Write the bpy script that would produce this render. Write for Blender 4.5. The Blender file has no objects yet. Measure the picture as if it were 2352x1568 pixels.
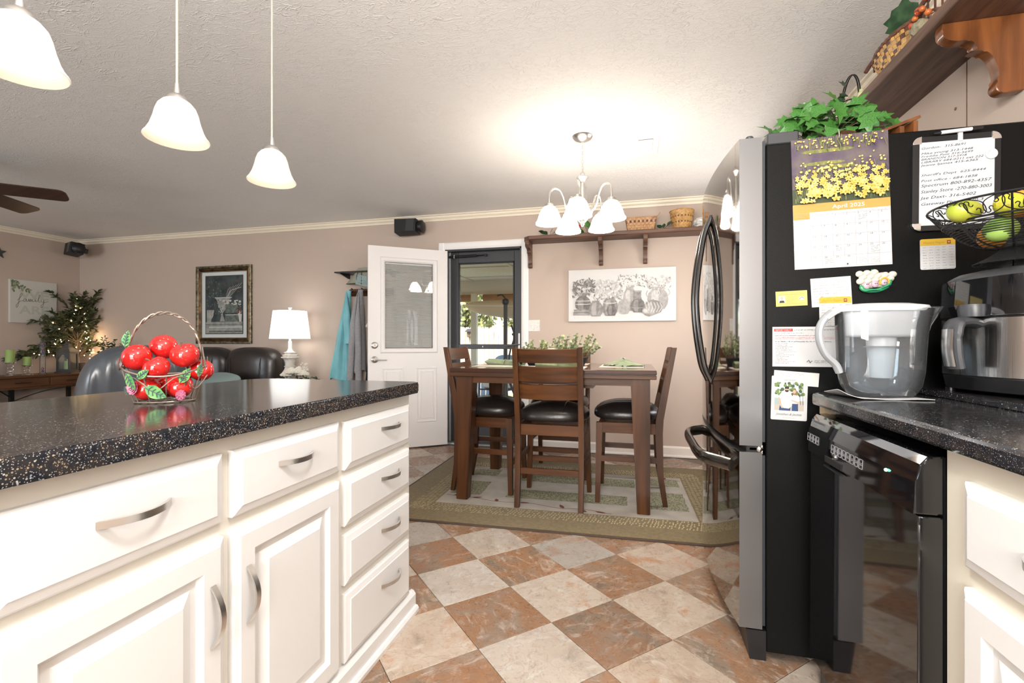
import bpy, bmesh, math, random
from mathutils import Vector, Matrix, Euler
random.seed(7)
PI = math.pi
scene = bpy.context.scene
COL = scene.collection

# ------------------------------------------------------------------ camera, world, light, exposure
YAW = math.radians(14.3)
cam = bpy.data.cameras.new('camera')
cam.sensor_width = 36.0
cam.sensor_fit = 'HORIZONTAL'
cam.lens = 1100.0 / 2352.0 * 36.0
cam.shift_y = 3.0 / 2352.0
cam.clip_start = 0.02
cam.clip_end = 200
camo = bpy.data.objects.new('camera', cam)
camo.location = (0, 0, 1.07)
camo.rotation_euler = (PI / 2, 0, YAW)
COL.objects.link(camo)
scene.camera = camo

vs = scene.view_settings
vs.view_transform = 'Standard'
vs.look = 'None'
vs.gamma = 1.0
vs.use_curve_mapping = False
vs.exposure = 0.75
scene.cycles.use_denoising = True
scene.cycles.max_bounces = 10
scene.cycles.diffuse_bounces = 4
scene.cycles.use_adaptive_sampling = True
scene.cycles.adaptive_threshold = 0.02
scene.cycles.glossy_bounces = 5
scene.cycles.transmission_bounces = 6
scene.cycles.transparent_max_bounces = 12
scene.cycles.caustics_reflective = False
scene.cycles.caustics_refractive = False
scene.cycles.sample_clamp_indirect = 6.0

world = bpy.data.worlds.new('world')
scene.world = world
world.use_nodes = True
wn = world.node_tree
wn.nodes.clear()
sky = wn.nodes.new('ShaderNodeTexSky')
sky.sky_type = 'NISHITA'
sky.sun_disc = False
sky.sun_elevation = math.radians(48)
sky.sun_rotation = math.radians(200)
sky.air_density = 1.2
sky.dust_density = 2.0
wbg = wn.nodes.new('ShaderNodeBackground')
wbg.inputs['Strength'].default_value = 0.42
wout = wn.nodes.new('ShaderNodeOutputWorld')
wn.links.new(sky.outputs[0], wbg.inputs[0])
wn.links.new(wbg.outputs[0], wout.inputs[0])


def lamp(name, kind, loc, energy, color=(1, 1, 1), rot=(0, 0, 0), size=0.1, size_y=None, spread=None):
    l = bpy.data.lights.new(name, kind)
    l.energy = energy
    l.color = color
    if kind == 'AREA':
        l.size = size
        if size_y:
            l.shape = 'RECTANGLE'
            l.size_y = size_y
        if spread:
            l.spread = spread
    elif kind == 'SUN':
        l.angle = size
    else:
        l.shadow_soft_size = size
    o = bpy.data.objects.new(name, l)
    o.location = loc
    o.rotation_euler = rot
    COL.objects.link(o)
    return o


# sun from behind the house, over the roof, on to the yard fence
lamp('sun', 'SUN', (0, -8, 12), 3.6, (1.0, 0.95, 0.86), (math.radians(42), 0, math.radians(-18)), 0.01)
# added unseen kitchen fill, then daylight at the living-room and dining windows
lamp('added_kitchen_fill', 'AREA', (-0.2, -2.42, 1.55), 100, (1.0, 0.985, 0.95), (math.radians(90), 0, 0), 1.5, 1.1)
lamp('daylight_living', 'AREA', (-5.65, -2.42, 1.25), 62, (0.84, 0.92, 1.0), (math.radians(90), 0, 0), 2.4, 1.7)
lamp('daylight_dining', 'AREA', (1.13, 3.75, 1.42), 12, (1.0, 0.97, 0.93), (0, math.radians(90), 0), 0.9, 0.8)
# added, unseen lamps that brighten kitchen and ceiling (their bowls are built below)
lamp('added_ceiling_fill', 'POINT', (-0.1, -0.9, 2.03), 33, (1.0, 0.985, 0.965), size=0.12)
lamp('added_ceiling_fill', 'POINT', (-0.15, 0.50, 2.03), 36, (1.0, 0.985, 0.965), size=0.12)


# ------------------------------------------------------------------ materials
def mat(name, c, c2=None, sc=8.0, st=None, dt=4.0, ramp=(0.38, 0.62), rough=0.5, metal=0.0, bump=0.0, bsc=60.0,
        coat=0.0, spec=None, emit=0.0, ecol=None, trans=0.0, ior=None, sheen=0.0, alpha=1.0, rnd=0.0, dist=0.0, bst=None,
        sss=0.0, rotz=0.0):
    m = bpy.data.materials.new(name)
    m.use_nodes = True
    nt = m.node_tree
    p = nt.nodes['Principled BSDF']
    I = p.inputs
    I['Base Color'].default_value = (*c, 1)
    I['Roughness'].default_value = rough
    I['Metallic'].default_value = metal
    if coat:
        I['Coat Weight'].default_value = coat
        I['Coat Roughness'].default_value = 0.06
    if spec is not None:
        I['Specular IOR Level'].default_value = spec
    if emit:
        I['Emission Color'].default_value = (*(ecol or c), 1)
        I['Emission Strength'].default_value = emit
    if trans:
        I['Transmission Weight'].default_value = trans
    if ior:
        I['IOR'].default_value = ior
    if sheen:
        I['Sheen Weight'].default_value = sheen
    if alpha < 1:
        I['Alpha'].default_value = alpha
    if sss:
        I['Subsurface Weight'].default_value = sss
        I['Subsurface Radius'].default_value = (0.02, 0.01, 0.006)
    co = None
    if c2 or bump:
        tc = nt.nodes.new('ShaderNodeTexCoord')
        co = tc.outputs['Object']
        if rnd:
            oi = nt.nodes.new('ShaderNodeObjectInfo')
            vm = nt.nodes.new('ShaderNodeVectorMath')
            vm.operation = 'MULTIPLY_ADD'
            vm.inputs[1].default_value = (rnd, rnd * 1.7, rnd * 0.6)
            nt.links.new(oi.outputs['Random'], vm.inputs[0])
            nt.links.new(co, vm.inputs[2])
            co = vm.outputs[0]
    if c2:
        mp = nt.nodes.new('ShaderNodeMapping')
        mp.inputs['Scale'].default_value = st or (1, 1, 1)
        mp.inputs['Rotation'].default_value = (0, 0, rotz)
        nt.links.new(co, mp.inputs[0])
        n = nt.nodes.new('ShaderNodeTexNoise')
        n.inputs['Scale'].default_value = sc
        n.inputs['Detail'].default_value = dt
        n.inputs['Distortion'].default_value = dist
        nt.links.new(mp.outputs[0], n.inputs[0])
        r = nt.nodes.new('ShaderNodeValToRGB')
        r.color_ramp.elements[0].position = ramp[0]
        r.color_ramp.elements[1].position = ramp[1]
        r.color_ramp.elements[0].color = (*c, 1)
        r.color_ramp.elements[1].color = (*c2, 1)
        nt.links.new(n.outputs[0], r.inputs[0])
        nt.links.new(r.outputs[0], I['Base Color'])
        if emit:
            nt.links.new(r.outputs[0], I['Emission Color'])
    if bump:
        src = co
        if bst:
            mb = nt.nodes.new('ShaderNodeMapping')
            mb.inputs['Scale'].default_value = bst
            nt.links.new(co, mb.inputs[0])
            src = mb.outputs[0]
        n2 = nt.nodes.new('ShaderNodeTexNoise')
        n2.inputs['Scale'].default_value = bsc
        n2.inputs['Detail'].default_value = 3
        nt.links.new(src, n2.inputs[0])
        b = nt.nodes.new('ShaderNodeBump')
        b.inputs['Strength'].default_value = bump
        b.inputs['Distance'].default_value = 0.01
        nt.links.new(n2.outputs[0], b.inputs['Height'])
        nt.links.new(b.outputs[0], I['Normal'])
    return m


def N(m, kind, **kw):
    n = m.node_tree.nodes.new(kind)
    for k, v in kw.items():
        if hasattr(n, k):
            setattr(n, k, v)
        else:
            n.inputs[k].default_value = v
    return n


def L(m, a, b):
    m.node_tree.links.new(a, b)


def ramp_node(m, src, stops):
    r = N(m, 'ShaderNodeValToRGB')
    e = r.color_ramp.elements
    while len(e) < len(stops):
        e.new(0.5)
    for i, (pos, c) in enumerate(stops):
        e[i].position = pos
        e[i].color = (*c, 1)
    L(m, src, r.inputs[0])
    return r.outputs[0]


def mix_col(m, fac, a, b, mode='MIX'):
    x = m.node_tree.nodes.new('ShaderNodeMix')
    x.data_type = 'RGBA'
    x.blend_type = mode
    if hasattr(fac, 'links'):
        L(m, fac, x.inputs[0])
    else:
        x.inputs[0].default_value = fac
    for s, v in ((x.inputs[6], a), (x.inputs[7], b)):
        if hasattr(v, 'links'):
            L(m, v, s)
        else:
            s.default_value = (*v, 1)
    return x.outputs[2]


def tile_mat(name, stops, pale, seedmul):
    """stone-look floor tile: every tile object shifts its own pattern by its random number"""
    m = mat(name, (0.5, 0.5, 0.5), rough=0.22, spec=0.35)
    p = m.node_tree.nodes['Principled BSDF']
    tc = N(m, 'ShaderNodeTexCoord')
    oi = N(m, 'ShaderNodeObjectInfo')
    vm = N(m, 'ShaderNodeVectorMath', operation='MULTIPLY_ADD')
    vm.inputs[1].default_value = (37.0 * seedmul, 91.0, 53.0)
    L(m, oi.outputs['Random'], vm.inputs[0])
    L(m, tc.outputs['Object'], vm.inputs[2])
    n1 = N(m, 'ShaderNodeTexNoise', Scale=4.2, Detail=7.0, Roughness=0.62, Distortion=0.9)
    L(m, vm.outputs[0], n1.inputs[0])
    c = ramp_node(m, n1.outputs[0], stops)
    mp = N(m, 'ShaderNodeMapping')
    mp.inputs['Scale'].default_value = (4.0, 8.0, 5.0)
    mp.inputs['Rotation'].default_value = (0, 0, 0.9)
    L(m, vm.outputs[0], mp.inputs[0])
    n2 = N(m, 'ShaderNodeTexNoise', Scale=2.4, Detail=8.0, Roughness=0.7, Distortion=1.6)
    L(m, mp.outputs[0], n2.inputs[0])
    f2 = ramp_node(m, n2.outputs[0], [(0.52, (0, 0, 0)), (0.66, (0.8, 0.8, 0.8))])
    c = mix_col(m, f2, c, pale)
    # thin veins
    n3 = N(m, 'ShaderNodeTexNoise', Scale=7.0, Detail=5.0, Distortion=2.0)
    L(m, vm.outputs[0], n3.inputs[0])
    v = ramp_node(m, n3.outputs[0], [(0.485, (1, 1, 1)), (0.5, (0.62, 0.5, 0.42)), (0.515, (1, 1, 1))])
    c = mix_col(m, 0.55, c, v, 'MULTIPLY')
    # overall tone of one tile
    t = ramp_node(m, oi.outputs['Random'], [(0.0, (0.76, 0.80, 0.84)), (0.3, (1.04, 1.02, 1.0)), (0.55, (0.92, 0.86, 0.80)), (0.8, (1.0, 1.04, 1.08)), (1.0, (1.0, 0.97, 0.93))])
    c = mix_col(m, 1.0, c, t, 'MULTIPLY')
    L(m, c, p.inputs['Base Color'])
    n4 = N(m, 'ShaderNodeTexNoise', Scale=38.0, Detail=6.0, Roughness=0.7, Distortion=0.7)
    L(m, vm.outputs[0], n4.inputs[0])
    b = N(m, 'ShaderNodeBump', Strength=0.16, Distance=0.006)
    L(m, n4.outputs[0], b.inputs['Height'])
    L(m, b.outputs[0], p.inputs['Normal'])
    L(m, ramp_node(m, n4.outputs[0], [(0.3, (0.20,) * 3), (0.7, (0.42,) * 3)]), p.inputs['Roughness'])
    return m


def ceiling_mat():
    m = mat('ceiling_texture', (0.86, 0.845, 0.825), rough=0.9, spec=0.15)
    p = m.node_tree.nodes['Principled BSDF']
    tc = N(m, 'ShaderNodeTexCoord')
    hs = []
    for sc_, dist, w, rz in ((9.0, 1.4, 0.030, 0.3), (15.0, 2.0, 0.032, 1.4)):
        mp = N(m, 'ShaderNodeMapping')
        mp.inputs['Rotation'].default_value = (0, 0, rz)
        mp.inputs['Scale'].default_value = (1.0, 2.1, 1.0)
        L(m, tc.outputs['Object'], mp.inputs[0])
        n = N(m, 'ShaderNodeTexNoise', Scale=sc_, Detail=2.0, Distortion=dist)
        L(m, mp.outputs[0], n.inputs[0])
        hs.append(ramp_node(m, n.outputs[0], [(0.5 - w, (0, 0, 0)), (0.5, (1, 1, 1)), (0.5 + w, (0, 0, 0))]))
    h = mix_col(m, 1.0, hs[0], hs[1], 'LIGHTEN')
    n3 = N(m, 'ShaderNodeTexNoise', Scale=3.0, Detail=2.0)
    L(m, tc.outputs['Object'], n3.inputs[0])
    msk = ramp_node(m, n3.outputs[0], [(0.35, (0.25,) * 3), (0.6, (1, 1, 1))])
    h = mix_col(m, 1.0, h, msk, 'MULTIPLY')
    b = N(m, 'ShaderNodeBump', Strength=0.55, Distance=0.005)
    L(m, h, b.inputs['Height'])
    L(m, b.outputs[0], p.inputs['Normal'])
    return m


def speckle_mat():
    """black solid surface with pale chips"""
    m = mat('speckled_black_surface', (0.018, 0.018, 0.021), rough=0.13, spec=0.42)
    p = m.node_tree.nodes['Principled BSDF']
    tc = N(m, 'ShaderNodeTexCoord')
    c = None
    fac = None
    for sc_, lo, hi in ((150.0, 0.17, 0.25), (330.0, 0.20, 0.30), (85.0, 0.09, 0.14)):
        v = N(m, 'ShaderNodeTexVoronoi', Scale=sc_)
        L(m, tc.outputs['Object'], v.inputs['Vector'])
        f = ramp_node(m, v.outputs['Distance'], [(lo, (1, 1, 1)), (hi, (0, 0, 0))])
        g = N(m, 'ShaderNodeSeparateColor')
        L(m, v.outputs['Color'], g.inputs[0])
        k = ramp_node(m, g.outputs[0], [(0.35, (0, 0, 0)), (0.80, (1, 1, 1))])
        f = mix_col(m, 1.0, f, k, 'MULTIPLY')
        fac = f if fac is None else mix_col(m, 1.0, fac, f, 'LIGHTEN')
    n = N(m, 'ShaderNodeTexNoise', Scale=60.0)
    L(m, tc.outputs['Object'], n.inputs[0])
    chip = ramp_node(m, n.outputs[0], [(0.4, (0.30, 0.33, 0.37)), (0.5, (0.42, 0.41, 0.38)), (0.62, (0.36, 0.27, 0.17))])
    base = ramp_node(m, n.outputs[0], [(0.3, (0.012, 0.013, 0.017)), (0.7, (0.034, 0.031, 0.032))])
    L(m, mix_col(m, fac, base, chip), p.inputs['Base Color'])
    return m


def thin_glass(name, tint, ior=1.45, rough=0.01, reflect_haze=0.0):
    """clear sheet: what is behind shows through, with a mirror image on top by the angle"""
    m = bpy.data.materials.new(name)
    m.use_nodes = True
    nt = m.node_tree
    nt.nodes.clear()
    o = nt.nodes.new('ShaderNodeOutputMaterial')
    t = nt.nodes.new('ShaderNodeBsdfTransparent')
    t.inputs[0].default_value = (*tint, 1)
    g = nt.nodes.new('ShaderNodeBsdfGlossy')
    g.inputs['Roughness'].default_value = rough
    f = nt.nodes.new('ShaderNodeFresnel')
    f.inputs['IOR'].default_value = ior
    x = nt.nodes.new('ShaderNodeMixShader')
    nt.links.new(f.outputs[0], x.inputs[0])
    nt.links.new(t.outputs[0], x.inputs[1])
    nt.links.new(g.outputs[0], x.inputs[2])
    res = x
    if reflect_haze:  # grey-blue diffuse put in for bright reflections on the clear plastic and glass
        d = nt.nodes.new('ShaderNodeBsdfDiffuse')
        d.inputs[0].default_value = (0.80, 0.84, 0.88, 1)
        res = nt.nodes.new('ShaderNodeMixShader')
        res.inputs[0].default_value = reflect_haze
        nt.links.new(x.outputs[0], res.inputs[1])
        nt.links.new(d.outputs[0], res.inputs[2])
    nt.links.new(res.outputs[0], o.inputs[0])
    return m


WOOD = dict(st=(14, 14, 1.1), sc=1.6, dt=7, dist=0.6, ramp=(0.3, 0.7))
MT = dict(
    wall=mat('taupe_wall_paint', (0.525, 0.428, 0.362), rough=0.72, spec=0.25, bump=0.05, bsc=220),
    ceil=ceiling_mat(),
    crown=mat('cream_crown', (0.80, 0.72, 0.58), rough=0.45),
    trim=mat('white_trim', (0.84, 0.825, 0.81), rough=0.35),
    base=mat('warm_white_baseboard', (0.80, 0.73, 0.66), rough=0.4),
    door=mat('white_door_paint', (0.80, 0.775, 0.765), rough=0.32),
    cab=mat('white_cabinet_paint', (0.745, 0.745, 0.74), rough=0.3, spec=0.45),
    cabframe=mat('cream_cabinet_frame', (0.74, 0.69, 0.585), rough=0.38),
    nickel=mat('brushed_nickel', (0.72, 0.70, 0.67), rough=0.30, metal=1.0, bump=0.03, bsc=300, bst=(1, 1, 14)),
    chrome=mat('chrome', (0.82, 0.82, 0.83), rough=0.08, metal=1.0),
    counter=speckle_mat(),
    tile_light=tile_mat('pale_stone_tile', [(0.26, (0.27, 0.225, 0.185)), (0.42, (0.43, 0.355, 0.29)), (0.56, (0.47, 0.41, 0.35)), (0.70, (0.40, 0.235, 0.14))], (0.56, 0.53, 0.49), 1.0),
    tile_rust=tile_mat('rust_stone_tile', [(0.28, (0.145, 0.108, 0.080)), (0.40, (0.235, 0.172, 0.125)), (0.52, (0.290, 0.152, 0.080)), (0.62, (0.265, 0.185, 0.135)), (0.76, (0.34, 0.275, 0.22))], (0.50, 0.42, 0.355), 1.3),
    grout=mat('floor_joint', (0.17, 0.13, 0.10), rough=0.8),
    carpet=mat('beige_carpet', (0.40, 0.34, 0.28), (0.34, 0.28, 0.23), sc=60, rough=0.95),
    wood=mat('walnut_stain', (0.034, 0.0112, 0.0034), (0.104, 0.037, 0.0100), rough=0.36, spec=0.32, coat=0.05, **WOOD),
    wood_h=mat('walnut_stain_rails', (0.038, 0.0125, 0.0037), (0.115, 0.041, 0.0110), rough=0.36, spec=0.32, coat=0.05, st=(1.1, 14, 14), sc=1.6, dt=7, dist=0.6, ramp=(0.3, 0.7)),
    wood_y=mat('walnut_stain_side_rails', (0.038, 0.0125, 0.0037), (0.115, 0.041, 0.0110), rough=0.36, spec=0.32, coat=0.05, st=(14, 1.1, 14), sc=1.6, dt=7, dist=0.6, ramp=(0.3, 0.7)),
    tabletop=mat('dark_table_top', (0.040, 0.015, 0.009), (0.075, 0.029, 0.016), rough=0.16, coat=0.4, st=(1.1, 14, 14), sc=1.6, dt=7, ramp=(0.3, 0.7)),
    shelf=mat('brown_shelf_wood', (0.085, 0.042, 0.026), (0.15, 0.075, 0.045), rough=0.45, st=(1.5, 1.5, 20), sc=2, dt=6, dist=0.5),
    shelf_y=mat('brown_shelf_plank', (0.080, 0.042, 0.028), (0.155, 0.082, 0.055), rough=0.45, st=(20, 1.4, 20), sc=2, dt=6, dist=0.8),
    shelf_x=mat('brown_shelf_board', (0.080, 0.038, 0.024), (0.155, 0.075, 0.045), rough=0.45, st=(1.4, 20, 20), sc=2, dt=6, dist=0.8),
    bracket=mat('reddish_bracket_wood', (0.105, 0.034, 0.010), (0.21, 0.072, 0.020), rough=0.33, coat=0.4, st=(14, 14, 1.3), sc=2, dt=6, dist=0.5),
    leather=mat('black_leather', (0.018, 0.014, 0.013), rough=0.30, spec=0.55, bump=0.10, bsc=150),
    sofa=mat('dark_brown_sofa_leather', (0.022, 0.017, 0.016), rough=0.30, spec=0.6, bump=0.25, bsc=9),
    recliner=mat('dark_recliner_leather', (0.075, 0.088, 0.105), rough=0.30, spec=1.0, bump=0.45, bsc=5.0, bst=(4.0, 1.0, 0.5)),
    fridge_side=mat('pebbled_black_steel', (0.005, 0.005, 0.005), rough=0.34, spec=0.13, bump=0.14, bsc=420),
    fridge_door=mat('black_stainless', (0.33, 0.315, 0.30), rough=0.045, metal=1.0),
    fridge_edge=mat('graphite_door_edge', (0.20, 0.20, 0.205), rough=0.32, metal=0.85),
    fridge_handle=mat('dark_steel_handle', (0.16, 0.155, 0.15), rough=0.17, metal=1.0),
    black=mat('black_plastic', (0.009, 0.009, 0.010), rough=0.35),
    blackgloss=mat('gloss_black', (0.006, 0.006, 0.007), rough=0.05, spec=0.7, coat=0.3),
    blackmetal=mat('black_wire', (0.014, 0.014, 0.016), rough=0.4, metal=0.4),
    darkgrey=mat('dark_grey_plastic', (0.045, 0.047, 0.052), rough=0.35),
    grey=mat('grey_plastic', (0.36, 0.38, 0.40), rough=0.35),
    steel=mat('brushed_steel', (0.66, 0.64, 0.62), rough=0.20, metal=1.0, bump=0.05, bsc=120, bst=(1, 1, 0.03)),
    rubber=mat('gasket', (0.02, 0.024, 0.03), rough=0.5),
    white=mat('white_plastic', (0.66, 0.67, 0.68), rough=0.35),
    paper=mat('white_paper', (0.53, 0.53, 0.53), rough=0.7),
    paper2=mat('grey_white_paper', (0.58, 0.575, 0.55), rough=0.8),
    glass=thin_glass('clear_glass', (0.97, 0.98, 0.98), 1.25, reflect_haze=0.06),
    pane=thin_glass('window_pane', (0.97, 0.98, 0.98)),
    crystal=mat('crystal_glass', (0.98, 0.98, 0.98), rough=0.02, trans=1.0, ior=1.45),
    pitcher=thin_glass('clear_pitcher_plastic', (0.95, 0.96, 0.97), 1.4, reflect_haze=0.045),
    water=thin_glass('water', (0.86, 0.91, 0.94), 1.2, reflect_haze=0.03),
    pendant=mat('frosted_alabaster_shade', (0.60, 0.535, 0.49), (0.68, 0.62, 0.57), sc=9, rough=0.3, emit=0.30),
    pendant_in=mat('shaded_bell_inside', (0.40, 0.305, 0.25), rough=0.5, emit=0.10, ecol=(1.0, 0.80, 0.68)),  # inner face of the bell: its shading put into a darker peach colour
    chand=mat('lit_frosted_shade', (1.0, 0.93, 0.84), rough=0.3, emit=13.0, ecol=(1.0, 0.90, 0.78)),
    lampshade=mat('lit_lamp_shade', (0.95, 0.94, 0.92), rough=0.8, emit=0.8, ecol=(1.0, 0.985, 0.955)),
    bulb=mat('fairy_bulb', (1, 0.8, 0.5), rough=0.4, emit=22.0, ecol=(1.0, 0.74, 0.40)),
    added_lamp_glow=mat('added_lamp_dome', (1, 0.95, 0.88), rough=0.4, emit=3.0, ecol=(1.0, 0.93, 0.84)),  # glow of the added, unseen kitchen ceiling lamps
    leaf=mat('ivy_leaf_green', (0.024, 0.105, 0.018), (0.08, 0.245, 0.042), sc=26, rough=0.35, rnd=9),
    leaf_dark=mat('dark_leaf_green', (0.020, 0.052, 0.024), (0.045, 0.10, 0.045), sc=30, rough=0.42, rnd=9),
    olive=mat('olive_leaf', (0.036, 0.052, 0.022), (0.11, 0.115, 0.048), sc=14, rough=0.5),
    euca=mat('eucalyptus_leaf', (0.17, 0.23, 0.14), (0.36, 0.40, 0.19), sc=16, rough=0.6),
    stem=mat('brown_stem', (0.13, 0.085, 0.05), rough=0.8),
    bark=mat('bark', (0.17, 0.12, 0.08), (0.10, 0.07, 0.045), sc=30, rough=0.85),
    red=mat('red_apple_gloss', (0.52, 0.012, 0.012), (0.62, 0.022, 0.018), sc=14, rough=0.10, coat=0.5, spec=0.55),
    wire=mat('antique_bronze_wire', (0.30, 0.245, 0.20), rough=0.42, metal=0.7),
    rose=mat('pink_rose', (0.48, 0.10, 0.22), (0.62, 0.26, 0.36), sc=60, rough=0.5),
    greenpaint=mat('painted_green_leaf', (0.06, 0.24, 0.075), (0.16, 0.36, 0.10), sc=50, rough=0.5),
    veincol=mat('painted_leaf_vein', (0.06, 0.09, 0.11), rough=0.5),
    napkin=mat('sage_napkin', (0.165, 0.215, 0.115), (0.21, 0.265, 0.15), sc=40, rough=0.9, sheen=0.3),
    mat_cloth=mat('linen_placemat', (0.70, 0.63, 0.55), (0.60, 0.53, 0.45), sc=300, rough=0.9),
    wicker=mat('honey_wicker', (0.40, 0.20, 0.055), (0.55, 0.32, 0.10), sc=40, rough=0.45, rnd=5),
    wicker_dark=mat('dark_wicker', (0.085, 0.030, 0.020), (0.14, 0.055, 0.03), sc=40, rough=0.45, rnd=5),
    wicker_tan=mat('tan_wicker', (0.38, 0.19, 0.075), (0.48, 0.27, 0.12), sc=30, rough=0.5, rnd=5),
    candle=mat('green_candle_wax', (0.28, 0.42, 0.11), (0.35, 0.48, 0.16), sc=12, rough=0.55, sss=0.2),
    lantern=mat('charcoal_lantern', (0.05, 0.048, 0.05), rough=0.6),
    consolewood=mat('console_walnut', (0.10, 0.040, 0.017), (0.165, 0.075, 0.032), rough=0.42, st=(14, 1.0, 14), sc=1.7, dt=6, ramp=(0.3, 0.7)),
    ceramic=mat('white_ceramic', (0.82, 0.81, 0.79), rough=0.3),
    whitewash=mat('whitewashed_wood', (0.74, 0.70, 0.66), (0.60, 0.55, 0.51), st=(9, 9, 1), sc=4, rough=0.6),
    petal=mat('cream_petal', (0.84, 0.80, 0.71), rough=0.7, sss=0.1),
    aqua=mat('aqua_jacket_nylon', (0.17, 0.46, 0.53), (0.20, 0.52, 0.59), sc=8, rough=0.5),
    hoodie=mat('heather_grey_fleece', (0.29, 0.29, 0.305), (0.35, 0.35, 0.365), sc=90, rough=0.95, sheen=0.3),
    blackcloth=mat('black_cloth', (0.010, 0.010, 0.012), rough=0.85),
    khaki=mat('khaki_cloth', (0.33, 0.335, 0.26), rough=0.85),
    teal=mat('grey_teal_cloth', (0.27, 0.36, 0.36), rough=0.9),
    fan=mat('dark_fan_blade', (0.040, 0.018, 0.014), (0.060, 0.028, 0.020), st=(1, 18, 1), sc=3, rough=0.4),
    rug_border=mat('olive_rug_pile', (0.140, 0.094, 0.024), (0.190, 0.132, 0.040), sc=45, rough=1.0, sheen=0.2, bump=0.5, bsc=420, rnd=1),
    rug_field=mat('taupe_rug_pile', (0.36, 0.31, 0.25), (0.44, 0.39, 0.32), sc=7, rough=1.0, sheen=0.2, bump=0.5, bsc=420),
    rug_hatch=mat('beige_rug_pile', (0.46, 0.38, 0.22), rough=1.0),
    rug_green=mat('green_rug_pile', (0.155, 0.155, 0.085), (0.34, 0.31, 0.215), sc=60, st=(2.2, 1, 1), rough=1.0, ramp=(0.42, 0.58)),
    rug_edge=mat('brown_rug_edge', (0.075, 0.05, 0.038), rough=1.0),
    rug_vine=mat('maroon_rug_vine', (0.155, 0.045, 0.038), rough=1.0),
    ink=mat('black_ink', (0.02, 0.02, 0.022), rough=0.7),
    greyink=mat('grey_ink', (0.13, 0.13, 0.14), rough=0.7),
    palegrey=mat('pale_grey_print', (0.25, 0.25, 0.26), rough=0.7),
    redink=mat('red_print', (0.55, 0.03, 0.03), rough=0.6),
    maroon=mat('maroon_print', (0.22, 0.04, 0.035), rough=0.6),
    yellow=mat('yellow_print', (0.58, 0.37, 0.03), rough=0.6),
    gold=mat('gold_print', (0.44, 0.275, 0.065), rough=0.6),
    cardyellow=mat('yellow_card', (0.56, 0.44, 0.14), rough=0.6),
)


# ------------------------------------------------------------------ mesh helpers
def big_faces(t, bev):
    """the flat faces of a bevelled block, as against its bevel strips"""
    return set(f for f in t.faces if f.calc_area() / max(e.calc_length() for e in f.edges) > 2.2 * bev)


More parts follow.
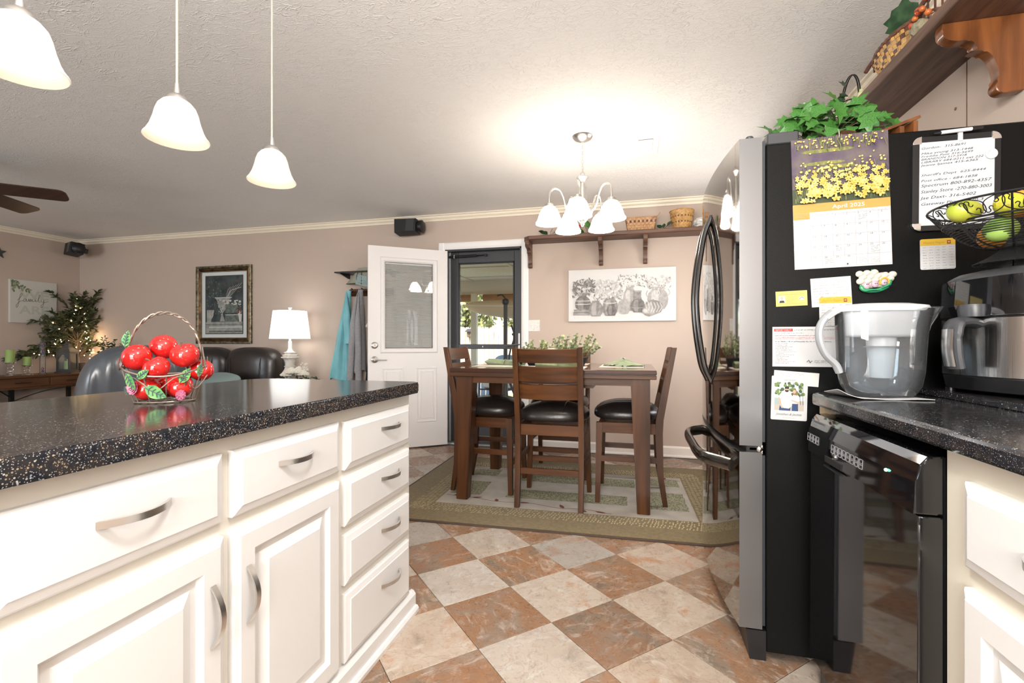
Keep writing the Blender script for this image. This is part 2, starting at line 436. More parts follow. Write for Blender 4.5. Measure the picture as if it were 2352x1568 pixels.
class B:
    def __init__(s):
        s.bm = bmesh.new()

    def _mi(s, n0, mi):
        if mi:
            s.bm.faces.ensure_lookup_table()
            for f in s.bm.faces[n0:]:
                f.material_index = mi

    def box(s, x0, x1, y0, y1, z0, z1, bev=0.0, mi=0, seg=1):
        bm = s.bm
        n0 = len(bm.faces)
        t = bmesh.new() if bev else bm
        v = [t.verts.new((x, y, z)) for z in (z0, z1) for y in (y0, y1) for x in (x0, x1)]
        for q in ((0, 2, 3, 1), (4, 5, 7, 6), (0, 1, 5, 4), (2, 6, 7, 3), (0, 4, 6, 2), (1, 3, 7, 5)):
            t.faces.new([v[i] for i in q])
        if bev:
            bmesh.ops.bevel(t, geom=list(t.edges), offset=bev, segments=seg, affect='EDGES', profile=0.5)
            s.merge(t, flat=big_faces(t, bev))
            t.free()
        s._mi(n0, mi)
        return s

    def merge(s, t, mx=None, flat=()):
        mp = {}
        ly = s.bm.faces.layers.int.get('flat') or s.bm.faces.layers.int.new('flat')
        for v in t.verts:
            mp[v] = s.bm.verts.new(mx @ v.co if mx else v.co)
        for f in t.faces:
            try:
                nf = s.bm.faces.new([mp[v] for v in f.verts])
                nf.material_index = f.material_index
                if f in flat:
                    nf[ly] = 1
            except ValueError:
                pass

    def hexa(s, p, mi=0):
        """8 corner points, bottom four then top four, each counter-clockwise"""
        n0 = len(s.bm.faces)
        v = [s.bm.verts.new(q) for q in p]
        for q in ((3, 2, 1, 0), (4, 5, 6, 7), (0, 1, 5, 4), (1, 2, 6, 5), (2, 3, 7, 6), (3, 0, 4, 7)):
            s.bm.faces.new([v[i] for i in q])
        s._mi(n0, mi)
        return s

    def lathe(s, prof, n=28, c=(0, 0, 0), mi=0, ax=None, sx=1.0, sy=1.0):
        """prof: (radius, height) pairs from one end to the other"""
        bm = s.bm
        n0 = len(bm.faces)
        rows = []
        for r, z in prof:
            if r <= 1e-6:
                rows.append([s._p((0, 0, z), c, ax)])
            else:
                rows.append([s._p((r * sx * math.cos(2 * PI * i / n), r * sy * math.sin(2 * PI * i / n), z), c, ax) for i in range(n)])
        for a, b in zip(rows, rows[1:]):
            for i in range(n):
                j = (i + 1) % n
                if len(a) == 1 and len(b) == 1:
                    continue
                if len(a) == 1:
                    bm.faces.new((a[0], b[j], b[i]))
                elif len(b) == 1:
                    bm.faces.new((a[i], a[j], b[0]))
                else:
                    bm.faces.new((a[i], a[j], b[j], b[i]))
        s._mi(n0, mi)
        return s

    def _p(s, p, c, ax):
        v = Vector(p)
        if ax is not None:
            v = ax @ v
        return s.bm.verts.new((v.x + c[0], v.y + c[1], v.z + c[2]))

    def tube(s, pts, r, n=8, closed=False, mi=0, flat=None):
        bm = s.bm
        n0 = len(bm.faces)
        pts = [Vector(p) for p in pts]
        m = len(pts)
        rr = r if isinstance(r, (list, tuple)) else [r] * m
        rows = []
        up = None
        for i, p in enumerate(pts):
            a = pts[(i - 1) % m] if (closed or i > 0) else p
            b = pts[(i + 1) % m] if (closed or i < m - 1) else p
            d = (b - a)
            if d.length < 1e-9:
                d = Vector((0, 0, 1))
            d.normalize()
            if up is None:
                up = Vector((0, 0, 1)) if abs(d.z) < 0.9 else Vector((1, 0, 0))
            u = d.cross(up)
            if u.length < 1e-6:
                u = d.orthogonal()
            u.normalize()
            w = u.cross(d).normalized()
            up = w
            k1, k2 = flat or (1, 1)
            rows.append([bm.verts.new(p + (u * math.cos(2 * PI * j / n) * k1 + w * math.sin(2 * PI * j / n) * k2) * rr[i]) for j in range(n)])
        rng = range(m) if closed else range(m - 1)
        for i in rng:
            a, b = rows[i], rows[(i + 1) % m]
            for j in range(n):
                bm.faces.new((a[j], a[(j + 1) % n], b[(j + 1) % n], b[j]))
        if not closed:
            bm.faces.new(rows[0][::-1])
            bm.faces.new(rows[-1])
        s._mi(n0, mi)
        return s

    def prism(s, pts, a, b, axis='z', mi=0, bev=0.0):
        """outline pts (2-D) pushed from a to b along an axis; for 'x' pts are (y,z), for 'y' (x,z), for 'z' (x,y)"""
        n0 = len(s.bm.faces)
        t = bmesh.new() if bev else s.bm

        def q(p, h):
            return {'x': (h, p[0], p[1]), 'y': (p[0], h, p[1]), 'z': (p[0], p[1], h)}[axis]
        lo = [t.verts.new(q(p, a)) for p in pts]
        hi = [t.verts.new(q(p, b)) for p in pts]
        n = len(pts)
        f1 = t.faces.new(lo[::-1])
        f2 = t.faces.new(hi)
        for i in range(n):
            t.faces.new((lo[i], lo[(i + 1) % n], hi[(i + 1) % n], hi[i]))
        if bev:
            ed = list(set(f1.edges) | set(f2.edges))
            bmesh.ops.bevel(t, geom=ed, offset=bev, segments=2, affect='EDGES', profile=0.5)
            s.merge(t, flat=set(f for f in big_faces(t, bev) if len(pts) < 7 or len(f.verts) > 4))
            t.free()
        s._mi(n0, mi)
        return s

    def ball(s, c, r, u=16, v=10, mi=0, fn=None, mx=None):
        bm = s.bm
        n0 = len(bm.faces)
        rx, ry, rz = (r, r, r) if not isinstance(r, (list, tuple)) else r
        rows = []
        for i in range(v + 1):
            th = PI * i / v
            row = []
            for j in range(1 if i in (0, v) else u):
                ph = 2 * PI * j / u
                d = Vector((math.sin(th) * math.cos(ph), math.sin(th) * math.sin(ph), math.cos(th)))
                if fn:
                    d = fn(d, th, ph)
                p = Vector((d.x * rx, d.y * ry, d.z * rz))
                if mx is not None:
                    p = mx @ p
                row.append(bm.verts.new((p.x + c[0], p.y + c[1], p.z + c[2])))
            rows.append(row)
        for a, b in zip(rows, rows[1:]):
            for j in range(u):
                k = (j + 1) % u
                if len(a) == 1:
                    bm.faces.new((a[0], b[j], b[k]))
                elif len(b) == 1:
                    bm.faces.new((a[j], b[0], a[k]))
                else:
                    bm.faces.new((a[j], b[j], b[k], a[k]))
        s._mi(n0, mi)
        return s

    def grid(s, fn, nu, nv, thick=0.0, mi=0, closed_u=False):
        """surface fn(u,v) -> point for u,v in 0..1; with thickness it gets a back"""
        bm = s.bm
        n0 = len(bm.faces)
        P = [[Vector(fn(i / nu, j / nv)) for j in range(nv + 1)] for i in range(nu + (0 if closed_u else 1))]
        nn = len(P)
        V = [[bm.verts.new(p) for p in r] for r in P]
        fs = []
        for i in range(nu):
            for j in range(nv):
                k = (i + 1) % nn
                fs.append(bm.faces.new((V[i][j], V[k][j], V[k][j + 1], V[i][j + 1])))
        if thick:
            bmesh.ops.recalc_face_normals(bm, faces=fs)
            bmesh.ops.solidify(bm, geom=fs, thickness=thick)
        s._mi(n0, mi)
        return s

    def poly(s, pts, mi=0):
        n0 = len(s.bm.faces)
        s.bm.faces.new([s.bm.verts.new(p) for p in pts])
        s._mi(n0, mi)
        return s

    def add_mesh(s, me, mx, mi=0):
        n0 = len(s.bm.faces)
        vv = [s.bm.verts.new(mx @ v.co) for v in me.vertices]
        for p in me.polygons:
            try:
                s.bm.faces.new([vv[i] for i in p.vertices])
            except ValueError:
                pass
        s._mi(n0, mi)

    def obj(s, name, m, parent=None, loc=None, rot=None, smooth=True, ang=35.0, kind=None, fix=True):
        bm = s.bm
        if fix:
            bmesh.ops.recalc_face_normals(bm, faces=list(bm.faces))
        if smooth:
            ca = math.radians(ang)
            ly = bm.faces.layers.int.get('flat')
            for f in bm.faces:
                f.smooth = not (ly and f[ly])
            for e in bm.edges:
                if len(e.link_faces) == 2:
                    e.smooth = e.calc_face_angle(0) < ca
        me = bpy.data.meshes.new(name)
        bm.to_mesh(me)
        bm.free()
        for x in (m if isinstance(m, (list, tuple)) else [m]):
            me.materials.append(MT[x] if isinstance(x, str) else x)
        o = bpy.data.objects.new(name, me)
        COL.objects.link(o)
        if parent is not None:
            o.parent = parent
        if loc is not None:
            o.location = loc
        if rot is not None:
            o.rotation_euler = rot
        if kind:
            o['kind'] = kind
        return o


def tag(o, label, cat, group=None):
    o['label'] = label
    o['category'] = cat
    if group:
        o['group'] = group
    return o


def thing(name, label, cat, loc=(0, 0, 0), rotz=0.0, group=None, rot=None):
    o = bpy.data.objects.new(name, None)
    o.empty_display_size = 0.05
    COL.objects.link(o)
    o.location = loc
    o.rotation_euler = rot or (0, 0, rotz)
    return tag(o, label, cat, group)


def struct(o):
    o['kind'] = 'structure'
    return o


def dup(root, loc=None, rot=None, label=None, group=None):
    r = root.copy()
    COL.objects.link(r)
    if loc is not None:
        r.location = loc
    if rot is not None:
        r.rotation_euler = rot
    if label:
        r['label'] = label
    if group:
        r['group'] = group
    for ch in list(root.children):
        c = ch.copy()
        COL.objects.link(c)
        c.parent = r
        for g in list(ch.children):
            d = g.copy()
            COL.objects.link(d)
            d.parent = c
    return r


def copy_part(o, loc, rot=None, scale=None, parent=None):
    c = o.copy()
    COL.objects.link(c)
    c.parent = parent if parent is not None else o.parent
    c.location = loc
    if rot is not None:
        c.rotation_euler = rot
    if scale is not None:
        c.scale = scale
    return c


_txt = {}


def text_mesh(body, shear=0.0, weight=0.0):
    k = (body, shear, weight)
    if k not in _txt:
        cu = bpy.data.curves.new('t', 'FONT')
        cu.body = body
        cu.size = 1.0
        cu.shear = shear
        cu.offset = weight
        cu.resolution_u = 2
        o = bpy.data.objects.new('t', cu)
        _txt[k] = bpy.data.meshes.new_from_object(o)
        bpy.data.objects.remove(o)
        bpy.data.curves.remove(cu)
    return _txt[k]


class Sheet:
    """flat print on a sheet: local x to the right, z up, facing -y"""

    def __init__(s):
        s.b = B()
        s.k = 0

    def y(s):
        s.k += 1
        return -0.0004 - 0.00002 * s.k

    def text(s, body, x, z, size, mi=0, shear=0.0, rot=0.0, width=None, weight=0.0, align=0.0, xs=1.0):
        me = text_mesh(body, shear, weight)
        xsv = [v.co.x for v in me.vertices] or [0, 1]
        w = max(xsv) - min(xsv)
        if width:
            xs = width / (w * size)
        off = -align * w * size * xs
        mx = Matrix.Translation((x, s.y(), z)) @ Matrix.Rotation(-rot, 4, 'Y') @ Matrix.Translation((off, 0, 0)) @ Matrix.Rotation(PI / 2, 4, 'X') @ Matrix.Diagonal((size * xs, size, size, 1))
        s.b.add_mesh(me, mx, mi)

    def rect(s, x0, x1, z0, z1, mi=0, rot=0.0):
        y = s.y()
        cx, cz = (x0 + x1) / 2, (z0 + z1) / 2
        c, n = math.cos(rot), math.sin(rot)
        s.b.poly([(cx + (x - cx) * c - (z - cz) * n, y, cz + (x - cx) * n + (z - cz) * c) for x, z in ((x0, z0), (x1, z0), (x1, z1), (x0, z1))], mi)

    def poly(s, pts, mi=0, y=None):
        y = s.y() if y is None else y
        s.b.poly([(p[0], y, p[1]) for p in pts], mi)

    def disc(s, x, z, rx, rz=None, mi=0, n=12, rot=0.0, y=None):
        rz = rz or rx
        c, q = math.cos(rot), math.sin(rot)
        s.poly([(x + rx * math.cos(t) * c - rz * math.sin(t) * q, z + rx * math.cos(t) * q + rz * math.sin(t) * c) for t in (2 * PI * i / n for i in range(n))], mi, y)

    def line(s, pts, w, mi=0):
        y = s.y()
        for i in range(len(pts) - 1):
            a, b = Vector(pts[i]), Vector(pts[i + 1])
            d = (b - a)
            if d.length < 1e-7:
                continue
            d = d.normalized() * (w / 2)
            nrm = Vector((-d.y, d.x))
            a2, b2 = a - d * 0.5, b + d * 0.5
            s.b.poly([(q.x, y, q.y) for q in (a2 - nrm, b2 - nrm, b2 + nrm, a2 + nrm)], mi)

    def scribble(s, x0, x1, z, h, w, mi=0, seed=0, slope=0.0, step=None):
        """a line of writing too small to read"""
        rnd = random.Random(seed)
        x = x0
        step = step or h * 0.38
        pts = []
        while x < x1:
            pts.append((x, z + slope * (x - x0) + rnd.uniform(-0.5, 0.5) * h))
            x += step * rnd.uniform(0.6, 1.4)
            if rnd.random() < 0.17 and len(pts) > 2:
                s.line(pts, w, mi)
                pts = []
                x += h * 0.8
        if len(pts) > 1:
            s.line(pts, w, mi)

    def obj(s, name, mats, parent, loc=(0, 0, 0)):
        return s.b.obj(name, mats, parent, loc, smooth=False, fix=False)


def spline(pts, n=8, closed=False):
    """Catmull-Rom through the points"""
    P = [Vector(p) for p in pts]
    m = len(P)
    out = []
    for i in range(m if closed else m - 1):
        p0 = P[(i - 1) % m] if (closed or i > 0) else P[i] * 2 - P[i + 1]
        p1, p2 = P[i], P[(i + 1) % m]
        p3 = P[(i + 2) % m] if (closed or i < m - 2) else p2 * 2 - p1
        for k in range(n):
            t = k / n
            out.append(0.5 * ((2 * p1) + (p2 - p0) * t + (2 * p0 - 5 * p1 + 4 * p2 - p3) * t * t + (3 * p1 - p0 - 3 * p2 + p3) * t ** 3))
    if not closed:
        out.append(P[-1])
    return out


def rrect(x0, x1, y0, y1, r, n=5, corners=(1, 1, 1, 1)):
    """rounded rectangle outline, corners from x0y0 counter-clockwise"""
    out = []
    for k, (cx, cy, a0) in enumerate(((x0 + r, y0 + r, PI), (x1 - r, y0 + r, 1.5 * PI), (x1 - r, y1 - r, 0), (x0 + r, y1 - r, 0.5 * PI))):
        if not corners[k]:
            out.append(((x0, y0), (x1, y0), (x1, y1), (x0, y1))[k])
            continue
        for i in range(n + 1):
            a = a0 + 0.5 * PI * i / n
            out.append((cx + r * math.cos(a), cy + r * math.sin(a)))
    return out


def cushion(b, c, r, e=2.6, u=24, v=14, mi=0, mx=None, fn=None):
    """soft block: superellipsoid"""
    def sp(x, p):
        return math.copysign(abs(x) ** p, x)

    def f(d, th, ph):
        k = 2.0 / e
        q = Vector((sp(math.sin(th), k) * sp(math.cos(ph), k), sp(math.sin(th), k) * sp(math.sin(ph), k), sp(math.cos(th), k)))
        return fn(q) if fn else q
    b.ball(c, r, u, v, mi, f, mx)
    return b


def leaf_pts(kind):
    if kind == 'ivy':
        return [(0, 0), (0.20, -0.16), (0.48, 0.02), (0.30, 0.26), (0.42, 0.56), (0.18, 0.52), (0, 1.0)]
    if kind == 'holly':
        return [(0, 0), (0.18, 0.10), (0.22, 0.22), (0.36, 0.30), (0.30, 0.42), (0.42, 0.55), (0.28, 0.66), (0.26, 0.80), (0.12, 0.86), (0, 1.05)]
    return [(0, 0), (0.16, 0.18), (0.24, 0.42), (0.20, 0.66), (0.09, 0.88), (0, 1.0)]


def leaf_into(b, mx, kind='oval', mi=0, fold=0.25, width=1.0, droop=0.25):
    """one leaf along local +y, folded at the midrib"""
    h = leaf_pts(kind)
    mid = [b.bm.verts.new(mx @ Vector((0, y, -droop * y * y))) for x, y in h]
    for sg in (1, -1):
        ed = [b.bm.verts.new(mx @ Vector((sg * x * width, y, abs(x) * fold - droop * y * y))) if x else mid[i] for i, (x, y) in enumerate(h)]
        for i in range(len(h) - 1):
            q = [mid[i], mid[i + 1], ed[i + 1], ed[i]]
            q2 = []
            for v in q:
                if v not in q2:
                    q2.append(v)
            if len(q2) > 2:
                f = b.bm.faces.new(q2 if sg > 0 else q2[::-1])
                f.material_index = mi


def orient(pos, direction, roll=0.0, s=1.0, up=None):
    d = Vector(direction).normalized()
    u = up or Vector((0, 0, 1))
    x = d.cross(u)
    if x.length < 1e-4:
        x = Vector((1, 0, 0))
    x.normalize()
    z = x.cross(d).normalized()
    m = Matrix(((x.x, d.x, z.x, 0), (x.y, d.y, z.y, 0), (x.z, d.z, z.z, 0), (0, 0, 0, 1)))
    return Matrix.Translation(pos) @ m @ Matrix.Rotation(roll, 4, 'Y') @ Matrix.Scale(s, 4)


# ------------------------------------------------------------------ the room shell
WY, WX, LX, BY, CZ = 4.73, 1.18, -7.11, -2.5, 2.42     # far wall, right wall, left wall, back wall, ceiling height
b = B()
b.box(LX - .15, WX + .15, BY - .15, WY + .15, -0.12, -0.006)
b.box(LX, -3.6, BY, WY, -0.006, 0.004, mi=1)
floor = struct(b.obj('floor', ['grout', 'carpet'], smooth=False))
b = B().box(LX - .15, WX + .15, BY - .15, WY + .15, CZ, CZ + 0.12)
ceiling = struct(b.obj('ceiling', 'ceil', smooth=False))
DX0, DX1, DZ = -1.935, -1.105, 2.05
b = B()
b.box(LX - .15, DX0, WY, WY + .15, 0, CZ).box(DX1, WX + .15, WY, WY + .15, 0, CZ).box(DX0, DX1, WY, WY + .15, DZ, CZ)
struct(b.obj('wall_far', 'wall', smooth=False))
struct(B().box(LX - .15, LX, BY, WY, 0, CZ).obj('wall_left', 'wall', smooth=False))
b = B()
b.box(WX, WX + .15, BY, 3.3, 0, CZ).box(WX, WX + .15, 4.2, WY, 0, CZ).box(WX, WX + .15, 3.3, 4.2, 0, .95).box(WX, WX + .15, 3.3, 4.2, 1.88, CZ)
struct(b.obj('wall_right', 'wall', smooth=False))
struct(B().box(LX - .15, WX + .15, BY - .15, BY, 0, CZ).obj('wall_back', 'wall', smooth=False))
# joint strip of the wall panels above the fridge, with its nail
b = B().box(WX - .002, WX, 2.107, 2.109, 1.5, 2.1).lathe([(0, 0), (.005, .001), (.006, .003), (0, .003)], 10, (WX - .004, 2.17, 1.955), ax=Matrix.Rotation(PI / 2, 3, 'Y'))
struct(b.obj('trim_5', 'shelf', smooth=False))

# crown moulding
cp = [(0, 0), (0.012, 0), (0.016, 0.018), (0.030, 0.030), (0.034, 0.048), (0.048, 0.052), (0.048, 0.062), (0, 0.062)]


def run_x(name, m, y, z, x0, x1, prof, sg=-1):
    return struct(B().prism([(y + sg * p, z + q) for p, q in prof], x0, x1, 'x').obj(name, m, ang=20))


def run_y(name, m, x, z, y0, y1, prof, sg=-1):
    return struct(B().prism([(x + sg * p, z + q) for p, q in prof], y0, y1, 'y').obj(name, m, ang=20))


run_x('trim_1', 'crown', WY, CZ - .062, LX, WX, cp)
run_y('trim_2', 'crown', LX, CZ - .062, BY, WY, cp, 1)
run_y('trim_3', 'crown', WX, CZ - .062, BY, WY, cp)
bp = [(0, 0), (.026, 0), (.026, .012), (.016, .022), (.016, .085), (.008, .10), (0, .10)]
run_x('baseboard_far', 'base', WY, 0, DX1 + .06, WX, bp)
run_x('baseboard_far_left', 'base', WY, 0, LX, DX0 - .09, bp)
run_y('baseboard_left', 'base', LX, 0, BY, WY, bp, 1)
run_y('baseboard_right', 'base', WX, 0, 2.75, WY, bp)

# door casing
t = struct(B().box(DX0 - .01, DX1 + .01, WY, WY + .15, 0, .018).obj('trim_4', 'nickel', smooth=False))
casing = [(0, 0), (.008, 0), (.012, .012), (.016, .02), (.018, .06), (.010, .072), (0, .072)]
b = B()
b.prism([(DX1 + q, WY - p) for p, q in casing], 0, DZ + .072, 'z')
b.prism([(DX0 - q, WY - p) for p, q in casing], 0, DZ + .072, 'z')
b.prism([(WY - p, DZ + q) for p, q in casing], DX0 - .002, DX1 + .002, 'x')
struct(b.obj('trim_6', 'trim', ang=20))
# jambs
b = B().box(DX0, DX0 + .018, WY, WY + .15, .018, DZ).box(DX1 - .018, DX1, WY, WY + .15, .018, DZ).box(DX0, DX1, WY, WY + .15, DZ - .018, DZ)
struct(b.obj('trim_7', 'darkgrey', smooth=False))

# floor tiles: 45 degrees to the walls
TS = 0.3128
OX, OY = -1.1917, 1.8160
tb = B().box(-TS / 2 + .0011, TS / 2 - .0011, -TS / 2 + .0011, TS / 2 - .0011, -0.006, 0.0, bev=0.0012)
tile0 = None
tl_me = None
for i in range(-16, 18):
    for j in range(-16, 18):
        x = OX + (i + .5) * 0.22117 + (j + .5) * 0.22117
        y = OY - (i + .5) * 0.22117 + (j + .5) * 0.22117
        if not (-2.9 < x < 1.05 and .55 < y < 4.62):
            continue
        if x < -1.15 and y < 1.7:
            continue
        if tile0 is None:
            tile0 = tb.obj('floor_tile', 'tile_light', floor, smooth=False)
            tl_me = tile0.data
            tr_me = tl_me.copy()
            tr_me.materials.clear()
            tr_me.materials.append(MT['tile_rust'])
            o = tile0
        else:
            o = tile0.copy()
            COL.objects.link(o)
        o.data = tl_me if (i + j) % 2 else tr_me
        o.location = (x, y, 0)
        o.rotation_euler = (0, 0, -PI / 4 + random.choice((0, PI / 2, PI, 1.5 * PI)))


# ------------------------------------------------------------------ the open entry door
def panel_frame(b, x0, x1, z0, z1, y, w=.022, h=.010, mi=0):
    """raised moulding ring on a face at y, towards +y"""
    pr = [(0, 0), (w * .25, h), (w * .7, h * .8), (w, 0)]
    c = [(x0, z0), (x1, z0), (x1, z1), (x0, z1)]
    rows = []
    for p, q in pr:
        rows.append([b.bm.verts.new((x0 + p if i in (0, 3) else x1 - p, y + q, z0 + p if i < 2 else z1 - p)) for i in range(4)])
    for a, d in zip(rows, rows[1:]):
        for i in range(4):
            f = b.bm.faces.new((a[i], a[(i + 1) % 4], d[(i + 1) % 4], d[i]))
            f.material_index = mi
    return b


DW, DH = 0.80, 2.028
b = B()
gx0, gx1, gz0, gz1 = 0.155, 0.635, 1.015, 1.875
b.box(0, gx0, 0, .044, .012, DH).box(gx1, DW, 0, .044, .012, DH).box(gx0, gx1, 0, .044, .012, gz0).box(gx0, gx1, 0, .044, gz1, DH)
door = struct(b.obj('door_1', 'door', None, (-1.915, 4.715, 0), (0, 0, math.radians(180 + 37.5)), smooth=False))
b = B()
panel_frame(b, gx0 - .05, gx1 + .05, gz0 - .05, gz1 + .05, .044, .05, .014)
b.obj('window_frame', 'door', door, ang=15)
for x0, x1 in ((.115, .325), (.455, .665)):
    b = B()
    panel_frame(b, x0, x1, .26, .82, .044, .018, .007)
    panel_frame(b, x0 + .035, x1 - .035, .295, .785, .044, .02, .006)
    b.box(x0 + .05, x1 - .05, .04, .0485, .31, .77)
    b.obj('door_panel', 'door', door, ang=15)
B().box(gx0, gx1, .036, .040, gz0, gz1).obj('window_pane', 'pane', door, smooth=False)
b = B()
nsl = 66
for k in range(nsl):
    z = gz0 + .012 + (gz1 - gz0 - .03) * k / (nsl - 1)
    b.hexa([(gx0 + .006, .010, z + .0048), (gx1 - .006, .010, z + .0048), (gx1 - .006, .024, z - .0052), (gx0 + .006, .024, z - .0052),
            (gx0 + .006, .010, z + .0056), (gx1 - .006, .010, z + .0056), (gx1 - .006, .024, z - .0044), (gx0 + .006, .024, z - .0044)])
b.obj('blind_slats', 'trim', door, smooth=False, kind='stuff')
B().box(gx0 + .004, gx1 - .004, .008, .028, gz1 - .018, gz1 - .002, .002).obj('blind_head_rail', 'trim', door)
for x in (gx0 + .11, gx1 - .11):
    B().tube([(x, .026, gz0 + .01), (x, .026, gz1 - .01)], .0012, 5).obj('blind_cord', 'trim', door)
RX = Matrix.Rotation(-PI / 2, 3, 'X')
dl = B().lathe([(0, 0), (.033, 0), (.033, .008), (.026, .014), (.020, .016), (.019, .022), (0, .022)], 26, (DW - .062, .044, 1.045), ax=RX)
dbolt = dl.obj('deadbolt', 'nickel', door)
B().box(DW - .064, DW - .060, .065, .067, 1.036, 1.054).obj('keyhole', 'darkgrey', dbolt, smooth=False)
b = B().lathe([(0, 0), (.033, 0), (.033, .009), (.022, .016), (.012, .020), (.012, .044), (0, .044)], 26, (DW - .062, .044, .905), ax=RX)
b.tube([(DW - .060, .083, .905), (DW - .10, .086, .904), (DW - .15, .084, .902), (DW - .172, .078, .902)], [.010, .009, .0075, .007], 10, flat=(1, .8))
b.obj('lever_handle', 'nickel', door)
B().box(DW - .001, DW + .0012, .012, .036, .99, 1.10).box(DW - .001, DW + .0012, .012, .036, .85, .96).obj('latch_plate', 'nickel', door, smooth=False)
for z in (.22, 1.02, 1.82):
    B().tube([(-.004, .012, z - .045), (-.004, .012, z + .045)], .006, 8).obj('hinge', 'nickel', door)

# ------------------------------------------------------------------ storm door in the opening
sx0, sx1, sy0, sy1, sz1 = DX0 + .035, DX1 - .019, WY + .075, WY + .11, DZ - .02
b = B()
b.box(sx0, sx0 + .088, sy0, sy1, .02, sz1, .003).box(sx1 - .075, sx1, sy0, sy1, .02, sz1, .003)
b.box(sx0 + .088, sx1 - .075, sy0, sy1, sz1 - .115, sz1, .003).box(sx0 + .088, sx1 - .075, sy0, sy1, .02, .22, .003)
sd = struct(b.obj('door_2', 'darkgrey'))
ix0, ix1 = sx0 + .088, sx1 - .075
B().box(ix0, ix1, sy0 - .004, sy1, 1.005, 1.055, .004).obj('mid_rail', 'darkgrey', sd)
B().box(ix0, ix1, sy0 + .014, sy0 + .018, 1.055, sz1 - .115).obj('upper_glass', 'pane', sd, smooth=False)
B().box(ix0, ix1, sy0 + .014, sy0 + .018, .22, 1.005).obj('lower_glass', 'pane', sd, smooth=False)
for a0, a1, c0, c1 in ((ix0, ix0 + .016, 1.055, sz1 - .115), (ix1 - .014, ix1, 1.055, sz1 - .115), (ix0, ix1, sz1 - .131, sz1 - .115), (ix0, ix0 + .016, .22, 1.005), (ix1 - .014, ix1, .22, 1.005)):
    B().box(a0, a1, sy0 - .006, sy0 + .012, c0, c1, .003).obj('glass_bead', 'black', sd)
b = B().tube([(sx0 - .005, sy0 - .03, sz1 - .05), (sx0 + .30, sy0 - .03, sz1 - .045)], .013, 10).tube([(sx0 + .30, sy0 - .03, sz1 - .045), (sx0 + .40, sy0 - .03, sz1 - .043)], .006, 8)
b.box(sx0 + .385, sx0 + .41, sy0 - .04, sy0, sz1 - .055, sz1 - .032)
cl = b.obj('door_closer', 'black', sd)
B().box(sx0 + .05, sx0 + .056, sy0 - .044, sy0 - .018, sz1 - .066, sz1 - .03).obj('closer_clip', 'nickel', cl, smooth=False)
b = B().tube(spline([(ix1 - .09, sy0 - .035, 1.035), (ix1 - .03, sy0 - .05, 1.045), (sx1 - .03, sy0 - .045, 1.052), (sx1 - .02, sy0, 1.05)], 6), .009, 8, flat=(1.2, .6))
b.box(sx1 - .035, sx1 - .012, sy0 - .008, sy0, 1.0, 1.17, .003)
b.obj('push_handle', 'nickel', sd)
B().box(-.004, .004, -.003, .003, -.007, .007).obj('rail_screw', 'nickel', sd, loc=(-1.54, sy0 - .006, 1.03), smooth=False)
B().box(DX0 + .018, DX0 + .035, sy0 - .01, sy1 + .02, .02, DZ - .02).obj('hinge_rail', 'grey', sd, smooth=False)

# windows that light the rooms: dining window on the right wall, living room window and an added, unseen kitchen window on the back wall
def window(name, cx, w, cz, h, wall):
    b = B()
    t_ = .06

    def bx(a0, a1, c0, c1, d0, d1):
        if wall == 'back':
            b.box(a0, a1, BY + d0, BY + d1, c0, c1, .003)
        else:
            b.box(WX - d1, WX - d0, a0, a1, c0, c1, .003)
    x0, x1, z0, z1 = cx - w / 2, cx + w / 2, cz - h / 2, cz + h / 2
    bx(x0 - t_, x0, z0 - t_, z1 + t_, 0, .03)
    bx(x1, x1 + t_, z0 - t_, z1 + t_, 0, .03)
    bx(x0, x1, z1, z1 + t_, 0, .03)
    bx(x0, x1, z0 - t_, z0, 0, .045)
    bx(x0, x1, cz - .018, cz + .018, 0, .02)
    return struct(b.obj(name, 'trim'))


window('window_1', 3.75, .9, 1.415, .93, 'right')
window('added_kitchen_window', -.2, 1.5, 1.55, 1.1, 'back')  # added, unseen frame round the kitchen fill light
window('window_3', -5.65, 2.4, 1.25, 1.7, 'back')


# ------------------------------------------------------------------ kitchen cabinets
MT['islandframe'] = mat('island_cream_white', (0.74, 0.715, 0.65), rough=0.35)


def ring_face(b, y0, y1, z0, z1, rings, fx, mi=0):
    """nested rectangle rings (inset, out) closed with a face; fx(out,y,z) -> point"""
    rows = []
    for ins, out in rings:
        rows.append([b.bm.verts.new(fx(out, y, z)) for y, z in ((y0 + ins, z0 + ins), (y1 - ins, z0 + ins), (y1 - ins, z1 - ins), (y0 + ins, z1 - ins))])
    for a, c in zip(rows, rows[1:]):
        for i in range(4):
            f = b.bm.faces.new((a[i], a[(i + 1) % 4], c[(i + 1) % 4], c[i]))
            f.material_index = mi
    b.bm.faces.new(rows[-1]).material_index = mi
    b.bm.faces.new(rows[0][::-1]).material_index = mi


DRAWER_R = [(0, 0), (0, .011), (.004, .014), (.020, .019), (.022, .021)]
DOOR_R = [(0, 0), (0, .012), (.004, .015), (.014, .019), (.016, .021), (.056, .021), (.060, .016), (.066, .010), (.078, .010), (.098, .018), (.102, .020)]


def pull(b, c, sg, length=.132, vert=False, bow=.028, w=.0125):
    def f(u, v):
        t = 2 * u - 1
        out = bow * (1 - t * t) + .001
        a = t * length / 2
        q = (v - .5) * w
        return (c[0] + sg * out, c[1] + (q if vert else a), c[2] + (a if vert else q))
    b.grid(f, 14, 1, .004)


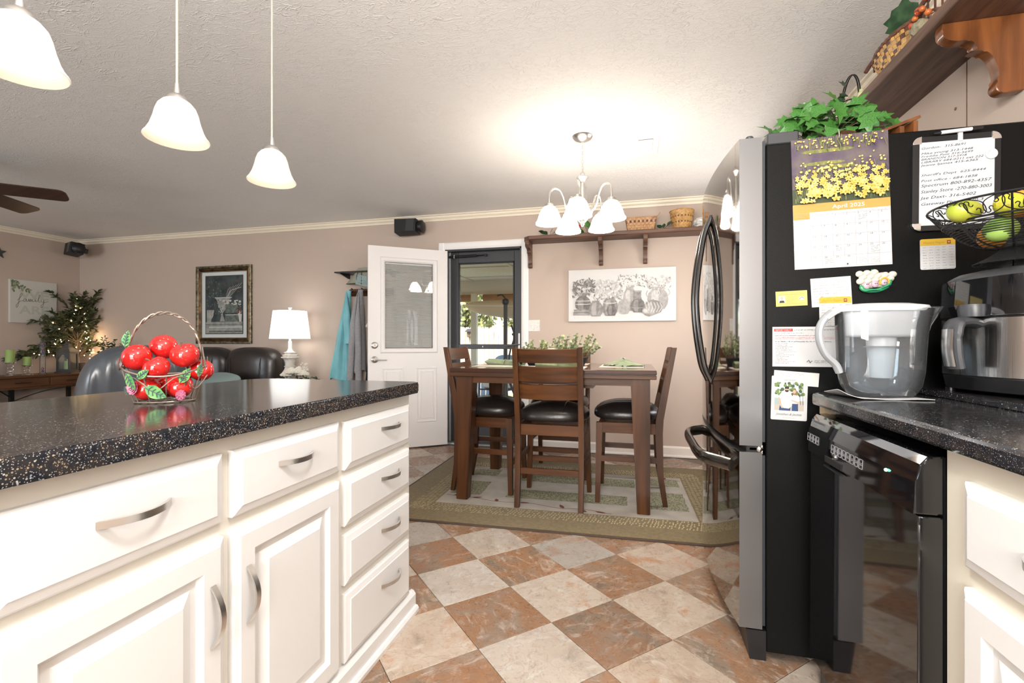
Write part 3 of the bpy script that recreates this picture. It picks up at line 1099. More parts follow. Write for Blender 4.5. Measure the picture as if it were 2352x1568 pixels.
def cabinet(name, label, fx0, sg, y0, y1, fronts, framemat, depth, ztop=.872, base=True, group=None):
    """fx0: x of the face frame; sg: +1 faces +x, -1 faces -x; fronts: (kind, ya, yb, za, zb, handle)"""
    t = thing(name, label, 'cabinet', (fx0, (y0 + y1) / 2, 0), 0, group)
    yc = (y0 + y1) / 2
    b = B().box(min(0, -sg * depth), max(0, -sg * depth), y0 - yc, y1 - yc, .0, ztop)
    b.obj('body', framemat, t, smooth=False)
    for kind, ya, yb, za, zb, hd in fronts:
        b = B()
        ring_face(b, ya - yc, yb - yc, za, zb, DRAWER_R if kind == 'drawer' else DOOR_R, lambda o, y, z: (sg * o, y, z))
        p = b.obj('drawer' if kind == 'drawer' else 'cabinet_door', 'cab', t, ang=12)
        if hd:
            b = B()
            pull(b, (sg * .021, hd[0] - yc, hd[1]), sg, vert=hd[2] if len(hd) > 2 else False)
            b.obj('pull_handle', 'nickel', p)
    if base:
        s0 = sg * .0
        q = [(0, 0), (.034, 0), (.034, .012), (.028, .022), (.020, .024), (.020, .066), (.012, .078), (0, .082)]
        B().prism([(sg * a, z) for a, z in q], y0 - yc, y1 - yc + (.02 if sg > 0 and y1 > 1.7 else 0), 'y').obj('base_moulding', 'cab', t, ang=20)
    return t


IX = -.868
c1 = cabinet('drawer_cabinet', 'white island cabinet with a stack of four drawers beside the walkway', IX, 1, 1.268, 1.745,
             [('drawer', 1.290, 1.722, .680, .829, (1.560, .772)), ('drawer', 1.290, 1.722, .508, .657, (1.560, .598)),
              ('drawer', 1.290, 1.722, .327, .480, (1.560, .418)), ('drawer', 1.290, 1.722, .090, .300, (1.560, .225))], 'islandframe', .46)
B().box(-.46, .012, .2385, .2505, 0, .082, .002).obj('base_moulding', 'cab', c1)
cabinet('base_cabinet', 'white island cabinet with two doors under two wide drawers', IX, 1, .43, 1.268,
        [('drawer', .868, 1.262, .685, .833, (1.066, .772)), ('drawer', .452, .843, .685, .833, (.652, .772)),
         ('door', .868, 1.262, .090, .655, (.905, .50, True)), ('door', .452, .845, .090, .655, (.810, .50, True))], 'islandframe', .46)
cabinet('base_cabinet', 'white island cabinet nearest the viewer with one door and one drawer', IX, 1, -.30, .43,
        [('drawer', -.27, .405, .685, .833, (.07, .772)), ('door', -.27, .405, .090, .655, (.37, .50, True))], 'islandframe', .46)

# island worktop
b = B()
out = rrect(-1.60, -.828, -.34, 1.772, .03, 5, (0, 1, 1, 0))
out = out[:-1] + [(-1.60 + .07 - .07 * math.sin(a), 1.772 - .07 + .07 * math.cos(a)) for a in (PI / 2 * i / 6 for i in range(7))]
b.prism(out, .872, .914, 'z', bev=.009)
tag(b.obj('island_worktop', 'counter'), 'speckled black solid-surface top of the kitchen island', 'countertop')

# right-hand run
cabinet('base_cabinet', 'cream cabinet with white drawer and door right of the dishwasher', .575, -1, .30, 1.083,
        [('drawer', .36, 1.012, .678, .827, (.80, .755)), ('door', .36, 1.012, .090, .642, (.42, .50, True))], 'cabframe', .58, base=False)
out = [(.541, 1.735 - .05), (.541, .25), (1.175, .25), (1.175, 1.762), (.60, 1.762)]
b = B().prism(out, .876, .914, 'z', bev=.008)
tag(b.obj('worktop', 'counter'), 'speckled black worktop over the dishwasher beside the fridge', 'countertop')
b = B().box(.84, 1.178, .9, 1.765, .914, .933, .003)
tag(b.obj('counter_slab', 'counter'), 'low speckled black slab lying on the worktop under the air fryer', 'slab')
t = thing('filler_panel', 'narrow cream wooden filler strip between dishwasher and fridge', 'filler panel', (.60, 1.70, 0))
B().box(0, .5, 0, .022, .0, .876).obj('panel', 'cabframe', t, smooth=False)
B().box(-.028, -.001, -.025, .018, .845, .8755).obj('block', mat('raw_pine', (.55, .42, .27), rough=.7), t, smooth=False)

# dishwasher
t = thing('dishwasher', 'glossy black dishwasher under the right worktop', 'dishwasher', (.530, 1.382, 0))
y0, y1 = -.292, .292
B().box(.045, .58, y0 + .004, y1 - .004, .09, .85).obj('tub', 'black', t, smooth=False)
b = B()
b.prism([(0, .11), (.002, .735), (.045, .735), (.045, .11)], y0, y1, 'y', bev=.003)
b.obj('door', 'blackgloss', t)
b = B().prism([(-.006, .738), (-.002, .80), (.006, .835), (.018, .850), (.045, .853), (.045, .738)], y0, y1, 'y', bev=.004)
cp_ = b.obj('control_panel', 'blackgloss', t)
s = B()
s.box(-.0075, -.004, .04, .15, .735, .752).box(-.010, -.002, .04, .15, .722, .727)
s.obj('handle_recess', 'black', cp_, smooth=False)
BP = mat('button_print', (.36, .36, .38), rough=.5)
bt0 = None
for yy in [.205 + .024 * k for k in range(4)] + [.024 * k - .075 for k in range(8)]:
    if bt0 is None:
        sh = B()
        for (a0, a1, z0, z1) in ((0, .019, .0220, .0233), (0, .019, 0, .0013), (0, .0013, 0, .0233), (.0177, .019, 0, .0233), (.005, .014, .009, .0107), (.005, .014, .013, .014)):
            sh.box(-.0007, 0, a0, a1, z0, z1)
        bt0 = sh.obj('touch_button', BP, cp_, (-.0050, yy, .768), (0, math.radians(4), 0), smooth=False)
    else:
        copy_part(bt0, (-.0050, yy, .768))
B().ball((-.005, -.185, .797), .0035, 10, 6).obj('status_light', mat('green_led', (.1, 1, .4), emit=8, ecol=(.12, 1, .42)), cp_)
B().box(.03, .06, y0, y1, .0, .10).obj('toe_kick', 'black', t, smooth=False)

# ------------------------------------------------------------------ refrigerator
FR = thing('refrigerator', 'tall french-door refrigerator in black stainless with pebbled black side', 'refrigerator', (.43, 1.77, 0))
D = .91                                                     # width along y


def arc_x(y):
    return -.117 + .165 * (y - D / 2) ** 2


B().box(0, .735, 0, D, .03, 1.735, .004).obj('cabinet_body', 'fridge_side', FR)


def bow_panel(ya, yb, za, zb, n=14):
    b = B()
    r = .010
    fr = [(arc_x(ya + (yb - ya) * i / n), ya + (yb - ya) * i / n) for i in range(n + 1)]
    out = fr + [(-.012, yb), (-.012, ya)]
    lo = [b.bm.verts.new((x, y, za)) for x, y in out]
    hi = [b.bm.verts.new((x, y, zb)) for x, y in out]
    m = len(out)
    for i in range(m):
        f = b.bm.faces.new((lo[i], lo[(i + 1) % m], hi[(i + 1) % m], hi[i]))
        f.material_index = 0 if i < n else 1
    b.bm.faces.new(lo[::-1]).material_index = 1
    b.bm.faces.new(hi).material_index = 1
    return b


def fridge_bar(b, pts, r, flat):
    b.tube(spline(pts, 10), r, 12, flat=flat)


for k, (ya, yb, hy) in enumerate(((0, D / 2 - .002, D / 2 - .055), (D / 2 + .002, D, D / 2 + .055))):
    d = bow_panel(ya, yb, .722, 1.762).obj('fridge_door', ['fridge_door', 'fridge_edge'], FR, ang=20)
    xx = arc_x(hy)
    b = B()
    fridge_bar(b, [(xx + .004, hy, 1.605), (xx - .030, hy, 1.50), (xx - .056, hy, 1.25), (xx - .030, hy, 1.00), (xx + .004, hy, .905)], .015, (1.0, .75))
    b.obj('door_handle', 'fridge_handle', d)
    B().box(-.017, -.002, ya + .006, yb - .006, .735, 1.75).obj('door_gasket', 'rubber', d, smooth=False)
fz = bow_panel(0, D, .105, .700, 26).obj('freezer_drawer', ['fridge_door', 'fridge_edge'], FR, ang=20)
b = B()
xm = arc_x(D / 2)
fridge_bar(b, [(arc_x(.09) + .004, .09, .632), (xm - .055, .22, .632), (xm - .066, D / 2, .632), (xm - .055, D - .20, .632), (arc_x(D - .09) + .004, D - .09, .632)], .024, (.7, 1.0))
b.obj('drawer_handle', 'fridge_handle', fz)
B().box(-.017, -.002, .006, D - .006, .115, .69).obj('drawer_gasket', 'rubber', fz, smooth=False)
b = B().box(-.012, -.06, .004, D - .004, .700, .722)
b.obj('drawer_gap', 'black', FR, smooth=False)
B().prism([(-.062, .100), (-.050, .0), (0, .0), (0, .100)], .002, D - .002, 'y').obj('base_grille', 'black', FR, smooth=False)
for yy in (.012, D - .08):
    b = B().box(-.052, .0, yy, yy + .068, 1.736, 1.752, .002).box(.004, .10, yy - .008, yy + .075, 1.735, 1.775, .004)
    b.lathe([(0, 0), (.013, 0), (.013, .036), (.010, .040), (0, .040)], 16, (-.045, yy + .018, 1.738))
    b.obj('hinge_cover', 'darkgrey', FR)
b = B().ball((-.02, .004, .711), .012, 10, 6).ball((-.012, .0, .72), .006, 8, 5).ball((-.012, .0, .702), .006, 8, 5).box(-.05, -.01, .004, .05, .707, .715)
b.obj('middle_hinge', 'chrome', FR)
FY = 1.7698                                                 # plane of the fridge side


def on_fridge(name, label, cat, cx, cz, tilt=0.0, group=None):
    return thing(name, label, cat, (cx, FY, cz), rot=(0, tilt, 0), group=group)


# calendar
MT['cal_sky'] = mat('calendar_photo_purple', (.065, .042, .080), (.12, .095, .095), sc=18, rough=.5)
MT['cal_green'] = mat('calendar_photo_green', (.11, .13, .035), (.25, .24, .06), sc=26, st=(3, 1, 1), rough=.5)
MT['daff'] = mat('daffodil_yellow', (.50, .35, .055), (.60, .49, .18), sc=60, rough=.5)
MT['daff2'] = mat('daffodil_cup', (.52, .26, .02), rough=.5)
cal = on_fridge('wall_calendar', 'April wall calendar with a daffodil photograph hanging on the fridge side', 'calendar', .648, 1.529, math.radians(-1.6))
W, H = .277, .428
B().box(-W / 2, W / 2, -.004, 0, -H / 2, -H / 2 + .213).obj('month_page', 'paper', cal, smooth=False)
B().box(-W / 2, W / 2, -.0035, 0, -H / 2 + .2135, H / 2).obj('photo_page', 'cal_sky', cal, smooth=False)
s = Sheet()
rnd = random.Random(3)
zt, zb = H / 2, -H / 2 + .213
for k in range(9):                                         # green meadow bands
    x0 = rnd.uniform(-W / 2, 0)
    z0 = rnd.choice((zb + .115, zb + .13, zb + .15, zb + .17))
    s.disc(max(-W / 2 + .05, min(W / 2 - .05, x0 + .05)), z0, .05, .006, 0, 14)
s.rect(-W / 2, W / 2, zb, zb + .05, 3)
for k in range(230):                                       # grass blades
    x = rnd.uniform(-W / 2 + .004, W / 2 - .004)
    z = rnd.uniform(zb, zb + .095) if k < 170 else rnd.uniform(zb + .165, zt - .02)
    s.line([(x, z), (min(W / 2 - .002, max(-W / 2 + .002, x + rnd.uniform(-.008, .008))), min(z + rnd.uniform(.012, .04), zt))], rnd.uniform(.001, .0022), rnd.choice((0, 0, 3)))
fl = []
for k in range(430):
    q = rnd.random()
    x = rnd.uniform(-W / 2 + .01, W / 2 - .01)
    mid = .50 + .16 * (x / W + .5)
    if mid < q < .84 and rnd.random() < .90:
        continue
    if q < .10 and rnd.random() < .75:
        continue
    fl.append((q, x, zb + .004 + (zt - zb - .008) * q))
for q, x, z in sorted(fl, reverse=True):
    r = .0032 + .0085 * max(0, (.60 - q)) / .60 * rnd.uniform(.7, 1.2)
    a0 = rnd.uniform(0, 1)
    y = s.y()
    if r > .005:
        for i in range(5):
            a = a0 + i * 2 * PI / 5
            px = min(W / 2 - r * .6, max(-W / 2 + r * .6, x + r * .62 * math.cos(a)))
            pz = min(zt - r * .5, max(zb + r * .5, z + r * .62 * math.sin(a)))
            s.disc(px, pz, r * .55, r * .34, 1, 7, a, y - .000003 * i)
        s.disc(min(W / 2 - r * .5, max(-W / 2 + r * .5, x)), z, r * .34, r * .30, 2, 8, 0, y - .00003)
    else:
        s.disc(x, z, r, r * .8, 1, 6, a0, y)
o = s.obj('daffodil_print', ['cal_green', 'daff', 'daff2', mat('calendar_deep_green', (.035, .05, .02), rough=.5)], cal, (0, -.0035, 0))
s = Sheet()
zg = -H / 2 + .213
s.rect(-W / 2, W / 2, zg - .028, zg, 0)
s.rect(-W / 2, -W / 2 + .048, zg - .050, zg - .028, 0)
s.text('April 2025', .022, zg - .0205, .0175, 3, width=.092, align=.5, weight=.015)
gx0_, gx1_ = -W / 2 + .049, W / 2 - .002
gz1_, gz0_ = zg - .032, -H / 2 + .005
cw, chh = (gx1_ - gx0_) / 7, (gz1_ - .006 - gz0_) / 5
for i in range(8):
    s.rect(gx0_ + i * cw - .0003, gx0_ + i * cw + .0003, gz0_, gz1_, 1)
for i in range(6):
    s.rect(gx0_, gx1_, gz0_ + i * chh - .0003, gz0_ + i * chh + .0003, 1)
for i in range(7):
    s.scribble(gx0_ + i * cw + .006, gx0_ + (i + 1) * cw - .006, gz1_ - .003, .0016, .0004, 2, i)
for k in range(12):
    s.scribble(-W / 2 + .006, -W / 2 + .044, zg - .058 - k * .008, .0003, .00025, 2, k)
for k in range(3):
    s.scribble(-W / 2 + .006, -W / 2 + .040, zg - .033 - k * .005, .0016, .0005, 3, k)
d = 1
for r_ in range(5):
    for c_ in range(7):
        if (r_ == 0 and c_ < 2) or d > 30:
            continue
        x, z = gx0_ + c_ * cw + .003, gz0_ + (5 - r_) * chh - .0085
        s.text(str(d), x, z, .0085, 2 if c_ else 1)
        if d in (3, 22, 25, 28):
            for q in range({3: 3, 22: 2, 25: 4, 28: 3}[d]):
                s.scribble(x + .002, x + .026, z - .006 - q * .0055, .004, .0005, 4, d * 7 + q, .15)
        d += 1
for c_ in (4, 5):
    for q in range(5):
        s.scribble(gx0_ + c_ * cw + .004, gx0_ + (c_ + 1) * cw - .004, gz0_ + .020 - q * .0038, .0016, .0004, 2, c_ * 9 + q)
s.disc(0.01, -H / 2 + .008, .0025, None, 4)
s.obj('calendar_print', ['gold', 'palegrey', 'greyink', 'paper', 'ink'], cal, (0, -.004, 0))
b = B().tube([(0, -.004, H / 2 + .018), (0, -.009, H / 2 + .012), (0, -.009, H / 2 - .004), (0, -.006, H / 2 - .010), (0, -.004, H / 2 - .006)], .0016, 6)
b.obj('hook', 'chrome', cal)

# whiteboard
wb = on_fridge('whiteboard', 'magnetic whiteboard of phone numbers with black frame and silver corners', 'whiteboard', .956, 1.563, math.radians(.5))
w, h = .226, .292
B().prism(rrect(-w / 2, w / 2, -h / 2, h / 2, .022), -.010, 0, 'y', bev=.002).obj('frame', 'black', wb)
B().box(-w / 2 + .018, w / 2 - .016, -.0112, -.009, -h / 2 + .016, h / 2 - .018).obj('writing_surface', mat('whiteboard_white', (.52, .54, .56), rough=.2), wb, smooth=False)
for cx, cz, a in ((-1, 1, 90), (1, 1, 0), (-1, -1, 180), (1, -1, 270)):
    b = B()
    r0, r1 = .004, .024
    pts = [(r1 * math.cos(math.radians(a + t)), r1 * math.sin(math.radians(a + t))) for t in range(0, 91, 15)] + [(0, 0)]
    b.prism([(cx * (w / 2 - .024 + .001) + p, cz * (h / 2 - .024 + .001) + q) for p, q in pts], -.0125, -.001, 'y', bev=.001)
    b.obj('corner_cap', 'chrome', wb)
s = Sheet()
lines = [('Gordon-  315-8691', .1060, .0098, .118), ('Mike young 313-1448', .0900, .0088, .138), ('Freddie Pate 316-5699', .0810, .0080, .138), ('BRANDON 317-5918', .0720, .0084, .122),
         ('LIBRARY 684-0211 ext 222', .0630, .0084, .165), ('Jeanie Ijames 415-6365', .0535, .0088, .155), ("Sheriff's Dept  625-8444", .0225, .0095, .172), ('Post office - 684-1838', .0050, .0098, .150),
         ('Spectrum 800-892-4357', -.0110, .0125, .188), ('Stanley Store -270-880-3003', -.0300, .0135, .188), ('Jae Daxt- 316-5402', -.0490, .0125, .150), ('Gateway Pharm. 270-3', -.0680, .0115, .165)]
for part in (lines[:6], lines[6:]):
    s = Sheet()
    for k, (tx, z, sz, wd) in enumerate(part):
        s.text(tx, -w / 2 + .021, z, sz, 0, shear=.28, rot=math.radians(3.0), width=wd * .97)
    s.obj('handwriting', 'ink', wb, (0, -.0112, 0))
b = B().lathe([(.011, 0), (.015, .001), (.0155, .005), (.012, .007), (.008, .004), (0, .004)], 22, (w / 2 - .026, -.0112, .078), ax=Matrix.Rotation(PI / 2, 3, 'X'))
b.obj('round_magnet', 'white', wb)
b = B().tube([(-.045, -.018, h / 2 + .006), (-.040, -.018, h / 2 + .0065), (.035, -.018, h / 2 + .010)], .0055, 10)
mk = b.obj('marker', 'white', wb)
B().tube([(-.062, -.018, h / 2 + .0055), (-.044, -.018, h / 2 + .006)], [.003, .0056], 10).obj('marker_tip', 'black', mk)
B().tube([(.035, -.018, h / 2 + .010), (.062, -.018, h / 2 + .0115)], .0058, 10).obj('marker_cap', 'black', mk)
B().box(.004, .016, -.014, -.006, h / 2 - .022, h / 2 + .012, .001).obj('marker_clip', 'white', wb)


def small_card(name, label, cat, cx, cz, w, h, m, tilt=0.0, th=.0012, r=None, group=None):
    t = on_fridge(name, label, cat, cx, cz, tilt, group)
    if r:
        B().prism(rrect(-w / 2, w / 2, -h / 2, h / 2, r), -th, 0, 'y').obj('card', m, t, smooth=False)
    else:
        B().box(-w / 2, w / 2, -th, 0, -h / 2, h / 2).obj('card', m, t, smooth=False)
    return t


def measure_magnet(label, cx, cz, tilt):
    t = small_card('measure_magnet', label, 'magnet', cx, cz, .092, .095, 'paper', tilt, .002, .005, 'kitchen measure magnets on the fridge')
    s = Sheet()
    s.poly(rrect(-.046, .046, .027, .0475, .005, 4, (0, 0, 1, 1)), 0)
    s.text('Measure Magnet', -.038, .033, .0085, 1, width=.056)
    s.rect(.024, .034, .030, .041, 2)
    s.rect(.026, .032, .034, .038, 0)
    for r_ in range(9):
        for c_ in range(5):
            s.scribble(-.040 + c_ * .0172, -.030 + c_ * .0172 + (.004 if c_ == 4 else 0), .021 - r_ * .0082, .0018, .00055, 3, r_ * 5 + c_)
    s.obj('print', ['yellow', mat('brown_print', (.35, .20, .02), rough=.7), 'maroon', 'greyink'], t, (0, -.002, 0))


measure_magnet('yellow-topped Measure Magnet under the whiteboard', .914, 1.346, math.radians(-.8))

t = small_card('paper_note', 'handwritten crumpled paper note above the pitcher on the fridge', 'note', .622, 1.236, .116, .094, 'paper2', math.radians(-3))
s = Sheet()
for r_ in range(9):
    s.scribble(-.052, -.052 + random.uniform(.03, .055), .040 - r_ * .009, .0030, .00055, 0, r_)
    s.scribble(.005, .005 + random.uniform(.02, .045), .040 - r_ * .009, .0040, .00055, 1, r_ + 40)
s.obj('handwriting', ['greyink', mat('pencil_ink', (.20, .20, .21), rough=.7)], t, (0, -.0012, 0))
measure_magnet('yellow-topped Measure Magnet holding the handwritten note', .634, 1.172, math.radians(-1))

t = small_card('business_card', 'small yellow business card with a portrait on the fridge', 'card', .506, 1.217, .094, .050, 'cardyellow', math.radians(-2))
s = Sheet()
s.rect(-.039, -.019, -.013, .010, 0)
s.disc(-.029, .001, .0045, .006, 1)
s.poly([(-.037, -.013), (-.021, -.013), (-.023, -.006), (-.035, -.006)], 2)
s.rect(-.040, .040, .013, .0138, 3)
s.rect(-.040, .040, -.0175, -.0168, 3)
for k in range(5):
    s.scribble(-.014, .016, .008 - k * .005, .0022, .0005, 3, k)
s.scribble(-.035, .035, .019, .0022, .0005, 3, 77)
s.disc(.030, -.001, .009, .006, 0)
s.line([(.023, -.003), (.03, .003), (.037, -.002)], .0012, 2)
SKIN = mat('printed_skin', (.55, .34, .25), rough=.6)
s.obj('print', ['paper', SKIN, 'ink', mat('brown_card_print', (.30, .23, .05), rough=.7)], t, (0, -.0012, 0))

t = small_card('report_sheet', 'white medical notice with red REPORT EARLY heading behind the pitcher', 'notice', .562, 1.057, .226, .132, 'paper', 0, .0008)
s = Sheet()
s.rect(-.108, -.052, .051, .060, 0)
s.text('REPORT EARLY!', -.104, .0525, .0082, 1, width=.046)
s.scribble(-.048, .10, .0555, .0028, .0009, 2, 1)
s.scribble(-.105, -.02, .045, .0028, .0007, 3, 2)
s.scribble(-.105, .04, .037, .0022, .0008, 0, 3)
for k in range(2):
    s.scribble(-.105, .08, .031 - k * .0045, .0018, .0006, 0, 5 + k)
s.scribble(-.105, .06, .017, .0026, .0009, 2, 8)
for k in range(13):
    s.scribble(-.105, -.03 - random.uniform(0, .05), .0105 - k * .0054, .0020, .0006, 3, 20 + k)
s.line([(-.012, -.050), (-.006, -.044), (-.002, -.052), (.004, -.046)], .0016, 2)
for k in range(2):
    s.scribble(.010, .09, -.046 - k * .006, .0028, .0008, 3, 50 + k)
s.obj('print', ['redink', 'paper', 'ink', 'greyink'], t, (0, -.0008, 0))

t = small_card('note_slip', 'white slip of paper tucked behind the wedding card', 'note', .520, .952, .134, .045, 'paper2', math.radians(4), .0008)
s = Sheet()
for k in range(3):
    s.scribble(-.05 + .008 * k, .028, .013 - k * .009, .007, .0006, 0, k + 5, step=.004)
s.obj('handwriting', 'greyink', t, (0, -.0008, 0))
t = small_card('photo_card', 'white save-the-date card with a photograph of a couple on the fridge', 'photo card', .499, .886, .108, .146, 'paper', math.radians(1.5), .0016, .004)
JEAN = mat('printed_denim', (.02, .05, .14), rough=.6)
s = Sheet()
s.rect(-.044, .044, -.041, .052, 0)
s.poly([(-.044, -.041), (.044, -.041), (.044, -.008), (-.044, -.004)], 1)
for k in range(46):
    s.disc(random.uniform(-.042, .042), random.uniform(.006, .050), random.uniform(.003, .0065), None, 2 + (k % 2), 7)
for k, x in enumerate((.026, .034, .041)):
    s.line([(x, -.02), (x - .014 + .006 * k, .051)], .0012, 4)
s.rect(-.044, -.022, -.020, .000, 8)
s.poly([(-.030, -.041), (.004, -.041), (.004, -.028), (-.028, -.024)], 6)
s.poly([(-.033, .004), (-.024, .018), (-.010, .022), (.002, .017), (.008, .000), (.008, -.024), (.000, -.034), (-.016, -.033), (-.026, -.022), (-.026, -.004)], 5)
s.poly([(-.033, .004), (-.026, -.002), (-.022, -.024), (-.017, -.032), (-.022, -.034), (-.029, -.022)], 7)
s.disc(-.008, .029, .0068, .0085, 7)
s.poly([(-.0148, .031), (-.0012, .031), (-.002, .037), (-.006, .0395), (-.011, .039), (-.014, .036)], 4)
s.poly([(-.014, .027), (-.002, .027), (-.003, .022), (-.008, .0195), (-.0125, .022)], 4)
s.poly([(.008, -.041), (.027, -.041), (.026, -.018), (.009, -.018)], 6)
s.poly([(.006, -.018), (.028, -.016), (.030, .006), (.020, .016), (.011, .014), (.010, .000)], 5)
s.poly([(.011, .012), (.009, .026), (.0125, .030), (.020, .029), (.022, .020), (.024, .010)], 9)
s.disc(.0145, .0225, .0046, .0062, 7)
s.poly([(.030, -.012), (.026, -.016), (.006, -.008), (.006, -.004), (.024, -.010)], 7)
s.text('SAVE THE DATE', 0, .0585, .0042, 10, width=.034, align=.5)
s.text('Jonathan & Jacinta', 0, -.0565, .0105, 10, shear=.4, width=.078, align=.5)
s.scribble(-.018, .018, -.0655, .0014, .0004, 10, 4)
s.obj('photograph', [mat('print_pale_sky', (.62, .68, .66), rough=.5), mat('print_deck', (.42, .38, .33), rough=.5), mat('print_tree', (.13, .20, .06), rough=.5), mat('print_tree_dark', (.05, .09, .03), rough=.5), 'ink', mat('print_white_shirt', (.74, .70, .65), rough=.5), JEAN, SKIN, mat('print_rail', (.30, .38, .36), rough=.5), mat('print_hair', (.22, .12, .06), rough=.5), 'greyink'], t, (0, -.0016, 0))

# moulded pea-pod magnet
t = on_fridge('pea_pod_magnet', 'moulded magnet of three little faces in a leafy green pod', 'magnet', .744, 1.258, math.radians(-5))
b = B()
for k in range(13):
    b.ball((-.040 + .082 * ((k % 5) / 4) + .008 * (k // 5 % 2), -.006, .012 + .012 * (k // 5)), (.012, .008, .0105), 10, 6)
b.box(-.040, .040, -.008, 0, -.012, .034, .004)
b.obj('bonnet', mat('cream_resin', (.56, .54, .46), rough=.4), t)
b = B()
for k, x in enumerate((-.026, -.003, .022)):
    b.ball((x, -.012, -.004 + .003 * k), (.0105, .006, .0115), 12, 8)
b.obj('faces', mat('mauve_resin', (.52, .36, .42), rough=.4), t)
b = B()
for x0 in (-.028, -.024, -.005, .0, .020, .025):
    b.ball((x0, -.0185, .000), (.0014, .001, .0018), 6, 4)
b.obj('eyes', 'ink', t)
b = B().tube(spline([(.010, -.013, -.004), (.013, -.014, .010), (.024, -.014, .015), (.034, -.013, .008), (.035, -.012, -.006)], 5), .0028, 7)
b.obj('hair_trim', mat('gold_resin', (.60, .36, .05), rough=.4), t)
b = B()
b.tube(spline([(-.042, -.008, .0), (-.034, -.010, -.016), (0, -.012, -.022), (.030, -.010, -.012), (.043, -.007, .010)], 6), [.004] * 2 + [.0065] * 22 + [.004], 8)
b.tube([(-.01, -.004, .036), (-.006, -.006, .042), (-.004, -.006, .046)], .0025, 6)
b.obj('pod', mat('green_resin', (.03, .26, .11), rough=.35), t)
b = B()
for mx_, sc_ in (((-.032, -.015, -.022), .040), ((.006, -.015, -.020), .048)):
    leaf_into(b, orient(mx_, (1, -.1, .25 if mx_[0] > 0 else -.1), 1.3, sc_, up=Vector((0, -1, 0))), fold=.1, width=1.2, droop=.05)
b.obj('pod_leaves', mat('blue_green_resin', (.03, .09, .20), (.03, .20, .14), sc=80, rough=.35), t)


# ------------------------------------------------------------------ things on the right worktop
t = thing('paper_towel', 'folded white paper towel under the water pitcher', 'paper towel', (.665, 1.575, .914), math.radians(6))
b = B()


def tw(u, v):
    x, y = -.105 + .215 * u, -.065 + .13 * v
    lift = .020 * max(0, (.18 - u) / .18) ** 1.3 * (1 - abs(v - .4))
    return (x, y, .0022 + .0012 * math.sin(u * 9 + v * 4) + lift)


b.grid(tw, 26, 12, .0014)
b.obj('sheet', 'paper', t)

PIT = thing('water_filter_pitcher', 'clear water filter pitcher with white lid and grey handle', 'pitcher', (.690, 1.590, .9185), math.radians(7))


def oval(z, a0, a1, w, n=30, p=2.5):
    """plan of the pitcher at height z: from x=a0 to a1, half width w"""
    out = []
    for i in range(n):
        t_ = 2 * PI * i / n
        c, s_ = math.cos(t_), math.sin(t_)
        out.append(((a0 + a1) / 2 + (a1 - a0) / 2 * math.copysign(abs(c) ** (2 / p), c), w * math.copysign(abs(s_) ** (2 / p), s_), z))
    return out


def skin(b, rings, cap0=True, cap1=True, mi=0):
    rows = [[b.bm.verts.new(p) for p in r] for r in rings]
    n = len(rows[0])
    for a, c in zip(rows, rows[1:]):
        for i in range(n):
            f = b.bm.faces.new((a[i], a[(i + 1) % n], c[(i + 1) % n], c[i]))
            f.material_index = mi
    if cap0:
        b.bm.faces.new(rows[0][::-1]).material_index = mi
    if cap1:
        b.bm.faces.new(rows[-1]).material_index = mi
    return b


wall_prof = [(0.0, .030, .165, .050), (.006, .016, .180, .058), (.030, -.002, .196, .064), (.07, -.010, .204, .067), (.13, -.012, .208, .068), (.19, -.014, .212, .069), (.228, -.015, .222, .069), (.247, -.016, .228, .069)]
X0 = -.105
b = B()
outer = [oval(z, X0 + a0, X0 + a1, w) for z, a0, a1, w in wall_prof]
inner = [oval(max(z, .004), X0 + a0 + .003, X0 + a1 - .003, w - .003) for z, a0, a1, w in wall_prof]
skin(b, outer + inner[::-1], True, True)
b.obj('clear_jug', 'pitcher', PIT, ang=60)
b = B()
wp = [(max(z, .0045), X0 + a0 + .0036, X0 + a1 - .0036, w - .0036) for z, a0, a1, w in wall_prof if z <= .131] + [(.142, X0 - .0122 + .0036, X0 + .209 - .0036, .0644)]
skin(b, [oval(z, a0, a1, w) for z, a0, a1, w in wp])
b.obj('water', 'water', PIT, ang=60)
b = B()
skin(b, [oval(z, X0 + a0, X0 + a1, w) for z, a0, a1, w in ((.168, .0, .190, .055), (.176, -.006, .196, .061), (.246, -.010, .203, .064))])
b.obj('hopper', 'white', PIT, ang=60)
B().lathe([(0, .052), (.027, .052), (.028, .056), (.034, .13), (.036, .168), (0, .168)], 24, (-.005, 0, 0)).obj('filter', 'white', PIT)
b = B()
skin(b, [oval(z, X0 + a0, X0 + a1, w) for z, a0, a1, w in ((.240, -.018, .212, .0705), (.248, -.022, .216, .0725), (.256, -.020, .212, .070), (.262, .02, .17, .05))])
b.obj('lid', 'white', PIT, ang=50)
b = B()
skin(b, [oval(z, a0, a1, w, 14) for z, a0, a1, w in ((.15, .098, .106, .012), (.20, .098, .116, .024), (.235, .096, .136, .034), (.252, .094, .150, .038))], True, False)
b.obj('spout', 'pitcher', PIT, ang=60)
b = B()
hp = spline([(X0 - .012, 0, .246), (X0 - .040, 0, .232), (X0 - .062, 0, .200), (X0 - .064, 0, .160), (X0 - .048, 0, .118), (X0 - .022, 0, .090), (X0 - .010, 0, .066)], 6)
b.tube(hp, .0135, 10, flat=(1.15, .72))
b.obj('handle', 'grey', PIT)
B().tube([hp[0], hp[3], hp[8]], [.0145, .0145, .0138], 10, flat=(1.15, .72)).obj('handle_cap', 'white', PIT)

# air fryer
AF = thing('air_fryer', 'steel and black air fryer under the wire fruit bowl', 'air fryer', (1.018, 1.545, .9335), math.radians(12))


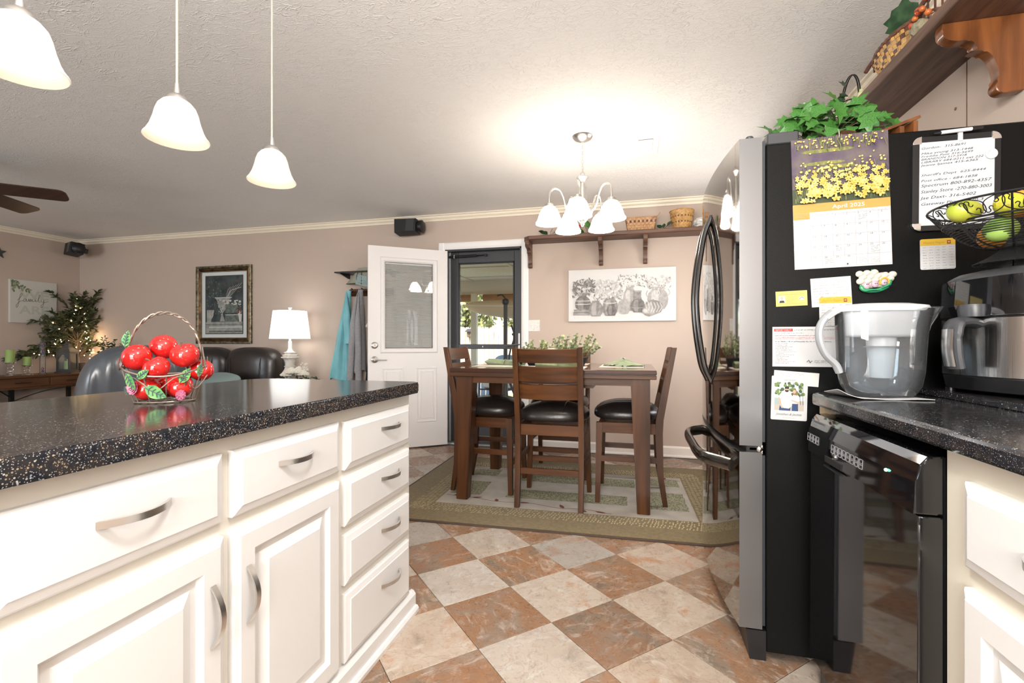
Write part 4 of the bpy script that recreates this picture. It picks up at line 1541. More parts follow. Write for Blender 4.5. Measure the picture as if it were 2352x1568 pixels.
def plan(z, ax, ay, n=40, p=3.2, dx=0.0):
    out = []
    for i in range(n):
        t_ = 2 * PI * i / n
        c, s_ = math.cos(t_), math.sin(t_)
        out.append((dx + ax * math.copysign(abs(c) ** (2 / p), c), ay * math.copysign(abs(s_) ** (2 / p), s_), z))
    return out


for x in (-.11, .10):
    for y in (-.13, .13):
        B().lathe([(0, 0), (.012, 0), (.012, .010), (0, .010)], 12, (x, y, 0)).obj('foot', 'black', AF)
b = B()
skin(b, [plan(.008, .135, .150), plan(.012, .150, .165), plan(.045, .155, .172), plan(.050, .153, .170)])
b.obj('base', 'black', AF, ang=30)
b = B()
skin(b, [plan(.050, .156, .174), plan(.200, .157, .175)], True, True)
bk = b.obj('basket_front', 'steel', AF, ang=40)
b = B()
skin(b, [plan(.2015, .154, .172), plan(.2045, .154, .172)])
b.obj('seam', 'black', AF)
b = B()
skin(b, [plan(.206, .157, .175), plan(.275, .155, .172, dx=.001), plan(.302, .150, .168, dx=.003)], True, True)
b.obj('upper_shell', 'steel', AF, ang=40)
b = B()
skin(b, [plan(.302, .151, .169, dx=.003), plan(.312, .148, .166, dx=.004), plan(.326, .130, .148, dx=.008), plan(.333, .10, .12, dx=.01), plan(.336, .05, .06, dx=.01)])
b.obj('lid', 'darkgrey', AF, ang=50)
# control face, wrapped on the front of the shell
b = B()


def cf(u, v):
    a = PI - .72 + 1.44 * u
    c, s_ = math.cos(a), math.sin(a)
    z = .207 + .097 * v
    ax_, ay_ = .1600 - .004 * v, .178 - .004 * v
    return (ax_ * math.copysign(abs(c) ** (2 / 3.2), c), ay_ * math.copysign(abs(s_) ** (2 / 3.2), s_), z)


b.grid(cf, 16, 2, .002)
b.obj('control_face', 'blackgloss', AF, ang=50)
for a0_, a1_ in ((-.178, -.176), (.176, .178)):
    B().box(.02, .152, a0_, a1_, .03, .30).obj('side_panel', 'darkgrey', AF, smooth=False)
b = B()
b.tube(spline([(-.150, 0, .185), (-.175, 0, .192), (-.205, 0, .188), (-.214, 0, .165), (-.213, 0, .115), (-.206, 0, .070)], 6), [.016] * 12 + [.018] * 8 + [.016] * 11, 12, flat=(1.5, .85))
h = b.obj('handle', 'darkgrey', AF)
b = B().tube(spline([(-.2275, 0, .172), (-.229, 0, .120), (-.222, 0, .075)], 6), .006, 8, flat=(3.0, .5))
b.obj('handle_inlay', 'steel', h)
b = B().lathe([(.030, -.018), (.032, 0), (.030, .014), (0, .016)], 20, (-.162, 0, .222))
b.obj('basket_release', 'darkgrey', AF)
# wire fruit bowl
FB = thing('wire_fruit_bowl', 'black wire pedestal fruit bowl with scrollwork rim on the air fryer', 'fruit bowl', (.934, 1.490, 1.2705))
RB, ZR, ZM, Z0 = .168, .150, .108, .040


def br(z):                                                  # bowl radius at height
    q = max(0.0, min(1.0, (z - Z0) / (ZR - Z0)))
    return .030 + (RB - .030) * (q ** .52)


b = B().tube([(RB * math.cos(a), RB * math.sin(a), ZR) for a in (2 * PI * i / 64 for i in range(64))], .0028, 7, True)
b.obj('rim', 'blackmetal', FB)
b = B().tube([(br(ZM) * math.cos(a), br(ZM) * math.sin(a), ZM) for a in (2 * PI * i / 60 for i in range(60))], .0024, 7, True)
b.obj('lower_band', 'blackmetal', FB)
b = B()
z = Z0
while z < ZM - .003:
    b.tube([(br(z) * math.cos(a), br(z) * math.sin(a), z) for a in (2 * PI * i / 44 for i in range(44))], .0012, 5, True)
    z += .0048
b.obj('coiled_wires', 'blackmetal', FB, kind='stuff')
for k in range(8):
    a = 2 * PI * k / 8 + .2
    B().tube([(br(z_) * math.cos(a) * .985, br(z_) * math.sin(a) * .985, z_) for z_ in (Z0 + (ZR - Z0) * i / 12 for i in range(13))], .0022, 6).obj('rib', 'blackmetal', FB)
C_SCROLL = [(-20, 6), (-24, 3), (-29, 6), (-27, 13), (-34, 16), (-40, 8), (-36, -8), (-18, -17), (0, -20), (18, -17), (36, -8), (40, 8), (34, 16), (27, 13), (29, 6), (24, 3), (20, 6)]
for k in range(28):
    a0_ = 2 * PI * k / 28
    sg = 1 if k % 2 else -1
    pts = []
    for p in spline([(x * .001, z * .001 * sg, 0) for x, z in C_SCROLL], 4):
        zz = (ZR + ZM) / 2 + p.y
        an = a0_ + p.x / RB
        pts.append((br(zz) * math.cos(an), br(zz) * math.sin(an), zz))
    B().tube(pts, .0012, 5).obj('scroll', 'blackmetal', FB)
b = B()
for i in range(18):
    q = i / 17
    r_ = .026 + .052 * q ** 1.6
    zz = Z0 * (1 - q) + .0022
    b.tube([(r_ * math.cos(a), r_ * math.sin(a), zz) for a in (2 * PI * j / 30 for j in range(30))], .0013, 5, True)
for k in range(6):
    a = 2 * PI * k / 6
    b.tube([((.026 + .052 * q ** 1.6) * math.cos(a), (.026 + .052 * q ** 1.6) * math.sin(a), Z0 * (1 - q) + .0022) for q in (i / 6 for i in range(7))], .0018, 5)
b.obj('pedestal', 'blackmetal', FB)

# fruit in the bowl
MT['mango'] = mat('green_mango', (.16, .33, .06), (.30, .46, .10), sc=7, rough=.35)
MT['lime'] = mat('yellow_green_pear', (.28, .38, .03), (.42, .44, .05), sc=8, rough=.32)
MT['lemon'] = mat('lemon_yellow', (.66, .56, .03), (.58, .58, .05), sc=9, rough=.35)
MT['orange'] = mat('orange_peel', (.72, .27, .02), (.78, .36, .04), sc=9, rough=.4, bump=.2, bsc=180)
fx, fy, fz = FB.location
fruits = [('lime', .148, .006, .136, (.038, .031, .030), 'yellow-green pear at the left end of the fruit bowl', 'pear'),
          ('lemon', .086, .070, .136, (.036, .029, .029), 'bright lemon behind the left scrolls of the fruit bowl', 'lemon'),
          ('mango', .012, .108, .140, (.050, .038, .035), 'large green mango in the front middle of the fruit bowl', 'mango'),
          ('orange', -.014, .066, .080, (.036, .036, .035), 'orange in the bottom of the bowl behind the coiled wires', 'orange'),
          ('mango', .072, .034, .084, (.038, .035, .032), 'green mango in the bottom left of the fruit bowl', 'mango'),
          ('orange', .000, .020, .150, (.038, .038, .037), 'orange on top at the back of the fruit bowl', 'orange'),
          ('lemon', -.072, .094, .138, (.038, .030, .030), 'yellow lemon right of the large green mango', 'lemon'),
          ('mango', -.062, .030, .178, (.050, .040, .036), 'pale green mango heaped highest in the fruit bowl', 'mango'),
          ('lemon', -.076, .020, .086, (.036, .030, .030), 'lemon low at the right of the bowl behind the wires', 'lemon'),
          ('lime', -.122, .015, .130, (.038, .032, .031), 'yellow-green pear at the right end of the fruit bowl', 'pear'),
          ('orange', .010, -.055, .082, (.034, .034, .033), 'small orange deep in the middle of the fruit bowl', 'orange')]
for k, (mtl, l_, f_, z, r, lab, cat) in enumerate(fruits):
    l_, f_, r = l_ * .88, f_ * .86, tuple(q * .93 for q in r)
    x, y = -.969 * l_ + .247 * f_, -.247 * l_ - .969 * f_
    t = thing(cat, lab, cat, (fx + x, fy + y, fz + z - .004), random.uniform(0, .5), 'fruit in the wire bowl')
    b = B()
    if cat == 'lemon':
        b.ball((0, 0, 0), r, 18, 12, fn=lambda d, th, ph: d * (1 + .16 * max(0, abs(d.x) - .86) / .14))
    elif cat == 'pear':
        b.ball((0, 0, 0), r, 18, 12, fn=lambda d, th, ph: Vector((d.x * 1.08, d.y * (1 - .16 * d.x), d.z * (1 - .16 * d.x))))
    elif cat == 'mango':
        b.ball((0, 0, 0), r, 18, 12, fn=lambda d, th, ph: Vector((d.x, d.y * (1 - .10 * d.x), d.z * (1 - .06 * d.x) + .05 * d.x)))
    else:
        b.ball((0, 0, 0), r, 18, 12, fn=lambda d, th, ph: d * (1 - .05 * max(0, abs(d.z) - .9) / .1))
    b.obj('flesh', mtl, t)
    e = 1 if cat != 'orange' else 0
    b = B().lathe([(0, -.001), (.003, 0), (.002, .003), (0, .004)], 8, (r[0] * .99 if e else 0, 0, 0 if e else r[2] * .95), ax=Matrix.Rotation(PI / 2 if e else 0, 3, 'Y'))
    b.obj('stem', 'stem', t)

# ------------------------------------------------------------------ apple basket on the island
AB = thing('apple_basket', 'wire basket with painted leaves and roses on the island', 'basket', (-1.206, 1.005, .9145), math.radians(40))
WR = .0021
RX0, RY0, RX1, RY1, HB = .080, .058, .112, .084, .082


def ell(a, q, z=None):
    return ((RX0 + (RX1 - RX0) * q) * math.cos(a), (RY0 + (RY1 - RY0) * q) * math.sin(a), .003 + HB * q if z is None else z)


b = B().tube([ell(2 * PI * i / 48, 0) for i in range(48)], WR, 7, True)
for k in range(-3, 4):
    x = k * .021
    y = RY0 * math.sqrt(max(0, 1 - (x / RX0) ** 2))
    b.tube([(x, -y, .003), (x, y, .003)], WR * .7, 5)
b.obj('base_ring', 'wire', AB)
b = B().tube([(lambda p: (p[0], p[1], .003 + HB + .012 * math.cos(2 * a_)))(ell(a_, 1)) for a_ in (2 * PI * i / 56 for i in range(56))], WR * 1.15, 7, True)
b.obj('rim_ring', 'wire', AB)
for k in range(12):
    a = 2 * PI * k / 12 + .15
    e1 = ell(a, 1)
    B().tube([ell(a, 0), (e1[0], e1[1], .003 + HB + .012 * math.cos(2 * a))], WR * .85, 6).obj('side_wire', 'wire', AB)
# twisted handle over the long axis
b = B()
hh = []
for i in range(49):
    q = i / 48
    a = PI * q
    hh.append(Vector((.098 * math.cos(a), 0, .098 + .146 * max(0, math.sin(a)) ** .8)))
for sgn in (0, PI):
    b.tube([p + Vector((0, .0045 * math.cos(i * .9 + sgn), .0035 * math.sin(i * .9 + sgn))) for i, p in enumerate(hh)], .0026, 6)
b.obj('twisted_handle', 'wire', AB)
for sx in (-1, 1):
    b = B()
    for q in (-1, 1):
        b.tube(spline([(sx * .100, q * .004, .150), (sx * .104, q * .008, .120), (sx * .110, q * .016, .094), (sx * .110, q * .036, .096), (sx * .110, q * .040, .114), (sx * .110, q * .029, .120), (sx * .110, q * .027, .108)], 6), WR, 6, flat=(1.6, .7))
    b.obj('scroll_foot', 'wire', AB)


def side_at(a, q, out=.006):
    p = ell(a, q)
    d = Vector((p[0] / RX1 ** 2, p[1] / RY1 ** 2, 0)).normalized()
    return Vector(p) + d * out, d


vine = []
for i in range(26):
    a = -2.55 + 2.5 * i / 25
    p, d = side_at(a, .62 + .22 * math.sin(i * .55), .008)
    vine.append(p)
B().tube(vine, .0017, 6).obj('vine', 'wire', AB)


def painted_leaf(a, q, ln, tilt):
    p, d = side_at(a, q, .010)
    if q > 1.2:                                             # the leaf on the handle
        p, d = Vector((-.102, -.008, .150)), Vector((-.3, -1, 0)).normalized()
    tx = Vector((-d.y, d.x, 0))
    dr = (tx * math.cos(tilt) + Vector((0, 0, 1)) * math.sin(tilt))
    b = B()
    leaf_into(b, orient(p, dr, 0, ln, up=d), 'oval', 0, .15, 1.15, .1)
    lf = b.obj('painted_leaf', 'greenpaint', AB)
    b = B()
    m_ = orient(p + d * .0016, dr, 0, ln, up=d)
    b.tube([m_ @ Vector((0, y, .01 - .1 * y * y)) for y in (0, .3, .6, .95)], .0011, 5)
    for y in (.2, .38, .56, .72):
        for sg in (1, -1):
            b.tube([m_ @ Vector((0, y, .012 - .1 * y * y)), m_ @ Vector((sg * .19 * (1.05 - y * .6), y + .12, .045 - .1 * y * y))], .0009, 4)
    b.obj('leaf_vein', 'veincol', lf)


for a, q, ln, tl in ((-2.36, .98, .052, -1.0), (-2.10, .80, .040, .6), (-1.95, .52, .064, -.45), (-1.10, .62, .050, .9), (-2.62, .30, .034, 2.6), (-2.75, 1.55, .046, 1.4), (-.6, .8, .040, 1.2)):
    painted_leaf(a, q, ln, tl)


def rose(a, q, r):
    p, d = side_at(a, q, .012)
    b = B()
    m_ = orient(p, d, 0, 1)
    q3 = m_.to_3x3()
    for k in range(5):
        n_ = 3 + 2 * k
        for j in range(n_):
            an = 2 * PI * j / n_ + k * .7
            rad = r * (.04 + .185 * k)
            c = m_ @ Vector((rad * math.cos(an), .007 - .0022 * k, rad * math.sin(an)))
            b.ball(c, (r * .10, r * .34, r * .32), 8, 6, mx=q3 @ Matrix.Rotation(-an, 3, 'Y') @ Matrix.Rotation(-.35 - .12 * k, 3, 'Z'))
    b.obj('rose', 'rose', AB)


rose(-2.30, .52, .019)
rose(-1.02, .22, .014)
AB.scale = (.83, .83, .96)
bx_, by_, bz_ = AB.location
A0 = AB.rotation_euler.z
apples = [(-.040, -.020, .038, .034, (.3, .2), 'red apple low at the left of the basket behind the rose'), (.037, -.022, .041, .035, (.5, -.3), 'red apple low at the right front of the basket'),
          (.000, .034, .038, .034, (-.3, .4), 'red apple low at the back of the basket'), (-.012, -.046, .094, .033, (-.4, .5), 'red apple in the middle of the heap behind the rim'),
          (-.066, .002, .121, .037, (1.2, .7), 'glossy red apple lying sideways over the left rim'), (-.010, .042, .150, .037, (2.6, .4), 'topmost glossy red apple under the handle'),
          (.048, -.006, .126, .038, (.35, -.2), 'matt red apple with a long stem on the right of the heap'), (.084, .032, .082, .033, (.8, -.9), 'red apple leaning over the right rim of the basket')]
for k, (x, y, z, r, tl, lab) in enumerate(apples):
    x, y, z, r = x * .92, y * .90, z * .97, r * .92
    wx, wy = bx_ + x * math.cos(A0) - y * math.sin(A0), by_ + x * math.sin(A0) + y * math.cos(A0)
    t = thing('apple', lab, 'apple', (wx, wy, bz_ + z), group='red apples in the wire basket', rot=(tl[0], tl[1], k * 1.1))

    def af(d, th, ph):
        k_ = 1.0 - .22 * math.exp(-((th) / .36) ** 2) - .16 * math.exp(-((PI - th) / .30) ** 2)
        w_ = 1.0 + .035 * math.cos(5 * ph) * (th / PI) ** 2
        s_ = 1 + .05 * math.cos(th)
        return Vector((d.x * w_ * s_, d.y * w_ * s_, d.z * k_ * .93))
    B().ball((0, 0, 0), r, 24, 18, fn=af).obj('skin', 'red', t, ang=70)
    B().tube([(0, 0, r * .68), (.001, 0, r * .88), (.005, .002, r * 1.06)], [.0018, .0014, .0022], 6).obj('stem', 'stem', t)


# ------------------------------------------------------------------ rug
RUG = thing('area_rug', 'olive and taupe rug with green blocks and maroon vines under the table', 'rug', (-.47, 3.462, 0), math.radians(1.7))
rw, rd = 1.16, .80
B().box(-rw, rw, -rd, rd, 0, .0075, .002).obj('bound_edge', 'rug_edge', RUG)
b = B()
e_ = .018
b.box(-rw + e_, rw - e_, -rd + e_, -rd + .33, .006, .0095).box(-rw + e_, rw - e_, rd - .33, rd - e_, .006, .0095)
b.box(-rw + e_, -rw + .33, -rd + .33, rd - .33, .006, .0095).box(rw - .33, rw - e_, -rd + .33, rd - .33, .006, .0095)
b.obj('border', 'rug_border', RUG, smooth=False)
B().box(-rw + .33, rw - .33, -rd + .33, rd - .33, .006, .0093).obj('field', 'rug_field', RUG, smooth=False)
b = B()
rnd = random.Random(11)


def up_quad(b, pts, z, mi=0):
    b.poly([(p[0], p[1], z) for p in pts], mi)


for side in range(4):
    ln = rw if side < 2 else rd
    x = -ln + .2
    while x < ln - .2:
        for row in range(5):
            d0 = .19 + row * .027 + rnd.uniform(-.004, .004)
            w_, l_ = .0038, .020
            xx = x + rnd.uniform(-.004, .004) + row * .006
            q = [(xx - w_, d0), (xx + w_, d0 + .003), (xx + w_ + .004, d0 + l_), (xx - w_ + .004, d0 + l_)]
            if side == 0:
                q = [(a, -rd + d) for a, d in q]
            elif side == 1:
                q = [(a, rd - d) for a, d in q][::-1]
            elif side == 2:
                q = [(-rw + d, a) for a, d in q][::-1]
            else:
                q = [(rw - d, a) for a, d in q]
            if rnd.random() < .80 and abs(xx) < ln - .19:
                up_quad(b, q, .0098)
        x += .020
b.obj('hatched_band', 'rug_hatch', RUG, smooth=False, kind='stuff')
for x0, x1, y0_, y1_ in ((-.80, -.58, -.26, .06), (-.40, .42, -.27, -.08), (.56, .80, -.30, .06), (-.40, .48, .14, .34), (-.80, -.58, .22, .40), (.58, .80, .22, .40)):
    up = B()
    n_ = 26
    pts = []
    for i in range(n_):
        pts.append((x0 + (x1 - x0) * i / n_, y0_ + rnd.uniform(-.004, .004)))
    for i in range(8):
        pts.append((x1 + rnd.uniform(-.004, .004), y0_ + (y1_ - y0_) * i / 8))
    for i in range(n_):
        pts.append((x1 - (x1 - x0) * i / n_, y1_ + rnd.uniform(-.004, .004)))
    for i in range(8):
        pts.append((x0 + rnd.uniform(-.004, .004), y1_ - (y1_ - y0_) * i / 8))
    up_quad(up, pts, .0099)
    up.obj('green_block', 'rug_green', RUG, smooth=False)


def vine_line(b, pts, w=.0028):
    pts = spline(pts, 8)
    for a, c in zip(pts, pts[1:]):
        d = (Vector(c[:2]) - Vector(a[:2]))
        if d.length < 1e-6:
            continue
        d.normalize()
        nx, ny = -d.y * w, d.x * w
        up_quad(b, [(a[0] - nx, a[1] - ny), (c[0] - nx, c[1] - ny), (c[0] + nx, c[1] + ny), (a[0] + nx, a[1] + ny)], .0101)


def vine_leaf(b, x, y, a, l=.07, w=.018):
    c, s_ = math.cos(a), math.sin(a)
    q = [(0, 0), (l * .3, -w), (l * .7, -w * .8), (l, 0), (l * .7, w * .8), (l * .3, w)]
    up_quad(b, [(x + p * c - r * s_, y + p * s_ + r * c) for p, r in q], .0102)


for pts, lv in (([(-.81, -.30, 0), (-.6, -.33, 0), (-.42, -.37, 0), (-.2, -.36, 0), (-.02, -.41, 0), (.16, -.40, 0), (.32, -.45, 0)],
                 [(-.76, -.31, .5), (-.62, -.33, .3), (-.43, -.37, 1.9), (-.28, -.36, .1), (.02, -.41, 2.0), (.12, -.41, -.6), (.22, -.42, -.3)]),
                ([(.2, .40, 0), (.5, .38, 0), (.65, .42, 0), (.82, .38, 0)], [(.52, .385, .7), (.55, .39, -.6), (.70, .41, 1.2)]),
                ([(-.82, .44, 0), (-.6, .42, 0), (-.3, .45, 0)], [(-.7, .43, .6), (-.45, .44, -.6)])):
    b = B()
    vine_line(b, pts)
    for x, y, a in lv:
        vine_leaf(b, x, y, a, rnd.uniform(.05, .085), .014)
    b.obj('vine', 'rug_vine', RUG, smooth=False)
RZ = .0105

# ------------------------------------------------------------------ dining table
T0 = thing('dining_table', 'square counter-height walnut dining table with tapered legs', 'table', (-.538, 3.495, RZ))
tx, ty, tz = .672, .465, .890
B().box(-tx, tx, -ty, ty, tz - .026, tz, .003).obj('table_top', 'tabletop', T0)
B().box(-tx + .004, tx - .004, -ty + .004, ty - .004, tz - .030, tz - .026).obj('top_groove', 'black', T0, smooth=False)
B().box(-tx + .001, tx - .001, -ty + .001, ty - .001, tz - .056, tz - .030, .003).obj('extension_leaf', 'wood_h', T0)
ax_, ay_ = tx - .055, ty - .040
for a0, a1 in ((-ay_, -ay_ + .022), (ay_ - .022, ay_)):
    B().box(-ax_, ax_, a0, a1, tz - .100, tz - .056).obj('apron', 'wood_h', T0, smooth=False)
for a0, a1 in ((-ax_, -ax_ + .022), (ax_ - .022, ax_)):
    B().box(a0, a1, -ay_ + .022, ay_ - .022, tz - .100, tz - .056).obj('side_apron', 'wood_y', T0, smooth=False)
for sx in (-1, 1):
    for sy in (-1, 1):
        X, Yy = sx * (tx - .038), sy * (ty - .030)
        w0, w1 = .078, .118
        b = B()

        def sq(w_, z):
            xi, yi = X - sx * w_, Yy - sy * w_
            a, c = min(X, xi), max(X, xi)
            d, e = min(Yy, yi), max(Yy, yi)
            return [(a, d, z), (c, d, z), (c, e, z), (a, e, z)]
        b.hexa(sq(w0, 0) + sq(w1, tz - .056))
        bmesh.ops.bevel(b.bm, geom=[e for e in b.bm.edges if abs((e.verts[0].co - e.verts[1].co).z) > .3], offset=.005, segments=2, affect='EDGES')
        b.obj('leg', 'wood', T0)
# slide rail end and stretcher hook that show under the apron
B().box(-.03, .03, -.36, .36, tz - .125, tz - .100).obj('slide_rail', 'wood_y', T0, smooth=False, loc=(.25, 0, 0))


# ------------------------------------------------------------------ chairs
def make_chair(label):
    t = thing('dining_chair', label, 'chair', group='counter-height dining chairs')
    hw = .222
    for sx in (-1, 1):
        # back post: leg and upright in one bent piece
        side = [(-.236, 0), (-.205, .20), (-.197, .47), (-.200, .56), (-.245, .80), (-.292, 1.028)]
        wdt = [.030, .038, .046, .050, .042, .030]
        pts = [(y + w_ / 2, z) for (y, z), w_ in zip(side, wdt)] + [(y - w_ / 2, z) for (y, z), w_ in list(zip(side, wdt))[::-1]]
        b = B().prism(pts, sx * hw, sx * (hw - .034), 'x', bev=.003)
        b.obj('back_post', 'wood', t)
        b = B()
        x0, x1 = (hw + .012) * sx, (hw + .012 - .030) * sx
        u0, u1 = hw * sx, (hw - .042) * sx
        y0_, y1_ = .212, .182
        v0, v1 = .205, .163
        lo = [(min(x0, x1), y1_, 0), (max(x0, x1), y1_, 0), (max(x0, x1), y0_, 0), (min(x0, x1), y0_, 0)]
        hi = [(min(u0, u1), v1, .53), (max(u0, u1), v1, .53), (max(u0, u1), v0, .53), (min(u0, u1), v0, .53)]
        b.hexa(lo + hi)
        b.obj('front_leg', 'wood', t, smooth=False)
        B().box(sx * (hw - .026), sx * (hw - .008), -.185, .17, .462, .532, .002).obj('side_rail', 'wood_y', t)
        B().hexa([(sx * (hw - .012) - .009, -.205, .275), (sx * (hw - .012) + .009, -.205, .275), (sx * (hw - .004) + .009, .19, .275), (sx * (hw - .004) - .009, .19, .275),
                  (sx * (hw - .012) - .009, -.205, .312), (sx * (hw - .012) + .009, -.205, .312), (sx * (hw - .004) + .009, .19, .312), (sx * (hw - .004) - .009, .19, .312)]).obj('side_stretcher', 'wood_y', t, smooth=False)
    B().box(-hw + .034, hw - .034, -.205, -.187, .462, .532, .002).obj('rear_rail', 'wood_h', t)
    B().box(-hw + .038, hw - .038, .172, .190, .462, .532, .002).obj('front_rail', 'wood_h', t)
    B().box(-hw + .034, hw - .034, -.216, -.196, .212, .252, .002).obj('rear_stretcher', 'wood_h', t)
    B().box(-hw + .020, hw - .020, .188, .208, .200, .240, .002).obj('front_stretcher', 'wood_h', t)
    for z0, z1 in ((.935, 1.020), (.815, .910), (.700, .795)):
        b = B()
        yb = lambda z: -.200 - (z - .56) * .196

        def f(u, v):
            x = -hw + .030 + (2 * hw - .060) * u
            z = z0 + (z1 - z0) * v
            crown = (.006 * (1 - (2 * u - 1) ** 2)) * (v - .5)
            return (x, yb(z) - .022 * (1 - (2 * u - 1) ** 2) + .004, z - .004 * (1 - (2 * u - 1) ** 2))
        b.grid(f, 14, 3, .016)
        b.obj('back_slat', 'wood_h', t)
    b = B()
    cushion(b, (0, .010, .575), (.236, .222, .058), 3.0, 32, 16, fn=lambda q: Vector((q.x * (1 - .06 * (q.y < 0) * abs(q.y)), q.y, q.z * (1 + .55 * (1 - q.x * q.x) * (1 - q.y * q.y)) if q.z > 0 else q.z * .7)))
    cu = b.obj('seat_cushion', 'leather', t, ang=70)
    for x in (-.085, .085):
        pts = []
        for i in range(15):
            y = -.19 + .39 * i / 14
            qx, qy = x / .236, (y - .01) / .222
            zz = max(0.0, 1 - abs(qx) ** 3 - abs(qy) ** 3) ** (1 / 3)
            pts.append((x, y, .575 + .058 * zz * (1 + .55 * (1 - qx * qx) * (1 - qy * qy)) + .0004))
        B().tube(pts, .0026, 5).obj('seam', 'leather', cu)
    return t


ch = make_chair('walnut ladder-back chair with its back to the kitchen, nearest the viewer')
ch.location = (-.527, 3.238, RZ)
dup(ch, (-.040, 3.455, RZ), (0, 0, PI / 2), 'walnut dining chair at the right end of the table beside the fridge')
dup(ch, (-1.030, 3.450, RZ), (0, 0, -PI / 2), 'walnut dining chair at the left end of the table in front of the door')
dup(ch, (-.590, 3.925, RZ), (0, 0, PI), 'walnut dining chair behind the table by the far wall')

# ------------------------------------------------------------------ on the table
TZ = RZ + tz


def placemat(label, x, y, rz):
    b = B().box(-.215, .215, -.150, .150, 0, .003, .001)
    o = b.obj('placemat', 'mat_cloth', None, (x, y, TZ), (0, 0, rz))
    tag(o, label, 'placemat', 'linen placemats')


placemat('linen placemat at the right end of the table', -.085, 3.56, PI / 2)
placemat('linen placemat in front of the nearest chair', -.53, 3.245, 0)
placemat('linen placemat at the left end of the table by the door', -.98, 3.47, PI / 2)
placemat('linen placemat on the far side of the table', -.56, 3.76, 0)


def napkin(label, x, y, rz, folded):
    t = thing('cloth_napkin', label, 'napkin', (x, y, TZ + .003), rz, 'sage green napkins')
    if folded == 'roll':
        b = B()

        def f(u, v):
            a = 2 * PI * u
            y_ = -.155 + .31 * v
            pinch = .40 + .60 * min(1, abs(2 * v - 1) * 1.6)
            w_ = .048 * pinch * (1 + .22 * math.sin(3 * a + 5 * v))
            h_ = .021 * (.75 + .25 * pinch)
            return (w_ * math.cos(a), y_, h_ + h_ * math.sin(a) * (1 + .15 * math.sin(5 * a)))
        b.grid(f, 28, 18, 0, closed_u=True)
        b.obj('cloth', 'napkin', t, ang=70)
        B().tube([(.0235 * math.cos(a), 0, .0185 + .0200 * math.sin(a)) for a in (2 * PI * i / 24 for i in range(24))], .004, 8, True, flat=(.6, 1.8)).obj('napkin_ring', mat('silver_ring', (.55, .53, .48), rough=.35, metal=1), t)
    else:
        b = B()
        for k, (a, l_, hgt) in enumerate(((.3, .15, .055), (1.9, .13, .040), (2.9, .14, .050), (4.4, .13, .036), (5.5, .15, .045))):
            c, s_ = math.cos(a), math.sin(a)

            def f(u, v):
                r_ = l_ * u
                w_ = .062 * math.sin(PI * min(1, .12 + u * .75)) * (2 * v - 1)
                z = hgt * (1 - u) ** 1.1 * (1 - .65 * (2 * v - 1) ** 2) + .004 + .006 * math.sin(9 * v + 3 * u + k) * u
                return (r_ * c - w_ * s_, r_ * s_ + w_ * c, max(.0012, z))
            b.grid(f, 10, 8, .0012)
        b.obj('cloth', 'napkin', t, ang=60)
        B().tube([(.018 * math.cos(x_), .018 * math.sin(x_) * .5, .046 + .012 * math.sin(x_)) for x_ in (2 * PI * i / 20 for i in range(20))], .003, 7, True).obj('napkin_ring', 'nickel', t)


napkin('sage napkin folded into a fan on the right placemat', -.075, 3.54, .4, 'fan')
napkin('sage napkin rolled through a silver ring before the nearest chair', -.50, 3.24, PI / 2 + .1, 'roll')
napkin('sage napkin rolled in a ring at the left end of the table', -.93, 3.46, PI / 2 - .35, 'roll')

# centrepiece
t = thing('centrepiece', 'black trough of eucalyptus greenery and a blush candle in the table centre', 'centrepiece', (-.56, 3.53, TZ))
b = B()
b.hexa([(-.20, -.05, 0), (.20, -.05, 0), (.20, .05, 0), (-.20, .05, 0), (-.23, -.065, .062), (.23, -.065, .062), (.23, .065, .062), (-.23, .065, .062)])
b.obj('trough', 'blackcloth', t, smooth=False)
b = B()
st = B()
rnd = random.Random(21)
for k in range(48):
    x0 = rnd.uniform(-.19, .21)
    big = x0 > .02
    d = Vector((x0 * 1.6 + rnd.uniform(-.5, .5), rnd.uniform(-.6, .6), rnd.uniform(.35, 1.25) if big else rnd.uniform(.2, .85))).normalized()
    ln = rnd.uniform(.10, .20 if big else .165)
    p0 = Vector((x0, rnd.uniform(-.035, .035), .050))
    st.tube([p0, p0 + d * ln], .0012, 4)
    for i in range(8):
        q = .25 + .75 * i / 7
        for sgn in (-1, 1):
            pp = p0 + d * ln * q
            dd = (d * .5 + Vector((rnd.uniform(-1, 1), rnd.uniform(-1, 1), rnd.uniform(-.4, .7))) * .8).normalized()
            leaf_into(b, orient(pp, dd, rnd.uniform(-1, 1), rnd.uniform(.018, .030)), 'oval', 0, .2, 1.6, .1)
b.obj('foliage', 'euca', t, kind='stuff')
st.obj('stems', 'stem', t, kind='stuff')
B().lathe([(0, .062), (.036, .062), (.036, .125), (.030, .130), (0, .128)], 20, (-.03, 0, 0)).obj('candle', mat('blush_wax', (.74, .58, .50), rough=.6), t)

# ------------------------------------------------------------------ chandelier
CX, CY = -.327, 3.15
CH = thing('chandelier', 'five-light brushed nickel chandelier with lit frosted shades over the table', 'chandelier', (CX, CY, CZ))
B().lathe([(0, 0), (.062, 0), (.066, -.006), (.056, -.020), (.030, -.032), (.010, -.038), (0, -.040)], 30).obj('canopy', 'nickel', CH)
b = B()
zc = -.040
k = 0
while zc > -.235:
    ax = Matrix.Rotation(PI / 2 * (k % 2), 3, 'Z')
    b.tube([ax @ Vector((.0075 * math.cos(a), 0, zc - .011 + .013 * math.sin(a))) for a in (2 * PI * i / 12 for i in range(12))], .0017, 5, True)
    zc -= .0195
    k += 1
b.tube([(.003, 0, -.04), (.004, .001, -.235)], .0016, 5)
b.obj('chain', 'nickel', CH)
b = B().tube([(.014 * math.cos(a), 0, -.248 + .014 * math.sin(a)) for a in (2 * PI * i / 16 for i in range(16))], .0028, 6, True)
